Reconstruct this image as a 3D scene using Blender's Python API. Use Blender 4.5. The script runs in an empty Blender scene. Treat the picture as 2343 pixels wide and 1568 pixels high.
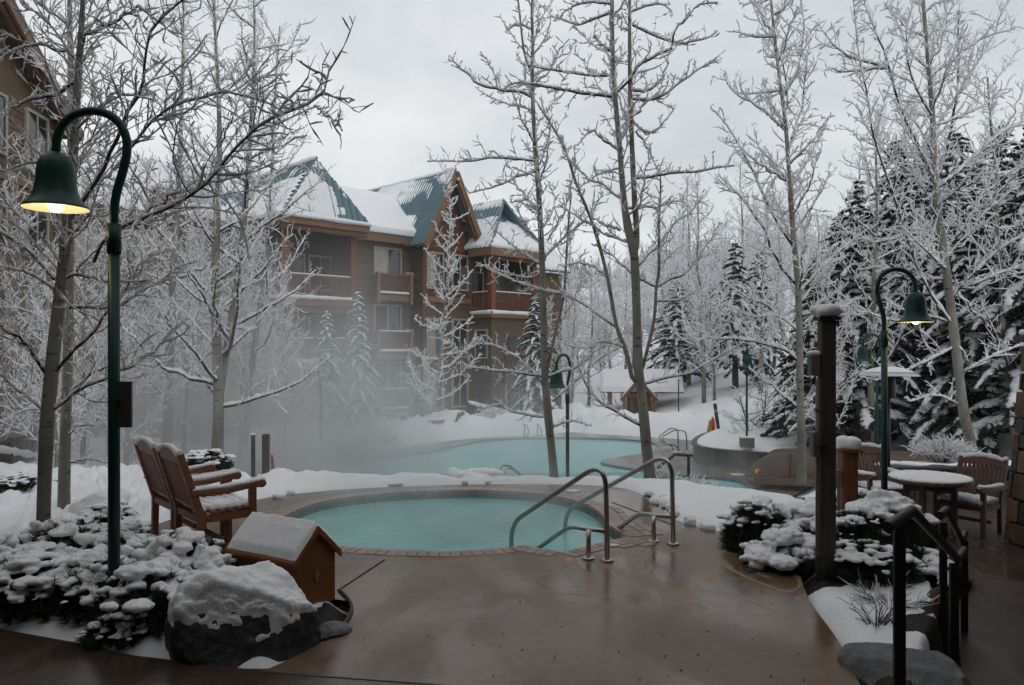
import bpy, bmesh, math, random
import numpy as np
from mathutils import Vector, Matrix, geometry
rad = math.radians
SC = bpy.context.scene
COL = SC.collection

# ------------------------------------------------------------------ camera
FPX, IW, IH, HOR = 1786.0, 2342.0, 1568.0, 800.0     # focal length, frame and horizon in the photograph's own units
CAMZ = 2.0
cd = bpy.data.cameras.new('camera'); cam = bpy.data.objects.new('camera', cd); COL.objects.link(cam)
cam.location = (0, 0, CAMZ); cam.rotation_euler = (rad(90), 0, 0)
cd.sensor_width = 36.0; cd.lens = 36.0 * FPX / IW
cd.shift_y = (HOR - IH / 2) / IW
cd.clip_start = 0.05; cd.clip_end = 4000
SC.camera = cam

# ------------------------------------------------------------------ overcast sky
wd = bpy.data.worlds.new('World'); SC.world = wd; wd.use_nodes = True
nt = wd.node_tree; N = nt.nodes; L = nt.links
for n in list(N): N.remove(n)
out = N.new('ShaderNodeOutputWorld'); bg = N.new('ShaderNodeBackground'); bg.inputs['Strength'].default_value = 0.1
sky = N.new('ShaderNodeTexSky'); sky.sky_type = 'NISHITA'; sky.sun_disc = False
SUN_EL, SUN_AZ = rad(48), rad(150)
sky.sun_elevation = SUN_EL; sky.sun_rotation = SUN_AZ; sky.dust_density = 3.0
tc = N.new('ShaderNodeTexCoord')
mp = N.new('ShaderNodeMapping'); mp.inputs['Scale'].default_value = (1.0, 1.0, 2.6); mp.inputs['Location'].default_value = (0.35, 0.2, 0.1)
nz = N.new('ShaderNodeTexNoise'); nz.inputs['Scale'].default_value = 2.1; nz.inputs['Detail'].default_value = 6; nz.inputs['Roughness'].default_value = 0.52
nz.inputs['Distortion'].default_value = 0.4
L.new(tc.outputs['Generated'], mp.inputs['Vector']); L.new(mp.outputs['Vector'], nz.inputs['Vector'])
cr = N.new('ShaderNodeValToRGB'); L.new(nz.outputs['Fac'], cr.inputs['Fac'])
cr.color_ramp.elements[0].position = 0.33; cr.color_ramp.elements[0].color = (0.63, 0.655, 0.675, 1)
cr.color_ramp.elements[1].position = 0.66; cr.color_ramp.elements[1].color = (1.0, 1.0, 0.995, 1)
sx = N.new('ShaderNodeSeparateXYZ'); L.new(tc.outputs['Generated'], sx.inputs[0])
el = N.new('ShaderNodeValToRGB'); L.new(sx.outputs['Z'], el.inputs['Fac'])
el.color_ramp.elements[0].position = 0.0; el.color_ramp.elements[0].color = (0.62, 0.63, 0.64, 1)
el.color_ramp.elements[1].position = 0.42; el.color_ramp.elements[1].color = (0.66, 0.675, 0.69, 1)
e2 = el.color_ramp.elements.new(0.14); e2.color = (0.80, 0.805, 0.805, 1)
m1 = N.new('ShaderNodeMixRGB'); m1.blend_type = 'MULTIPLY'; m1.inputs['Fac'].default_value = 1
L.new(cr.outputs['Color'], m1.inputs[1]); L.new(el.outputs['Color'], m1.inputs[2])
sc_ = N.new('ShaderNodeMixRGB'); sc_.blend_type = 'MULTIPLY'; sc_.inputs['Fac'].default_value = 1; sc_.inputs[2].default_value = (13.4, 13.4, 13.4, 1)
L.new(m1.outputs['Color'], sc_.inputs[1])
m2 = N.new('ShaderNodeMixRGB'); m2.inputs['Fac'].default_value = 0.93
L.new(sky.outputs['Color'], m2.inputs[1]); L.new(sc_.outputs['Color'], m2.inputs[2])
L.new(m2.outputs['Color'], bg.inputs['Color']); L.new(bg.outputs['Background'], out.inputs['Surface'])

sd = bpy.data.lights.new('sun', 'SUN'); sun = bpy.data.objects.new('sun', sd); COL.objects.link(sun)
sd.energy = 0.5; sd.angle = rad(40); sd.color = (1.0, 0.97, 0.93)
sun.rotation_euler = (rad(90) - SUN_EL, 0, rad(180) - SUN_AZ)

SC.view_settings.view_transform = 'Standard'; SC.view_settings.look = 'None'
SC.view_settings.exposure = 0.0; SC.view_settings.gamma = 1.0; SC.view_settings.use_curve_mapping = False
SC.render.engine = 'CYCLES'
cy = SC.cycles
cy.use_denoising = True; cy.max_bounces = 6; cy.diffuse_bounces = 3; cy.glossy_bounces = 3; cy.transmission_bounces = 3
cy.volume_bounces = 1; cy.transparent_max_bounces = 8; cy.volume_step_rate = 1.0; cy.volume_max_steps = 64
cy.sample_clamp_indirect = 4.0

# ------------------------------------------------------------------ picture helpers
def W(x, y, d):                       # a point of the photograph at distance d
    return Vector(((x - 1171.0) / FPX * d, d, CAMZ + (HOR - y) / FPX * d))
def G(x, y, z=0.0):                   # a point of the photograph on the level z
    d = FPX * (CAMZ - z) / (y - HOR)
    return ((x - 1171.0) / FPX * d, d)

# ------------------------------------------------------------------ noise
def _hash(i, j, k):
    h = (i.astype(np.int64) * 374761393 + j.astype(np.int64) * 668265263 + k.astype(np.int64) * 1274126177) & 0xffffffff
    h = ((h ^ (h >> 13)) * 1274126177) & 0xffffffff
    h = ((h ^ (h >> 16)) * 2246822519) & 0xffffffff
    return ((h ^ (h >> 13)) & 0xffff) / 65535.0
def vnoise(p):
    p = np.asarray(p, float); f = np.floor(p); t = p - f; t = t * t * (3 - 2 * t); i = f.astype(np.int64)
    r = 0
    for a in (0, 1):
        for b in (0, 1):
            for c in (0, 1):
                w = (t[..., 0] if a else 1 - t[..., 0]) * (t[..., 1] if b else 1 - t[..., 1]) * (t[..., 2] if c else 1 - t[..., 2])
                r = r + w * _hash(i[..., 0] + a, i[..., 1] + b, i[..., 2] + c)
    return r
def fbm(p, o=4, g=0.5):
    p = np.asarray(p, float); s = 0; a = 1; n = 0
    for k in range(o):
        s = s + a * vnoise(p * 2 ** k + 17.3 * k); n += a; a *= g
    return s / n - 0.5
def sstep(a, b, x):
    t = np.clip((x - a) / (b - a), 0, 1); return t * t * (3 - 2 * t)
def nrm(v):
    return v / np.maximum(np.linalg.norm(v, axis=-1, keepdims=True), 1e-9)

# ------------------------------------------------------------------ object helpers
def fast_mesh(name, V, F, smooth=True):
    V = np.asarray(V, np.float32); F = np.asarray(F, np.int32)
    me = bpy.data.meshes.new(name); m, k = F.shape
    me.vertices.add(len(V)); me.vertices.foreach_set('co', V.ravel())
    me.loops.add(m * k); me.loops.foreach_set('vertex_index', F.ravel())
    me.polygons.add(m); me.polygons.foreach_set('loop_start', np.arange(0, m * k, k, dtype=np.int32))
    if smooth: me.polygons.foreach_set('use_smooth', np.ones(m, bool))
    me.update(calc_edges=True); return me
def link(name, me, mat=None, parent=None, kind=None):
    o = bpy.data.objects.new(name, me); COL.objects.link(o)
    if mat is not None and me is not None and len(me.materials) == 0: me.materials.append(mat)
    if parent is not None: o.parent = parent
    if kind: o['kind'] = kind
    return o
def thing(name, label, cat, loc=(0, 0, 0), rz=0.0, group=None):
    o = bpy.data.objects.new(name, None); COL.objects.link(o)
    o.location = loc; o.rotation_euler = (0, 0, rz); o.empty_display_size = 0.2
    return tag(o, label, cat, group)
def tag(o, label, cat, group=None):
    o['label'] = label; o['category'] = cat
    if group: o['group'] = group
    return o
def copy_thing(r, loc=None, rz=None, label=None):
    c = r.copy(); COL.objects.link(c)
    if loc is not None: c.location = loc
    if rz is not None: c.rotation_euler = (0, 0, rz)
    if label: c['label'] = label
    for ch in r.children:
        d = ch.copy(); COL.objects.link(d); d.parent = c
        for g in ch.children:
            e = g.copy(); COL.objects.link(e); e.parent = d
    return c

class MB:
    def __init__(s): s.v = []; s.f = []
    def add(s, vs, fs):
        b = len(s.v); s.v += [tuple(v) for v in vs]; s.f += [tuple(i + b for i in f) for f in fs]; return s
    def box(s, c, sz, rz=0.0, M=None):
        hx, hy, hz = sz[0] / 2, sz[1] / 2, sz[2] / 2
        vs = [Vector((x, y, z)) for z in (-hz, hz) for y in (-hy, hy) for x in (-hx, hx)]
        m = M if M is not None else Matrix.Rotation(rz, 4, 'Z')
        vs = [m @ v + Vector(c) for v in vs]
        return s.add(vs, [(0, 2, 3, 1), (4, 5, 7, 6), (0, 1, 5, 4), (2, 6, 7, 3), (0, 4, 6, 2), (1, 3, 7, 5)])
    def mm(s, a, b):
        return s.box([(a[i] + b[i]) / 2 for i in range(3)], [abs(b[i] - a[i]) for i in range(3)])
    def bar(s, a, b, w, t, up=(0, 0, 1)):           # a square bar from a to b
        a = Vector(a); b = Vector(b); d = b - a; ln = d.length; d.normalize()
        u = Vector(up)
        if abs(d.dot(u)) > 0.98: u = Vector((1, 0, 0))
        x = d.cross(u).normalized(); y = x.cross(d).normalized()
        M = Matrix((x, y, d)).transposed().to_4x4()
        return s.box((a + b) / 2, (w, t, ln), M=M)
    def tube(s, pts, r, k=10, cap=True):
        pts = [Vector(p) for p in pts]; n = len(pts); rr = r if hasattr(r, '__len__') else [r] * n
        ref = None; b = len(s.v)
        for i, p in enumerate(pts):
            t = (pts[min(i + 1, n - 1)] - pts[max(i - 1, 0)]).normalized()
            if ref is None:
                ref = Vector((0, 0, 1)) if abs(t.z) < 0.9 else Vector((1, 0, 0))
            x = (ref - t * ref.dot(t)).normalized(); ref = x; y = t.cross(x)
            for j in range(k):
                a = 2 * math.pi * j / k; s.v.append(tuple(p + (x * math.cos(a) + y * math.sin(a)) * rr[i]))
        for i in range(n - 1):
            for j in range(k):
                j2 = (j + 1) % k
                s.f.append((b + i * k + j, b + i * k + j2, b + (i + 1) * k + j2, b + (i + 1) * k + j))
        if cap:
            s.f.append(tuple(b + j for j in reversed(range(k)))); s.f.append(tuple(b + (n - 1) * k + j for j in range(k)))
        return s
    def lathe(s, prof, c=(0, 0, 0), k=24, cap=False):
        b = len(s.v)
        for r, z in prof:
            for j in range(k):
                a = 2 * math.pi * j / k; s.v.append((c[0] + r * math.cos(a), c[1] + r * math.sin(a), c[2] + z))
        for i in range(len(prof) - 1):
            for j in range(k):
                j2 = (j + 1) % k
                s.f.append((b + i * k + j, b + i * k + j2, b + (i + 1) * k + j2, b + (i + 1) * k + j))
        if cap:
            s.f.append(tuple(b + j for j in reversed(range(k)))); s.f.append(tuple(b + (len(prof) - 1) * k + j for j in range(k)))
        return s
    def prism(s, poly, z0, z1):
        n = len(poly); vs = [(p[0], p[1], z0) for p in poly] + [(p[0], p[1], z1) for p in poly]
        fs = [(i, (i + 1) % n, n + (i + 1) % n, n + i) for i in range(n)] + [tuple(reversed(range(n))), tuple(range(n, 2 * n))]
        return s.add(vs, fs)
    def hull(s, bot, top):                          # two matching outlines joined
        n = len(bot); fs = [(i, (i + 1) % n, n + (i + 1) % n, n + i) for i in range(n)] + [tuple(reversed(range(n))), tuple(range(n, 2 * n))]
        return s.add(list(bot) + list(top), fs)
    def mesh(s, name, smooth=False, bevel=0.0, seg=2):
        me = bpy.data.meshes.new(name); me.from_pydata(s.v, [], s.f)
        if bevel:
            bm = bmesh.new(); bm.from_mesh(me)
            bmesh.ops.recalc_face_normals(bm, faces=bm.faces)
            es = [e for e in bm.edges if len(e.link_faces) == 2 and e.calc_face_angle(0) > 0.6]
            bmesh.ops.bevel(bm, geom=es, offset=bevel, segments=seg, affect='EDGES', profile=0.5, clamp_overlap=True)
            bm.to_mesh(me); bm.free()
        if smooth: me.polygons.foreach_set('use_smooth', [True] * len(me.polygons))
        me.update(); return me
    def obj(s, name, mat, parent=None, smooth=False, bevel=0.0, kind=None):
        return link(name, s.mesh(name, smooth, bevel), mat, parent, kind)

def tubes_np(P, R, k=4, flat=1.0):
    """many tubes of the same number of points at once: P (B,n,3), R (B,n)"""
    P = np.asarray(P, float); R = np.asarray(R, float); B, n, _ = P.shape
    T = np.empty_like(P); T[:, 1:-1] = P[:, 2:] - P[:, :-2]; T[:, 0] = P[:, 1] - P[:, 0]; T[:, -1] = P[:, -1] - P[:, -2]; T = nrm(T)
    md = nrm(T.mean(1)); ref = np.zeros((B, 3)); ref[:, 2] = 1
    st = np.abs(md[:, 2]) > 0.8; ref[st] = (0.9, 0.436, 0)
    x = nrm(np.cross(T, ref[:, None, :])); y = np.cross(x, T)
    a = np.arange(k) * 2 * math.pi / k + math.pi / k
    V = P[:, :, None, :] + R[:, :, None, None] * (x[:, :, None, :] * np.cos(a)[:, None] + y[:, :, None, :] * np.sin(a)[:, None] * flat)
    idx = np.arange(B * n * k).reshape(B, n, k); nx = np.roll(idx, -1, 2)
    F = np.stack([idx[:, :-1], nx[:, :-1], nx[:, 1:], idx[:, 1:]], -1).reshape(-1, 4)
    return V.reshape(-1, 3), F
def join_np(parts):
    vs = []; fs = []; b = 0
    for V, F in parts:
        if len(V) == 0: continue
        vs.append(V); fs.append(F + b); b += len(V)
    return np.concatenate(vs), np.concatenate(fs)

_ico = {}
def ico(sub):
    if sub not in _ico:
        bm = bmesh.new(); bmesh.ops.create_icosphere(bm, subdivisions=sub, radius=1)
        V = np.array([v.co[:] for v in bm.verts]); F = np.array([[v.index for v in f.verts] for f in bm.faces]); bm.free()
        _ico[sub] = (V, F)
    return _ico[sub]
def blobs(name, items, voxel=0.02, noise=0.012, nscale=9.0, smooth_it=3, mat=None, parent=None, kind=None):
    """lumps of snow (centre, radii) melted into one organic skin"""
    V0, F0 = ico(2); parts = []
    for c, r in items:
        parts.append((V0 * np.array(r) + np.array(c), F0))
    V, F = join_np(parts)
    me = fast_mesh(name, V, F); ob = bpy.data.objects.new('tmp', me); COL.objects.link(ob)
    md = ob.modifiers.new('r', 'REMESH'); md.mode = 'VOXEL'; md.voxel_size = voxel; md.use_smooth_shade = True
    sm = ob.modifiers.new('s', 'SMOOTH'); sm.iterations = smooth_it; sm.factor = 0.5
    dg = bpy.context.evaluated_depsgraph_get(); ev = ob.evaluated_get(dg)
    m2 = bpy.data.meshes.new_from_object(ev); m2.name = name
    n = len(m2.vertices); co = np.empty(n * 3, np.float32); m2.vertices.foreach_get('co', co); co = co.reshape(-1, 3)
    no = np.empty(n * 3, np.float32); m2.vertices.foreach_get('normal', no); no = no.reshape(-1, 3)
    co = co + no * (fbm(co * nscale, 3)[:, None] * 2 * noise)
    m2.vertices.foreach_set('co', co.astype(np.float32).ravel()); m2.update()
    m2.polygons.foreach_set('use_smooth', np.ones(len(m2.polygons), bool))
    bpy.data.objects.remove(ob); bpy.data.meshes.remove(me)
    return link(name, m2, mat, parent, kind)

def pip(poly, x, y):                  # signed distance to a polygon, positive inside
    poly = np.asarray(poly, float); x = np.asarray(x, float); y = np.asarray(y, float)
    a = poly; b = np.roll(poly, -1, 0); d2 = np.full(x.shape, 1e18); ins = np.zeros(x.shape, bool)
    for (ax, ay), (bx, by) in zip(a, b):
        ex, ey = bx - ax, by - ay; l = ex * ex + ey * ey + 1e-12
        t = np.clip(((x - ax) * ex + (y - ay) * ey) / l, 0, 1)
        d2 = np.minimum(d2, (x - ax - t * ex) ** 2 + (y - ay - t * ey) ** 2)
        c = ((ay > y) != (by > y))
        with np.errstate(divide='ignore', invalid='ignore'):
            xi = ax + (y - ay) * ex / (ey if ey != 0 else 1e-12)
        ins ^= c & (x < xi)
    d = np.sqrt(d2); return np.where(ins, d, -d)
def smooth_poly(pts, it=2, closed=True):
    P = np.asarray(pts, float)
    for _ in range(it):
        if closed:
            Q = np.roll(P, -1, 0); P = np.stack([0.75 * P + 0.25 * Q, 0.25 * P + 0.75 * Q], 1).reshape(-1, P.shape[1])
        else:
            A, Q = P[:-1], P[1:]; M = np.stack([0.75 * A + 0.25 * Q, 0.25 * A + 0.75 * Q], 1).reshape(-1, P.shape[1])
            P = np.concatenate([P[:1], M, P[-1:]])
    return P
def resample(P, n):
    P = np.asarray(P, float); s = np.concatenate([[0], np.cumsum(np.linalg.norm(np.diff(P, axis=0), axis=1))])
    t = np.linspace(0, s[-1], n); return np.stack([np.interp(t, s, P[:, i]) for i in range(P.shape[1])], 1)
def sheet(name, loops, z, mat, kind='structure'):
    ls = [[Vector((p[0], p[1], 0)) for p in l] for l in loops]
    tri = geometry.tessellate_polygon(ls); vs = [(p[0], p[1], z) for l in loops for p in l]
    fs = []
    for a, b, c in tri:
        A, B, Cc = vs[a], vs[b], vs[c]
        s = (B[0] - A[0]) * (Cc[1] - A[1]) - (B[1] - A[1]) * (Cc[0] - A[0])
        fs.append((a, b, c) if s > 0 else (a, c, b))
    me = bpy.data.meshes.new(name); me.from_pydata(vs, [], fs); me.update()
    return link(name, me, mat, None, kind)

# ------------------------------------------------------------------ materials
def lin(r, g, b):
    f = lambda c: (c / 255 / 12.92) if c / 255 <= 0.04045 else ((c / 255 + 0.055) / 1.055) ** 2.4
    return (f(r), f(g), f(b))
def mat(name, base, rough=0.6, var=0.18, vs=6.0, bump=0.0, bs=30.0, metal=0.0, spec=0.4, stretch=(1, 1, 1), second=None, coat=0.0, ao=None, coord='Object'):
    m = bpy.data.materials.new(name); m.use_nodes = True; t = m.node_tree; n = t.nodes; l = t.links
    p = n['Principled BSDF']; p.inputs['Roughness'].default_value = rough; p.inputs['Metallic'].default_value = metal
    p.inputs['Specular IOR Level'].default_value = spec
    if coat: p.inputs['Coat Weight'].default_value = coat; p.inputs['Coat Roughness'].default_value = 0.15
    c = n.new('ShaderNodeTexCoord'); mp = n.new('ShaderNodeMapping'); mp.inputs['Scale'].default_value = stretch
    l.new(c.outputs[coord], mp.inputs['Vector'])
    nz = n.new('ShaderNodeTexNoise'); nz.inputs['Scale'].default_value = vs; nz.inputs['Detail'].default_value = 6; nz.inputs['Roughness'].default_value = 0.6
    l.new(mp.outputs['Vector'], nz.inputs['Vector'])
    r = n.new('ShaderNodeValToRGB'); r.color_ramp.elements[0].position = 0.3; r.color_ramp.elements[1].position = 0.7
    a = second if second else tuple(x * (1 - var) for x in base)
    b = base if second else tuple(min(1, x * (1 + var)) for x in base)
    r.color_ramp.elements[0].color = (*a, 1); r.color_ramp.elements[1].color = (*b, 1)
    oi = n.new('ShaderNodeObjectInfo'); mr = n.new('ShaderNodeMapRange'); mr.inputs['To Min'].default_value = 1 - var * 0.8; mr.inputs['To Max'].default_value = 1 + var * 0.8
    l.new(oi.outputs['Random'], mr.inputs['Value'])
    mx = n.new('ShaderNodeMixRGB'); mx.blend_type = 'MULTIPLY'; mx.inputs['Fac'].default_value = 1
    l.new(nz.outputs['Fac'], r.inputs['Fac']); l.new(r.outputs['Color'], mx.inputs[1]); l.new(mr.outputs['Result'], mx.inputs[2])
    l.new(mx.outputs['Color'], p.inputs['Base Color'])
    if bump:
        nb = n.new('ShaderNodeTexNoise'); nb.inputs['Scale'].default_value = bs; nb.inputs['Detail'].default_value = 5
        l.new(mp.outputs['Vector'], nb.inputs['Vector'])
        bp = n.new('ShaderNodeBump'); bp.inputs['Strength'].default_value = bump; bp.inputs['Distance'].default_value = 0.02
        l.new(nb.outputs['Fac'], bp.inputs['Height']); l.new(bp.outputs['Normal'], p.inputs['Normal'])
    return m

M = {}
M['snow'] = mat('snow', (0.80, 0.81, 0.825), 0.75, 0.03, 3, 0.35, 45, spec=0.2)
M['snow_trod'] = mat('snow_trodden', (0.76, 0.77, 0.785), 0.75, 0.05, 2, 0.6, 9, spec=0.2)
M['teak'] = mat('teak_wood', (0.20, 0.075, 0.036), 0.5, 0.3, 7, 0.25, 40, stretch=(1, 1, 8), spec=0.45)
M['teak_dark'] = mat('dark_teak_wood', (0.105, 0.042, 0.022), 0.5, 0.3, 7, 0.25, 40, stretch=(1, 1, 8), spec=0.45)
M['boxwood'] = mat('stained_box_wood', (0.215, 0.074, 0.020), 0.5, 0.14, 5, 0.12, 60, spec=0.4)
M['green'] = mat('dark_green_paint', (0.004, 0.042, 0.030), 0.42, 0.2, 12, 0.08, 60, spec=0.28)
M['steel'] = mat('brushed_steel', (0.42, 0.40, 0.375), 0.30, 0.12, 14, 0.1, 90, metal=1.0)
M['blackmetal'] = mat('black_iron', (0.012, 0.011, 0.011), 0.42, 0.3, 20, 0.25, 70, spec=0.5)
M['post'] = mat('weathered_post_wood', (0.055, 0.038, 0.027), 0.6, 0.3, 5, 0.35, 30, stretch=(4, 4, .4))
M['redpost'] = mat('red_cedar_post_wood', (0.16, 0.052, 0.02), 0.55, 0.3, 5, 0.35, 30, stretch=(4, 4, .4))
M['grey'] = mat('grey_plastic', (0.13, 0.125, 0.12), 0.5, 0.1, 8)
M['signback'] = mat('dark_sign_board', (0.06, 0.052, 0.05), 0.55, 0.12, 5)
M['concrete'] = mat('concrete', (0.16, 0.145, 0.125), 0.7, 0.25, 6, 0.3, 40)
M['rock'] = mat('dark_granite', (0.080, 0.083, 0.088), 0.6, 0.7, 14, 1.0, 16)
M['rockgrey'] = mat('grey_granite', (0.10, 0.10, 0.10), 0.65, 0.4, 7, 0.7, 26)
M['soil'] = mat('wet_soil', (0.022, 0.017, 0.013), 0.8, 0.4, 10, 0.8, 40)
M['needle'] = mat('pine_needles', (0.022, 0.038, 0.016), 0.6, 0.45, 5, spec=0.3)
M['needle2'] = mat('spruce_needles', (0.032, 0.048, 0.036), 0.6, 0.4, 3, spec=0.3)
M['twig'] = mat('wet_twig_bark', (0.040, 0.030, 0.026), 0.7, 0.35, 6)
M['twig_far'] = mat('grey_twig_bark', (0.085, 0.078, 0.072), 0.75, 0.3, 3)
M['siding'] = mat('brown_siding', (0.118, 0.076, 0.044), 0.7, 0.22, 3, 0.2, 30, stretch=(.6, .6, 5))
M['shingle'] = mat('red_brown_shingle', (0.13, 0.052, 0.028), 0.7, 0.3, 4, 0.2, 25)
M['trim'] = mat('cedar_trim', (0.205, 0.116, 0.068), 0.6, 0.18, 3, 0.15, 25)
M['trimdark'] = mat('dark_cedar_trim', (0.135, 0.056, 0.032), 0.6, 0.2, 3, 0.15, 25)
M['soffit'] = mat('soffit_wood', (0.11, 0.07, 0.045), 0.7, 0.15, 3)
M['roof'] = mat('blue_metal_roof', (0.105, 0.172, 0.205), 0.5, 0.14, 1.2, spec=0.5)
M['frame'] = mat('cream_window_frame', (0.36, 0.32, 0.25), 0.5, 0.08, 4)
M['glass'] = mat('dark_window_glass', (0.022, 0.024, 0.024), 0.06, 0.3, 0.8, spec=0.8)
M['curtain'] = mat('curtained_window_glass', (0.30, 0.29, 0.25), 0.12, 0.25, 1.5, spec=0.7)
M['interior'] = mat('dark_interior', (0.03, 0.025, 0.02), 0.8, 0.2, 2)
M['brick'] = mat('pink_coping_brick', (0.27, 0.165, 0.128), 0.32, 0.28, 14, 0.3, 60, spec=0.5)
M['tile'] = mat('pool_tile', (0.045, 0.075, 0.08), 0.2, 0.35, 9, spec=0.6)
M['grout'] = mat('pool_basin', (0.14, 0.15, 0.145), 0.6, 0.1, 9)
M['slide'] = mat('tan_slide_shell', (0.125, 0.088, 0.066), 0.38, 0.14, 2.5, 0.1, 12)
M['white'] = mat('white_plastic', (0.62, 0.62, 0.60), 0.4, 0.05, 6)
M['red'] = mat('red_plastic', (0.55, 0.04, 0.02), 0.45, 0.1, 6)
M['yellow'] = mat('yellow_plastic', (0.52, 0.38, 0.03), 0.45, 0.1, 6)
M['leaf'] = mat('dry_brown_leaves', (0.11, 0.055, 0.028), 0.7, 0.4, 5)
M['mullion'] = mat('pale_siding', (0.42, 0.41, 0.38), 0.6, 0.06, 4)
M['alu'] = mat('pale_aluminium', (0.55, 0.55, 0.55), 0.35, 0.06, 5, metal=0.6)

def bark(name, light, dark, marks=(0.045, 0.040, 0.034)):
    m = bpy.data.materials.new(name); m.use_nodes = True; t = m.node_tree; n = t.nodes; l = t.links; p = n['Principled BSDF']
    p.inputs['Roughness'].default_value = 0.75; p.inputs['Specular IOR Level'].default_value = 0.25
    c = n.new('ShaderNodeTexCoord')
    def noise(scale, st, det=4):
        mp = n.new('ShaderNodeMapping'); mp.inputs['Scale'].default_value = st; l.new(c.outputs['Object'], mp.inputs['Vector'])
        z = n.new('ShaderNodeTexNoise'); z.inputs['Scale'].default_value = scale; z.inputs['Detail'].default_value = det; l.new(mp.outputs['Vector'], z.inputs['Vector']); return z
    def ramp(src, p0, c0, p1, c1):
        r = n.new('ShaderNodeValToRGB'); r.color_ramp.elements[0].position = p0; r.color_ramp.elements[0].color = (*c0, 1)
        r.color_ramp.elements[1].position = p1; r.color_ramp.elements[1].color = (*c1, 1); l.new(src, r.inputs['Fac']); return r
    base = ramp(noise(3.0, (1, 1, .5)).outputs['Fac'], 0.35, dark, 0.62, light)
    mk = ramp(noise(6.0, (1.0, 1.0, 3.2), 4).outputs['Fac'], 0.60, (0, 0, 0), 0.68, (.8, .8, .8))
    mx = n.new('ShaderNodeMixRGB'); mx.inputs[2].default_value = (*marks, 1)
    l.new(mk.outputs['Color'], mx.inputs['Fac']); l.new(base.outputs['Color'], mx.inputs[1])
    # rough dark old bark low on the trunk
    s = n.new('ShaderNodeSeparateXYZ'); l.new(c.outputs['Object'], s.inputs[0])
    mr = n.new('ShaderNodeMapRange'); mr.inputs['From Min'].default_value = 0.2; mr.inputs['From Max'].default_value = 1.6
    mr.inputs['To Min'].default_value = 0.75; mr.inputs['To Max'].default_value = 0.0; l.new(s.outputs['Z'], mr.inputs['Value'])
    nb = noise(9.0, (1, 1, .35)); ml = n.new('ShaderNodeMath'); ml.operation = 'MULTIPLY'; l.new(nb.outputs['Fac'], ml.inputs[0]); l.new(mr.outputs['Result'], ml.inputs[1])
    m3 = n.new('ShaderNodeMixRGB'); m3.inputs[2].default_value = (0.028, 0.025, 0.021, 1); l.new(ml.outputs[0], m3.inputs['Fac']); l.new(mx.outputs['Color'], m3.inputs[1])
    l.new(m3.outputs['Color'], p.inputs['Base Color'])
    bp = n.new('ShaderNodeBump'); bp.inputs['Strength'].default_value = 0.5; bp.inputs['Distance'].default_value = 0.02
    l.new(nb.outputs['Fac'], bp.inputs['Height']); l.new(bp.outputs['Normal'], p.inputs['Normal'])
    return m
M['bark'] = bark('aspen_bark', (0.27, 0.26, 0.225), (0.165, 0.155, 0.13))
M['bark_dark'] = bark('dark_bark', (0.075, 0.062, 0.052), (0.04, 0.034, 0.028))

def water_mat(name, col, foam=0.0, wave=0.12, ws=5.0, rough=0.1):
    m = bpy.data.materials.new(name); m.use_nodes = True; t = m.node_tree; n = t.nodes; l = t.links; p = n['Principled BSDF']
    p.inputs['Roughness'].default_value = rough; p.inputs['IOR'].default_value = 1.33
    c = n.new('ShaderNodeTexCoord')
    z = n.new('ShaderNodeTexNoise'); z.inputs['Scale'].default_value = 0.9; z.inputs['Detail'].default_value = 4; l.new(c.outputs['Object'], z.inputs['Vector'])
    r = n.new('ShaderNodeValToRGB'); r.color_ramp.elements[0].position = .3; r.color_ramp.elements[1].position = .7
    r.color_ramp.elements[0].color = (*[x * 0.86 for x in col], 1); r.color_ramp.elements[1].color = (*[x * 1.1 for x in col], 1); l.new(z.outputs['Fac'], r.inputs['Fac'])
    src = r.outputs['Color']
    zb = n.new('ShaderNodeTexNoise'); zb.inputs['Scale'].default_value = ws; zb.inputs['Detail'].default_value = 6; zb.inputs['Distortion'].default_value = 1.2; l.new(c.outputs['Object'], zb.inputs['Vector'])
    if foam:
        rf = n.new('ShaderNodeValToRGB'); rf.color_ramp.elements[0].position = .60; rf.color_ramp.elements[1].position = .74; l.new(zb.outputs['Fac'], rf.inputs['Fac'])
        mu = n.new('ShaderNodeMath'); mu.operation = 'MULTIPLY'; mu.inputs[1].default_value = foam; l.new(rf.outputs['Color'], mu.inputs[0])
        mx = n.new('ShaderNodeMixRGB'); mx.inputs[2].default_value = (.5, .62, .6, 1); l.new(mu.outputs[0], mx.inputs['Fac']); l.new(src, mx.inputs[1]); src = mx.outputs['Color']
    l.new(src, p.inputs['Base Color'])
    bp = n.new('ShaderNodeBump'); bp.inputs['Strength'].default_value = wave; bp.inputs['Distance'].default_value = 0.05
    l.new(zb.outputs['Fac'], bp.inputs['Height']); l.new(bp.outputs['Normal'], p.inputs['Normal'])
    return m
M['tubwater'] = water_mat('milky_tub_water', (0.215, 0.475, 0.455), 0.55, 0.25, 7.0, .16)
M['poolwater'] = water_mat('milky_pool_water', (0.225, 0.53, 0.53), 0.0, 0.06, 3.0, .28)

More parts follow.
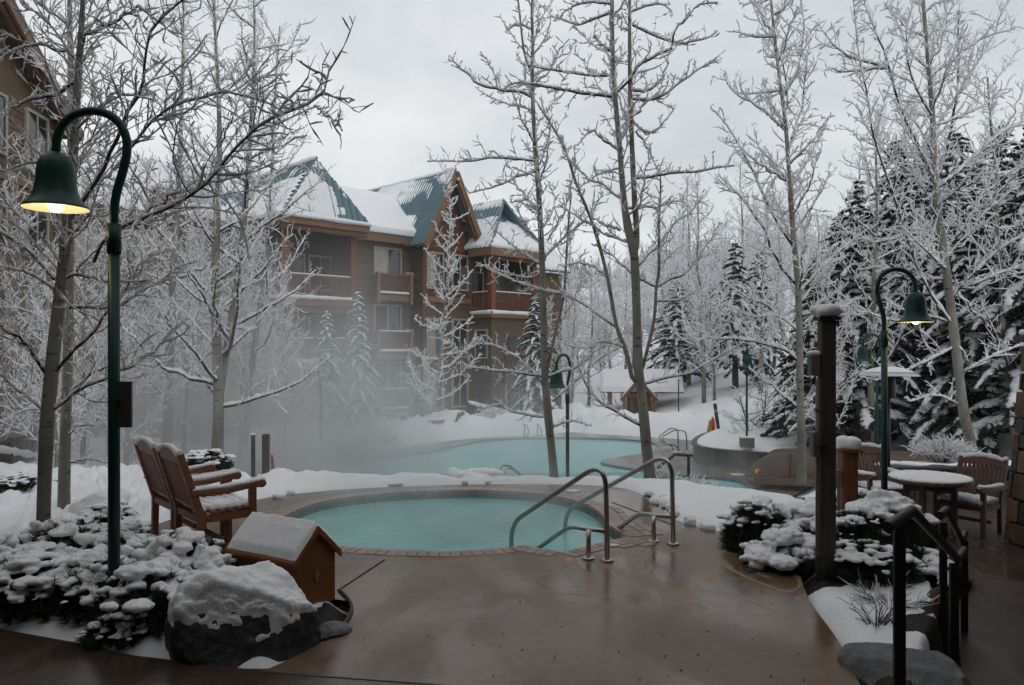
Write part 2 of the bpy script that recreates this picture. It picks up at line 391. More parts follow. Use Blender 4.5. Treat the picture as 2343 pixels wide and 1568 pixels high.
def deck_mat(name, base, stain=None):
    m = bpy.data.materials.new(name); m.use_nodes = True; t = m.node_tree; n = t.nodes; l = t.links; p = n['Principled BSDF']
    c = n.new('ShaderNodeTexCoord')
    def noise(s, d=5, dist=0.0, st=(1, 1, 1)):
        mp = n.new('ShaderNodeMapping'); mp.inputs['Scale'].default_value = st; l.new(c.outputs['Object'], mp.inputs['Vector'])
        z = n.new('ShaderNodeTexNoise'); z.inputs['Scale'].default_value = s; z.inputs['Detail'].default_value = d; z.inputs['Distortion'].default_value = dist; l.new(mp.outputs['Vector'], z.inputs['Vector']); return z
    def ramp(src, p0, c0, p1, c1):
        r = n.new('ShaderNodeValToRGB'); r.color_ramp.elements[0].position = p0; r.color_ramp.elements[0].color = (*c0, 1)
        r.color_ramp.elements[1].position = p1; r.color_ramp.elements[1].color = (*c1, 1); l.new(src, r.inputs['Fac']); return r
    big = noise(0.9, 5, 0.5); fine = noise(9, 8); grain = noise(160, 3)
    b0 = ramp(big.outputs['Fac'], .32, tuple(x * .78 for x in base), .7, tuple(x * 1.18 for x in base))
    b1 = ramp(fine.outputs['Fac'], .3, (.82, .82, .82), .7, (1.1, 1.1, 1.1))
    mx = n.new('ShaderNodeMixRGB'); mx.blend_type = 'MULTIPLY'; mx.inputs['Fac'].default_value = 1; l.new(b0.outputs['Color'], mx.inputs[1]); l.new(b1.outputs['Color'], mx.inputs[2])
    g1 = ramp(grain.outputs['Fac'], .3, (.8, .8, .8), .7, (1.15, 1.15, 1.15))
    mg = n.new('ShaderNodeMixRGB'); mg.blend_type = 'MULTIPLY'; mg.inputs['Fac'].default_value = 1; l.new(mx.outputs['Color'], mg.inputs[1]); l.new(g1.outputs['Color'], mg.inputs[2])
    col = mg.outputs['Color']; wet = noise(1.1, 4, 0.8, (1, .55, 1))
    rr = ramp(wet.outputs['Fac'], .38, (.09, .09, .09), .62, (.42, .42, .42)); rsrc = rr.outputs['Color']
    if stain:
        # pale dried mineral marks around the hand rails
        geo = n.new('ShaderNodeMapping'); geo.inputs['Location'].default_value = (-stain[0], -stain[1], 0); l.new(c.outputs['Object'], geo.inputs['Vector'])
        sc = n.new('ShaderNodeMapping'); sc.inputs['Scale'].default_value = (1 / stain[2], 1 / stain[3], 0); l.new(geo.outputs['Vector'], sc.inputs['Vector'])
        ln = n.new('ShaderNodeVectorMath'); ln.operation = 'LENGTH'; l.new(sc.outputs['Vector'], ln.inputs[0])
        fo = ramp(ln.outputs['Value'], .35, (1, 1, 1), 1.0, (0, 0, 0))
        sw = noise(0.62, 1, 1.1); band = n.new('ShaderNodeMath'); band.operation = 'PINGPONG'; band.inputs[1].default_value = .09
        l.new(sw.outputs['Fac'], band.inputs[0])
        bd = ramp(band.outputs[0], .060, (0, 0, 0), .074, (1, 1, 1))
        ed = noise(14, 6); e1 = ramp(ed.outputs['Fac'], .38, (.15, .15, .15), .56, (1, 1, 1))
        q = n.new('ShaderNodeMixRGB'); q.blend_type = 'MULTIPLY'; q.inputs['Fac'].default_value = 1; l.new(fo.outputs['Color'], q.inputs[1]); l.new(bd.outputs['Color'], q.inputs[2])
        q2 = n.new('ShaderNodeMixRGB'); q2.blend_type = 'MULTIPLY'; q2.inputs['Fac'].default_value = 1; l.new(q.outputs['Color'], q2.inputs[1]); l.new(e1.outputs['Color'], q2.inputs[2])
        ms = n.new('ShaderNodeMixRGB'); ms.inputs[2].default_value = (.36, .265, .175, 1); sf = n.new('ShaderNodeMath'); sf.operation = 'MULTIPLY'; sf.inputs[1].default_value = .62; l.new(q2.outputs['Color'], sf.inputs[0]); l.new(sf.outputs[0], ms.inputs['Fac']); l.new(col, ms.inputs[1]); col = ms.outputs['Color']
        mq = n.new('ShaderNodeMixRGB'); mq.inputs[2].default_value = (.6, .6, .6, 1); l.new(q2.outputs['Color'], mq.inputs['Fac']); l.new(rsrc, mq.inputs[1]); rsrc = mq.outputs['Color']
    l.new(col, p.inputs['Base Color']); l.new(rsrc, p.inputs['Roughness']); p.inputs['Specular IOR Level'].default_value = 0.38
    bp = n.new('ShaderNodeBump'); bp.inputs['Strength'].default_value = 0.16; bp.inputs['Distance'].default_value = 0.01
    l.new(fine.outputs['Fac'], bp.inputs['Height'])
    bp2 = n.new('ShaderNodeBump'); bp2.inputs['Strength'].default_value = 0.12; bp2.inputs['Distance'].default_value = 0.004
    l.new(grain.outputs['Fac'], bp2.inputs['Height']); l.new(bp.outputs['Normal'], bp2.inputs['Normal']); l.new(bp2.outputs['Normal'], p.inputs['Normal'])
    return m
M['deck'] = deck_mat('wet_brown_concrete', (0.152, 0.090, 0.051), (1.55, 7.3, 1.9, 1.9))
M['pooldeck'] = deck_mat('wet_tan_pool_deck', (0.17, 0.125, 0.10))
M['patio'] = deck_mat('wet_brown_patio', (0.062, 0.040, 0.028))
# ================================================================== GROUND, POOLS, SETTING
rng = np.random.default_rng(7)
def GP(pts, z): return [G(x, y, z) for x, y in pts]
deck_px = [(0, 1440), (210, 1478), (300, 1500), (400, 1512), (600, 1536), (655, 1512), (715, 1482), (770, 1445), (805, 1395), (790, 1368)]
deck = [(-9, -4), (-9, 5.9), (-5.2, 5.85)] + GP(deck_px, 0) + [(-2.2, 6.35), (-2.9, 6.75), (-3.7, 7.3), (-4.15, 8.1), (-4.05, 9.2), (-3.75, 9.9)] + \
    GP([(560, 1150), (600, 1141), (640, 1133), (800, 1118), (1000, 1110), (1100, 1108), (1250, 1108), (1350, 1110), (1430, 1117), (1470, 1130), (1490, 1150),
        (1520, 1175), (1560, 1197), (1640, 1215), (1700, 1228), (1760, 1255), (1800, 1280), (1830, 1315), (1838, 1345), (1860, 1390), (1900, 1440), (1940, 1500), (1965, 1568)], 0) + \
    [(2.02, 4.2), (2.1, 3.6), (3.6, 3.4), (4.4, 2.2), (4.4, -4)]
DECK = deck
# hot tub outline (inner edge of the coping) with the square step alcove at its right
tub_round = [(1392, 1201), (1374, 1171), (1332, 1148), (1256, 1131), (1141, 1122), (1038, 1121), (911, 1126), (804, 1136), (726, 1149), (668, 1170), (626, 1195), (634, 1219), (682, 1237),
             (770, 1250), (835, 1256), (950, 1262), (1064, 1262), (1156, 1255), (1194, 1249)]
rp = np.array(GP(tub_round, 0)); rs = resample(smooth_poly(rp, 2, closed=False), 150)
alc = [G(1286, 1265), G(1436, 1228)]
TUB = [tuple(p) for p in rs] + alc
TUBC = np.mean(TUB, 0)
sheet('spa_deck', [smooth_poly(deck, 1).tolist(), TUB], 0.0, M['deck'])
sheet('walkway', [[(-9, -4), (-9, 5.9), (-5.2, 5.85)] + GP(deck_px[:5], 0) + [G(1030, 1571), (-0.1, 3.5), (-0.1, -4)]], 0.004, M['patio'])
jt = MB()
for a, b in ((G(880, 1281), G(772, 1352)), (G(598, 1539), G(1030, 1571)), (G(1030, 1571), (-0.1, 3.5)), (G(1535, 1200), G(1400, 1150))):
    dv = Vector((b[0] - a[0], b[1] - a[1], 0)); ang = math.atan2(dv.y, dv.x)
    jt.box(((a[0] + b[0]) / 2, (a[1] + b[1]) / 2, 0.0052), (dv.length, 0.014, 0.003), ang)
o = jt.obj('deck_joints', M['post'], kind='structure')

tub = thing('hot_tub', 'round hot tub of milky turquoise water with pink brick edging', 'hot tub', (0, 0, 0))
def closed_pts(P, step):
    P = np.array(list(P) + [P[0]]); s = np.concatenate([[0], np.cumsum(np.linalg.norm(np.diff(P, axis=0), axis=1))])
    n = max(2, int(round(s[-1] / step))); t = (np.arange(n) + 0.5) * s[-1] / n
    i = np.clip(np.searchsorted(s, t) - 1, 0, len(P) - 2); e = P[i + 1] - P[i]; el = np.linalg.norm(e, axis=1)
    p = P[i] + e * ((t - s[i]) / np.maximum(el, 1e-9))[:, None]; d = e / el[:, None]
    return p, d, s[-1] / n
def orient(P):
    P = np.array(P); x, y = P[:, 0], P[:, 1]
    return P if np.sum(x * np.roll(y, -1) - y * np.roll(x, -1)) > 0 else P[::-1]
TUBo = orient(TUB)                                  # counter-clockwise: outside lies to the right of travel
def brick_mesh(w, l, h):
    return MB().box((0, 0, 0), (w, l, h)).mesh('brick', bevel=0.006, seg=1)
bm1 = brick_mesh(0.094, 0.205, 0.05); bm1.materials.append(M['brick'])
bm2 = brick_mesh(0.19, 0.094, 0.05); bm2.materials.append(M['brick'])
p, d, st = closed_pts(TUBo, 0.1)
for (x, y), (dx, dy) in zip(p, d):
    nx, ny = dy, -dx
    b = link('brick', bm1, None, tub); b.location = (x + nx * 0.096, y + ny * 0.096, -0.018 + random.uniform(-.0015, .0015)); b.rotation_euler = (0, 0, math.atan2(dy, dx))
    b.scale = (st / 0.1, 1, 1)
# the second and third courses on the right-hand arc and round the alcove
for off, lo in ((0.255, 0.8), (0.36, 1.1)):
    p2, d2, st2 = closed_pts(TUBo, 0.2)
    for (x, y), (dx, dy) in zip(p2, d2):
        nx, ny = dy, -dx
        if x > lo and (x > 1.0 and y < 10.4):
            b = link('brick', bm2, None, tub); b.location = (x + nx * off, y + ny * off, -0.0165 + random.uniform(-.0015, .0015)); b.rotation_euler = (0, 0, math.atan2(dy, dx))
tm = MB().box((0, 0, 0), (0.091, 0.012, 0.11)).mesh('tile', bevel=0.003, seg=1); tm.materials.append(M['tile'])
p, d, st = closed_pts(TUBo, 0.096)
for (x, y), (dx, dy) in zip(p, d):
    t = link('tile', tm, None, tub); t.location = (x + dy * -0.006, y + dx * 0.006, -0.10); t.rotation_euler = (0, 0, math.atan2(dy, dx)); t.scale = (st / .096, 1, 1)
bw = MB(); n = len(TUBo)
vs = [(x, y, -0.003) for x, y in TUBo] + [(x, y, -0.9) for x, y in TUBo]
bw.add(vs, [(i, n + i, n + (i + 1) % n, (i + 1) % n) for i in range(n)]); bw.obj('basin', M['grout'], tub)
w = sheet('water', [TUBo.tolist()], -0.115, M['tubwater'], None); w.parent = tub; w['kind'] = 'stuff'

# ---- main pool, one level lower
ZP = -1.7
pool_deck_px = [(600, 1064), (700, 1052), (830, 1035), (907, 1026), (1000, 1012), (1062, 1005), (1140, 1000), (1227, 997), (1300, 988), (1354, 993), (1488, 1000), (1634, 1012), (1760, 1022), (1900, 1046),
                (1840, 1140), (1600, 1190), (1200, 1195), (700, 1160), (500, 1110)]
PDECK = smooth_poly(GP(pool_deck_px, ZP), 1).tolist()
pool_px = [(640, 1090), (720, 1070), (830, 1052), (930, 1040), (1010, 1029), (1060, 1014), (1120, 1004), (1240, 1000), (1400, 1002), (1490, 1009), (1506, 1021), (1486, 1035), (1430, 1043), (1376, 1053),
           (1372, 1058), (1400, 1064), (1480, 1076), (1575, 1088), (1650, 1092), (1700, 1100), (1720, 1120), (1600, 1165), (1200, 1170), (760, 1140), (640, 1110)]
POOL = smooth_poly(GP(pool_px, ZP), 2).tolist()
sheet('pool_deck', [PDECK, POOL], ZP, M['pooldeck'])
o = sheet('pool_water', [POOL], ZP - 0.09, M['poolwater'])
pw = MB(); n = len(POOL); pw.add([(x, y, ZP - .002) for x, y in POOL] + [(x, y, ZP - .6) for x, y in POOL], [(i, n + i, n + (i + 1) % n, (i + 1) % n) for i in range(n)])
pw.obj('pool_wall', M['tile'], kind='structure')

# ---- patio and steps at the right
PATIO = [(2.75, 5.15), (3.15, 5.7), (3.6, 6.6), (3.75, 7.6), (4.0, 8.6), (4.0, 9.6), (3.8, 10.6), (3.9, 12.0), (4.6, 13.2), (12, 13.2), (12, 3.0), (5.0, 3.0), (3.9, 4.1)]
STEPA = [(2.12, 3.0), (2.14, 4.1), (2.5, 4.75), (2.95, 5.3), (5.2, 3.4), (5, 2.6)]
sheet('patio', [PATIO], -0.5, M['patio'])
stp = MB()
for k in range(3):
    a = 3.85 + .42 * k; zt = -.125 * (k + 1)
    stp.hull([(2.1 + .3 * k, a, -.9), (4.9 + .3 * k, a - 1.6, -.9), (5.2 + .3 * k, a - 1.2, -.9), (2.4 + .3 * k, a + .42, -.9)],
             [(2.1 + .3 * k, a, zt), (4.9 + .3 * k, a - 1.6, zt), (5.2 + .3 * k, a - 1.2, zt), (2.4 + .3 * k, a + .42, zt)])
stp.obj('steps', M['patio'], kind='structure')

# ---- snowy ground, one sheet to the horizon
UP = [(-60, -40), (-60, 13.0), (-12, 14.3), (-7, 13.6), (-4.2, 12.7), (-2, 12.15), (0, 12.0), (1.4, 11.95), (2.2, 11.75), (3.0, 11.2), (3.9, 10.6), (4.6, 9.9), (5, 8), (20, 8), (20, -40)]
def ground_h(x, y):
    p = np.stack([x, y, 0 * x], -1)
    sU = pip(UP, x, y); sD = pip(DECK, x, y) + 0.10 * fbm(p * 2.6 + 3, 3); sP = np.maximum(pip(PATIO, x, y), pip(STEPA, x, y)); sPD = pip(PDECK, x, y) + 0.5 * fbm(p * .9, 3)
    n1 = fbm(p * .9, 4); n2 = fbm(p * 3.1 + 9, 4)
    right = sstep(4.0, 13.0, x) * sstep(19.0, 26.0, y)
    low = -1.58 + .10 * n1 + .07 * n2
    bank = sstep(0.05, -1.6, sPD) * sstep(-9, -2.5, sPD)
    low = low + bank * (.62 + 1.2 * n1 + .45 * n2) * (1 - right) * sstep(21, 27, y)
    low = low - .62 * np.exp(-(((x - 6.9) / 4.2) ** 2 + ((y - 44.5) / 5.0) ** 2))
    low = low + right * (.55 + .9 * sstep(7, 16, x) + .5 * n1)
    low = low + sstep(44, 120, y) * 6.0 + sstep(110, 330, y) * 18
    low = low + 2.4 * sstep(12.5, 26, x) * sstep(12, 18, y)
    lump = sstep(-2.6, -4.6, x) * sstep(6.0, 8.0, y)
    n3 = np.abs(fbm(p * 5.5 + 2, 3)); up = .04 + .05 * n1 + .05 * n2 - .05 * n3 + lump * (-.02 + .18 * n1 + .42 * n2 - .40 * n3)
    w = sstep(-2.2, 0.15, sU)
    h = low * (1 - w) + up * w
    rim = sstep(-0.55, -0.05, sU) * sstep(.75, .2, sU) * sstep(-4.5, -3, x) * sstep(3.6, 2.2, x)
    h = h + rim * (.05 + .08 * n2)
    # slab behind the patio
    back = sstep(6.1, 7.0, x) * sstep(13.2, 13.32, y) * sstep(15.4, 14.0, y)
    h = np.maximum(h, -2.4 + back * (2.40 + .10 * sstep(13.5, 16, y) + .10 * n1))
    e = sstep(-.20, .03, sD); h = h * (1 - e) - .11 * e - .5 * sstep(.15, .5, sD)
    e = sstep(-.06, .10, sP); h = h * (1 - e) - .8 * e
    e = sstep(-.45, .05, sPD) * (y > 12.3); h = np.where(y > 12.3, h * (1 - e) + (ZP - .10) * e - .6 * sstep(.1, .6, sPD), h)
    return h
na, nd = 400, 400
aa = np.linspace(-1.02, 1.02, na); dd = 2.2 * (420 / 2.2) ** (np.linspace(0, 1, nd))
A, D = np.meshgrid(aa, dd); X = A * D; Y = D
Z = ground_h(X.ravel(), Y.ravel()).reshape(X.shape)
V = np.stack([X, Y, Z], -1).reshape(-1, 3); idx = np.arange(na * nd).reshape(nd, na)
F = np.stack([idx[:-1, :-1], idx[:-1, 1:], idx[1:, 1:], idx[1:, :-1]], -1).reshape(-1, 4)
me = fast_mesh('ground', V, F)
def snow_ground():
    m = mat('snow_ground', (0.79, 0.80, 0.815), 0.75, 0.03, 2, 0.5, 14, spec=0.2)
    t = m.node_tree; n = t.nodes; l = t.links; p = n['Principled BSDF']; src = p.inputs['Base Color'].links[0].from_socket
    at = n.new('ShaderNodeAttribute'); at.attribute_name = 'soil'
    c = n.new('ShaderNodeTexCoord'); z = n.new('ShaderNodeTexNoise'); z.inputs['Scale'].default_value = 7; z.inputs['Detail'].default_value = 6; l.new(c.outputs['Object'], z.inputs['Vector'])
    ad = n.new('ShaderNodeMath'); ad.operation = 'ADD'; l.new(at.outputs['Fac'], ad.inputs[0]); l.new(z.outputs['Fac'], ad.inputs[1])
    r = n.new('ShaderNodeValToRGB'); r.color_ramp.elements[0].position = .94; r.color_ramp.elements[1].position = 1.02; l.new(ad.outputs[0], r.inputs['Fac'])
    mx = n.new('ShaderNodeMixRGB'); mx.inputs[2].default_value = (.020, .016, .012, 1); l.new(r.outputs['Color'], mx.inputs['Fac']); l.new(src, mx.inputs[1]); l.new(mx.outputs['Color'], p.inputs['Base Color'])
    return m
soil = np.zeros(len(V), np.float32)
def soil_at(x, y, r, s=.75):
    global soil
    soil = np.maximum(soil, s * sstep(r, r * .55, np.hypot(V[:, 0] - x, V[:, 1] - y)))
for x, y, r in ((-3.3, 6.25, .42), (-2.7, 6.0, .42), (-2.2, 5.6, .38), (-1.35, 5.75, .35), (-1.25, 5.95, .3), (2.70, 6.75, .30), (2.95, 7.3, .5), (3.3, 6.9, .45), (2.55, 7.9, .35), (3.35, 5.9, .35), (2.45, 4.75, .42), (2.95, 5.55, .3)):
    soil_at(x, y, r)
at = me.attributes.new('soil', 'FLOAT', 'POINT'); at.data.foreach_set('value', soil)
link('ground', me, snow_ground(), None, 'structure')
bg_ = MB(); bg_.add([(-426, -18, -3.2), (426, -18, -3.2), (426, 522, -3.2), (-426, 522, -3.2)], [(0, 1, 2, 3)]); bg_.obj('far_ground', M['snow'], kind='structure')
def gz(x, y):
    return float(ground_h(np.array([float(x)]), np.array([float(y)]))[0])

# ---- wooded mountain behind, with its small dark conifers
hx = np.linspace(-60, 420, 90); hy = np.linspace(150, 520, 70); HX, HY = np.meshgrid(hx, hy)
def hill_h(x, y):
    p = np.stack([x, y, 0 * x], -1) * .008
    return -3 + sstep(150, 480, y) * (44 + .09 * x + 40 * fbm(p, 4)) * sstep(-120, 60, x)
HZ = hill_h(HX, HY); V = np.stack([HX, HY, HZ], -1).reshape(-1, 3); idx = np.arange(V.shape[0]).reshape(HX.shape)
F = np.stack([idx[:-1, :-1], idx[:-1, 1:], idx[1:, 1:], idx[1:, :-1]], -1).reshape(-1, 4)
link('hills', fast_mesh('hills', V, F), M['snow'], None, 'structure')
nt_ = 5200; tx = rng.uniform(-50, 410, nt_); ty = rng.uniform(190, 515, nt_)
dens = fbm(np.stack([tx, ty, 0 * tx], -1) * .02, 3); keep = dens > -.09; tx, ty = tx[keep], ty[keep]
tz = hill_h(tx, ty); th = rng.uniform(5, 12, len(tx)); k = 6
ang = np.arange(k) * 2 * math.pi / k; P = []; Ff = []
base = np.zeros((len(tx), 3, k, 3))
for lv, (rr, zz) in enumerate(((.24, .05), (.14, .45), (.015, 1.0))):
    base[:, lv, :, 0] = tx[:, None] + np.cos(ang)[None] * rr * th[:, None] * rng.uniform(.7, 1.2, (len(tx), k))
    base[:, lv, :, 1] = ty[:, None] + np.sin(ang)[None] * rr * th[:, None]
    base[:, lv, :, 2] = (tz + zz * th)[:, None]
idx = np.arange(len(tx) * 3 * k).reshape(len(tx), 3, k); nx = np.roll(idx, -1, 2)
F = np.stack([idx[:, :-1], nx[:, :-1], nx[:, 1:], idx[:, 1:]], -1).reshape(-1, 4)
M['farforest'] = mat('frosted_forest', (0.20, 0.21, 0.22), 0.8, 0.3, 0.35, second=(0.022, 0.03, 0.035))
link('forest', fast_mesh('forest', base.reshape(-1, 3), F, False), M['farforest'], None, 'stuff')

# ---- out-of-view lodge round the camera: porch roof, and walls added to darken the foreground
lod = thing('lodge', 'unseen timber lodge with a porch roof and walls added to shade the foreground', 'building', (0, -3, 0))
def lb(name, a, b, m_):
    q = MB().mm((a[0], a[1] + 3, a[2]), (b[0], b[1] + 3, b[2])); return q.obj(name, m_, lod)
lb('porch_roof', (-8, -6, 3.5), (7.4, 2.9, 3.75), M['soffit']); lb('wall', (-8, -6.4, -1), (8.0, -6, 3.5), M['siding']); lb('shading_upper_wall', (-9, -6, 3.75), (8.0, -.6, 13.5), M['siding'])
lb('shading_side_wall', (-7.7, -6, -1), (-7.3, 8.0, 6.5), M['siding']); lb('shading_wing_wall', (7.6, -6, -1), (8.0, 9.6, 13.0), M['siding'])
# ================================================================== HOTEL
# local frame: x along the facade (to the right and away), y into the building, z up from the camera's deck level
S2 = math.sqrt(0.5)
hotel = thing('hotel', 'brown timber hotel with steep snowy blue metal roofs beyond the pool', 'building', (-9.92, 34.0, 0.0), rad(45))
_bd = {}
def board_me(key, L_, h=0.2, m_=None, t=0.03):
    k = (key, round(L_, 2), round(h, 3))
    if k not in _bd:
        q = MB(); q.hull([(-L_ / 2, 0, 0), (L_ / 2, 0, 0), (L_ / 2, -t, 0), (-L_ / 2, -t, 0)], [(-L_ / 2, 0, h), (L_ / 2, 0, h), (L_ / 2, -.007, h), (-L_ / 2, -.007, h)])
        me = q.mesh('siding_board'); me.materials.append(M[key]); _bd[k] = me
    return _bd[k]
def wall(par, a, b, z0, z1, key='siding', h=0.2, top=None, thick=0.25):
    """clapboard wall from a to b (outside to the right of travel); top(s,z)->(s0,s1) narrows the boards under a gable"""
    a = Vector(a); b = Vector(b); d = b - a; L_ = d.length; d.normalize(); ang = math.atan2(d.y, d.x); nin = Vector((-d.y, d.x))
    q = MB()
    if top is None:
        c = (a + b) / 2 + nin * (thick / 2); q.box((c.x, c.y, (z0 + z1) / 2), (L_, thick, z1 - z0), ang)
    else:
        zz = top
        poly = [(0, z0), (L_, z0)] + zz
        bot = [(a.x + d.x * s, a.y + d.y * s, z) for s, z in poly]; tp = [(p_[0] + nin.x * thick, p_[1] + nin.y * thick, p_[2]) for p_ in bot]
        q.hull(bot, tp)
    q.obj('wall', M[key], par)
    z = z0
    while z < z1 - .05:
        s0, s1 = 0, L_
        if top is not None:
            pl = [(0, z0), (L_, z0)] + top; xs = []
            zc = z + h * .55
            for i in range(len(pl)):
                (xa, za), (xb, zb) = pl[i], pl[(i + 1) % len(pl)]
                if (za > zc) != (zb > zc): xs.append(xa + (zc - za) / (zb - za) * (xb - xa))
            if len(xs) < 2: break
            s0, s1 = min(xs), max(xs)
        if s1 - s0 > .1:
            o = link('siding_board', board_me(key, s1 - s0, h), None, par)
            c = a + d * ((s0 + s1) / 2); o.location = (c.x, c.y, z); o.rotation_euler = (0, 0, ang)
        z += h
def window(par, a, ang, w, h, panes=2, pane_keys=None, out=0.05, name='window', fkey='frame'):
    """a: centre of the window on the wall face; ang: direction of the wall"""
    f = MB(); t = .09
    f.mm((-w / 2 - t, -out - .05, -h / 2 - t), (w / 2 + t, -.001, -h / 2)); f.mm((-w / 2 - t, -out - .05, h / 2), (w / 2 + t, -.001, h / 2 + t))
    f.mm((-w / 2 - t, -out - .048, -h / 2), (-w / 2, -.001, h / 2)); f.mm((w / 2, -out - .048, -h / 2), (w / 2 + t, -.001, h / 2))
    for i in range(1, panes):
        x = -w / 2 + w * i / panes; f.mm((x - .035, -out - .03, -h / 2), (x + .035, -.002, h / 2))
    fo = f.obj(name, M[fkey], par); fo.location = a; fo.rotation_euler = (0, 0, ang)
    for i in range(panes):
        x0 = -w / 2 + w * i / panes + (.035 if i else 0); x1 = -w / 2 + w * (i + 1) / panes - (.035 if i < panes - 1 else 0)
        k = pane_keys[i] if pane_keys else 'glass'
        g = MB().mm((x0, -out - .005, -h / 2), (x1, -.004, h / 2)); g.obj('pane', M[k], fo)
    return fo
def roof_plane(par, P0, e, f, poly, snow=None, rib=0.32, T=0.10, smax=0.16, seed=0, thick=0.12, name='roof'):
    """flat ribbed metal roof; P0 origin, e along the eave, f up the slope (unit), poly in (e,f)"""
    P0 = Vector(P0); e = Vector(e).normalized(); f = Vector(f).normalized(); nn = e.cross(f).normalized()
    if nn.z < 0: nn = -nn
    at = lambda s, t, k=0: P0 + e * s + f * t + nn * k
    q = MB(); q.hull([at(s, t, -thick) for s, t in poly], [at(s, t, 0) for s, t in poly])
    lo = min(p_[0] for p_ in poly); hi = max(p_[0] for p_ in poly); s = lo + rib / 2
    while s < hi:
        ts = []
        for i in range(len(poly)):
            (xa, ya), (xb, yb) = poly[i], poly[(i + 1) % len(poly)]
            if (xa > s) != (xb > s): ts.append(ya + (s - xa) / (xb - xa) * (yb - ya))
        if len(ts) >= 2 and max(ts) - min(ts) > .15:
            t0, t1 = min(ts), max(ts); w = .03
            q.hull([at(s - w, t0, .0), at(s + w, t0, .0), at(s + w, t1, .0), at(s - w, t1, .0)], [at(s - w * .6, t0, .055), at(s + w * .6, t0, .055), at(s + w * .6, t1, .055), at(s - w * .6, t1, .055)])
        s += rib
    ro = q.obj(name, M['roof'], par)
    if snow is not None:
        xs = [p_[0] for p_ in poly]; ys = [p_[1] for p_ in poly]
        g = .085; nx_, ny_ = int((max(xs) - min(xs)) / g) + 2, int((max(ys) - min(ys)) / g) + 2
        S_, T_ = np.meshgrid(np.linspace(min(xs), max(xs), nx_), np.linspace(min(ys), max(ys), ny_))
        sdv = pip(poly, S_.ravel(), T_.ravel()).reshape(S_.shape)
        pp = np.stack([S_, T_, 0 * S_ + seed * 7.7], -1)
        val = snow(S_, T_) + .9 * fbm(pp * .55, 3) + .55 * fbm(pp * 1.9, 4)
        th = np.clip(val, -.25, .5) * smax / .5
        th = th * sstep(-.02, .10, sdv) + .01 * fbm(pp * 5, 2)
        keep = (sdv > -.02)
        Vv = np.array([at(a_, b_, c_)[:] for a_, b_, c_ in zip(S_.ravel(), T_.ravel(), (th + .0).ravel())])
        idx = np.arange(S_.size).reshape(S_.shape)
        Fq = np.stack([idx[:-1, :-1], idx[:-1, 1:], idx[1:, 1:], idx[1:, :-1]], -1).reshape(-1, 4)
        ok = (keep.ravel()[Fq].all(1)) & ((th.ravel()[Fq] > -.02).any(1))
        if ok.any():
            Fq = Fq[ok]; u, inv = np.unique(Fq, return_inverse=True)
            sn = link('roof_snow', fast_mesh('roof_snow', Vv[u], inv.reshape(-1, 4)), M['snow'], ro)
    return ro
def railing(par, a, b, z, h=0.95, slat=0.115, key='trimdark', snow=True, snowtop=True):
    a = Vector(a); b = Vector(b); d = (b - a); L_ = d.length; d.normalize(); ang = math.atan2(d.y, d.x); c = (a + b) / 2
    MB().box((c.x, c.y, z + h), (L_, .10, .09), ang).obj('top_rail', M[key], par)
    MB().box((c.x, c.y, z + .10), (L_, .07, .07), ang).obj('bottom_rail', M[key], par)
    q = MB(); n = int(L_ / slat)
    for i in range(n):
        p_ = a + d * (L_ * (i + .5) / n); q.box((p_.x, p_.y, z + h / 2 + .04), (.062, .035, h - .16), ang)
    q.obj('balusters', M[key], par, kind='stuff')
    if snowtop: MB().box((c.x, c.y, z + h + .075), (L_, .09, .06), ang).obj('rail_snow', M['snow'], par, bevel=.02)
    if snow: snow_strip(par, (a.x, a.y, z + .0), (b.x, b.y, z + .0), .16, .10)
def snow_strip(par, a, b, w, h, name='ledge_snow'):
    a = Vector(a); b = Vector(b); d = b - a; L_ = d.length; n = max(4, int(L_ / .08)); t = np.linspace(0, 1, n)
    nz_ = fbm(np.stack([t * L_ * 2.5, 0 * t + a.x, 0 * t + a.z], -1), 3)
    P = np.array(a)[None] + np.array(d)[None] * t[:, None]; P[:, 2] += h * .25
    R = (h * .75) * (1 + 1.1 * nz_); R[0] *= .5; R[-1] *= .5
    V, F = tubes_np(P[None], R[None], 8); 
    return link(name, fast_mesh(name, V, F), M['snow'], par)
Z0 = -1.75
ST = (-1.55, 1.25, 4.05, 6.85)          # storey floor levels; eaves near 7.8
EV = 7.75
# --- left balcony bay (x 0..3.75, front at y=0)
bx = 3.75
for k, z in enumerate(ST[:3] if False else (-1.35, 1.45, 4.3)):
    MB().mm((-.06, -.1, z - .34), (bx + .05, 2.6, z)).obj('balcony_floor', M['trim'], hotel)
    MB().mm((.12, .02, z - .62), (bx - .12, .24, z - .345)).obj('floor_beam', M['trimdark'], hotel)
    snow_strip(hotel, (0, -.1, z), (bx, -.1, z), .2, .13); snow_strip(hotel, (0, -.1, z), (0, 1.6, z), .2, .12)
    railing(hotel, (.34, .06), (bx - .34, .06), z, 1.0, snow=False); railing(hotel, (.06, 1.9), (.06, .34), z, 1.0, snow=False)
    hh = (2.55 if k < 2 else EV - .5 - 4.3)
    for px, py in ((.16, .14), (bx - .16, .14)):
        MB().mm((px - .15, py - .13, z), (px + .15, py + .13, z + hh)).obj('balcony_post', M['redpost'], hotel)
    window(hotel, (2.9, 1.9, z + 1.35), 0, 1.1, 1.5, 2, ('glass', 'glass') if k == 2 else ('curtain', 'curtain'))
    window(hotel, (1.2, 1.9, z + 1.1), 0, 1.6, 2.05, 2)
wall(hotel, (.0, 1.9), (bx, 1.9), Z0, EV); wall(hotel, (0.02, 6), (0.02, 1.9), Z0, EV)
wall(hotel, (bx, .5), (bx, 3.2), Z0, EV, h=.28)
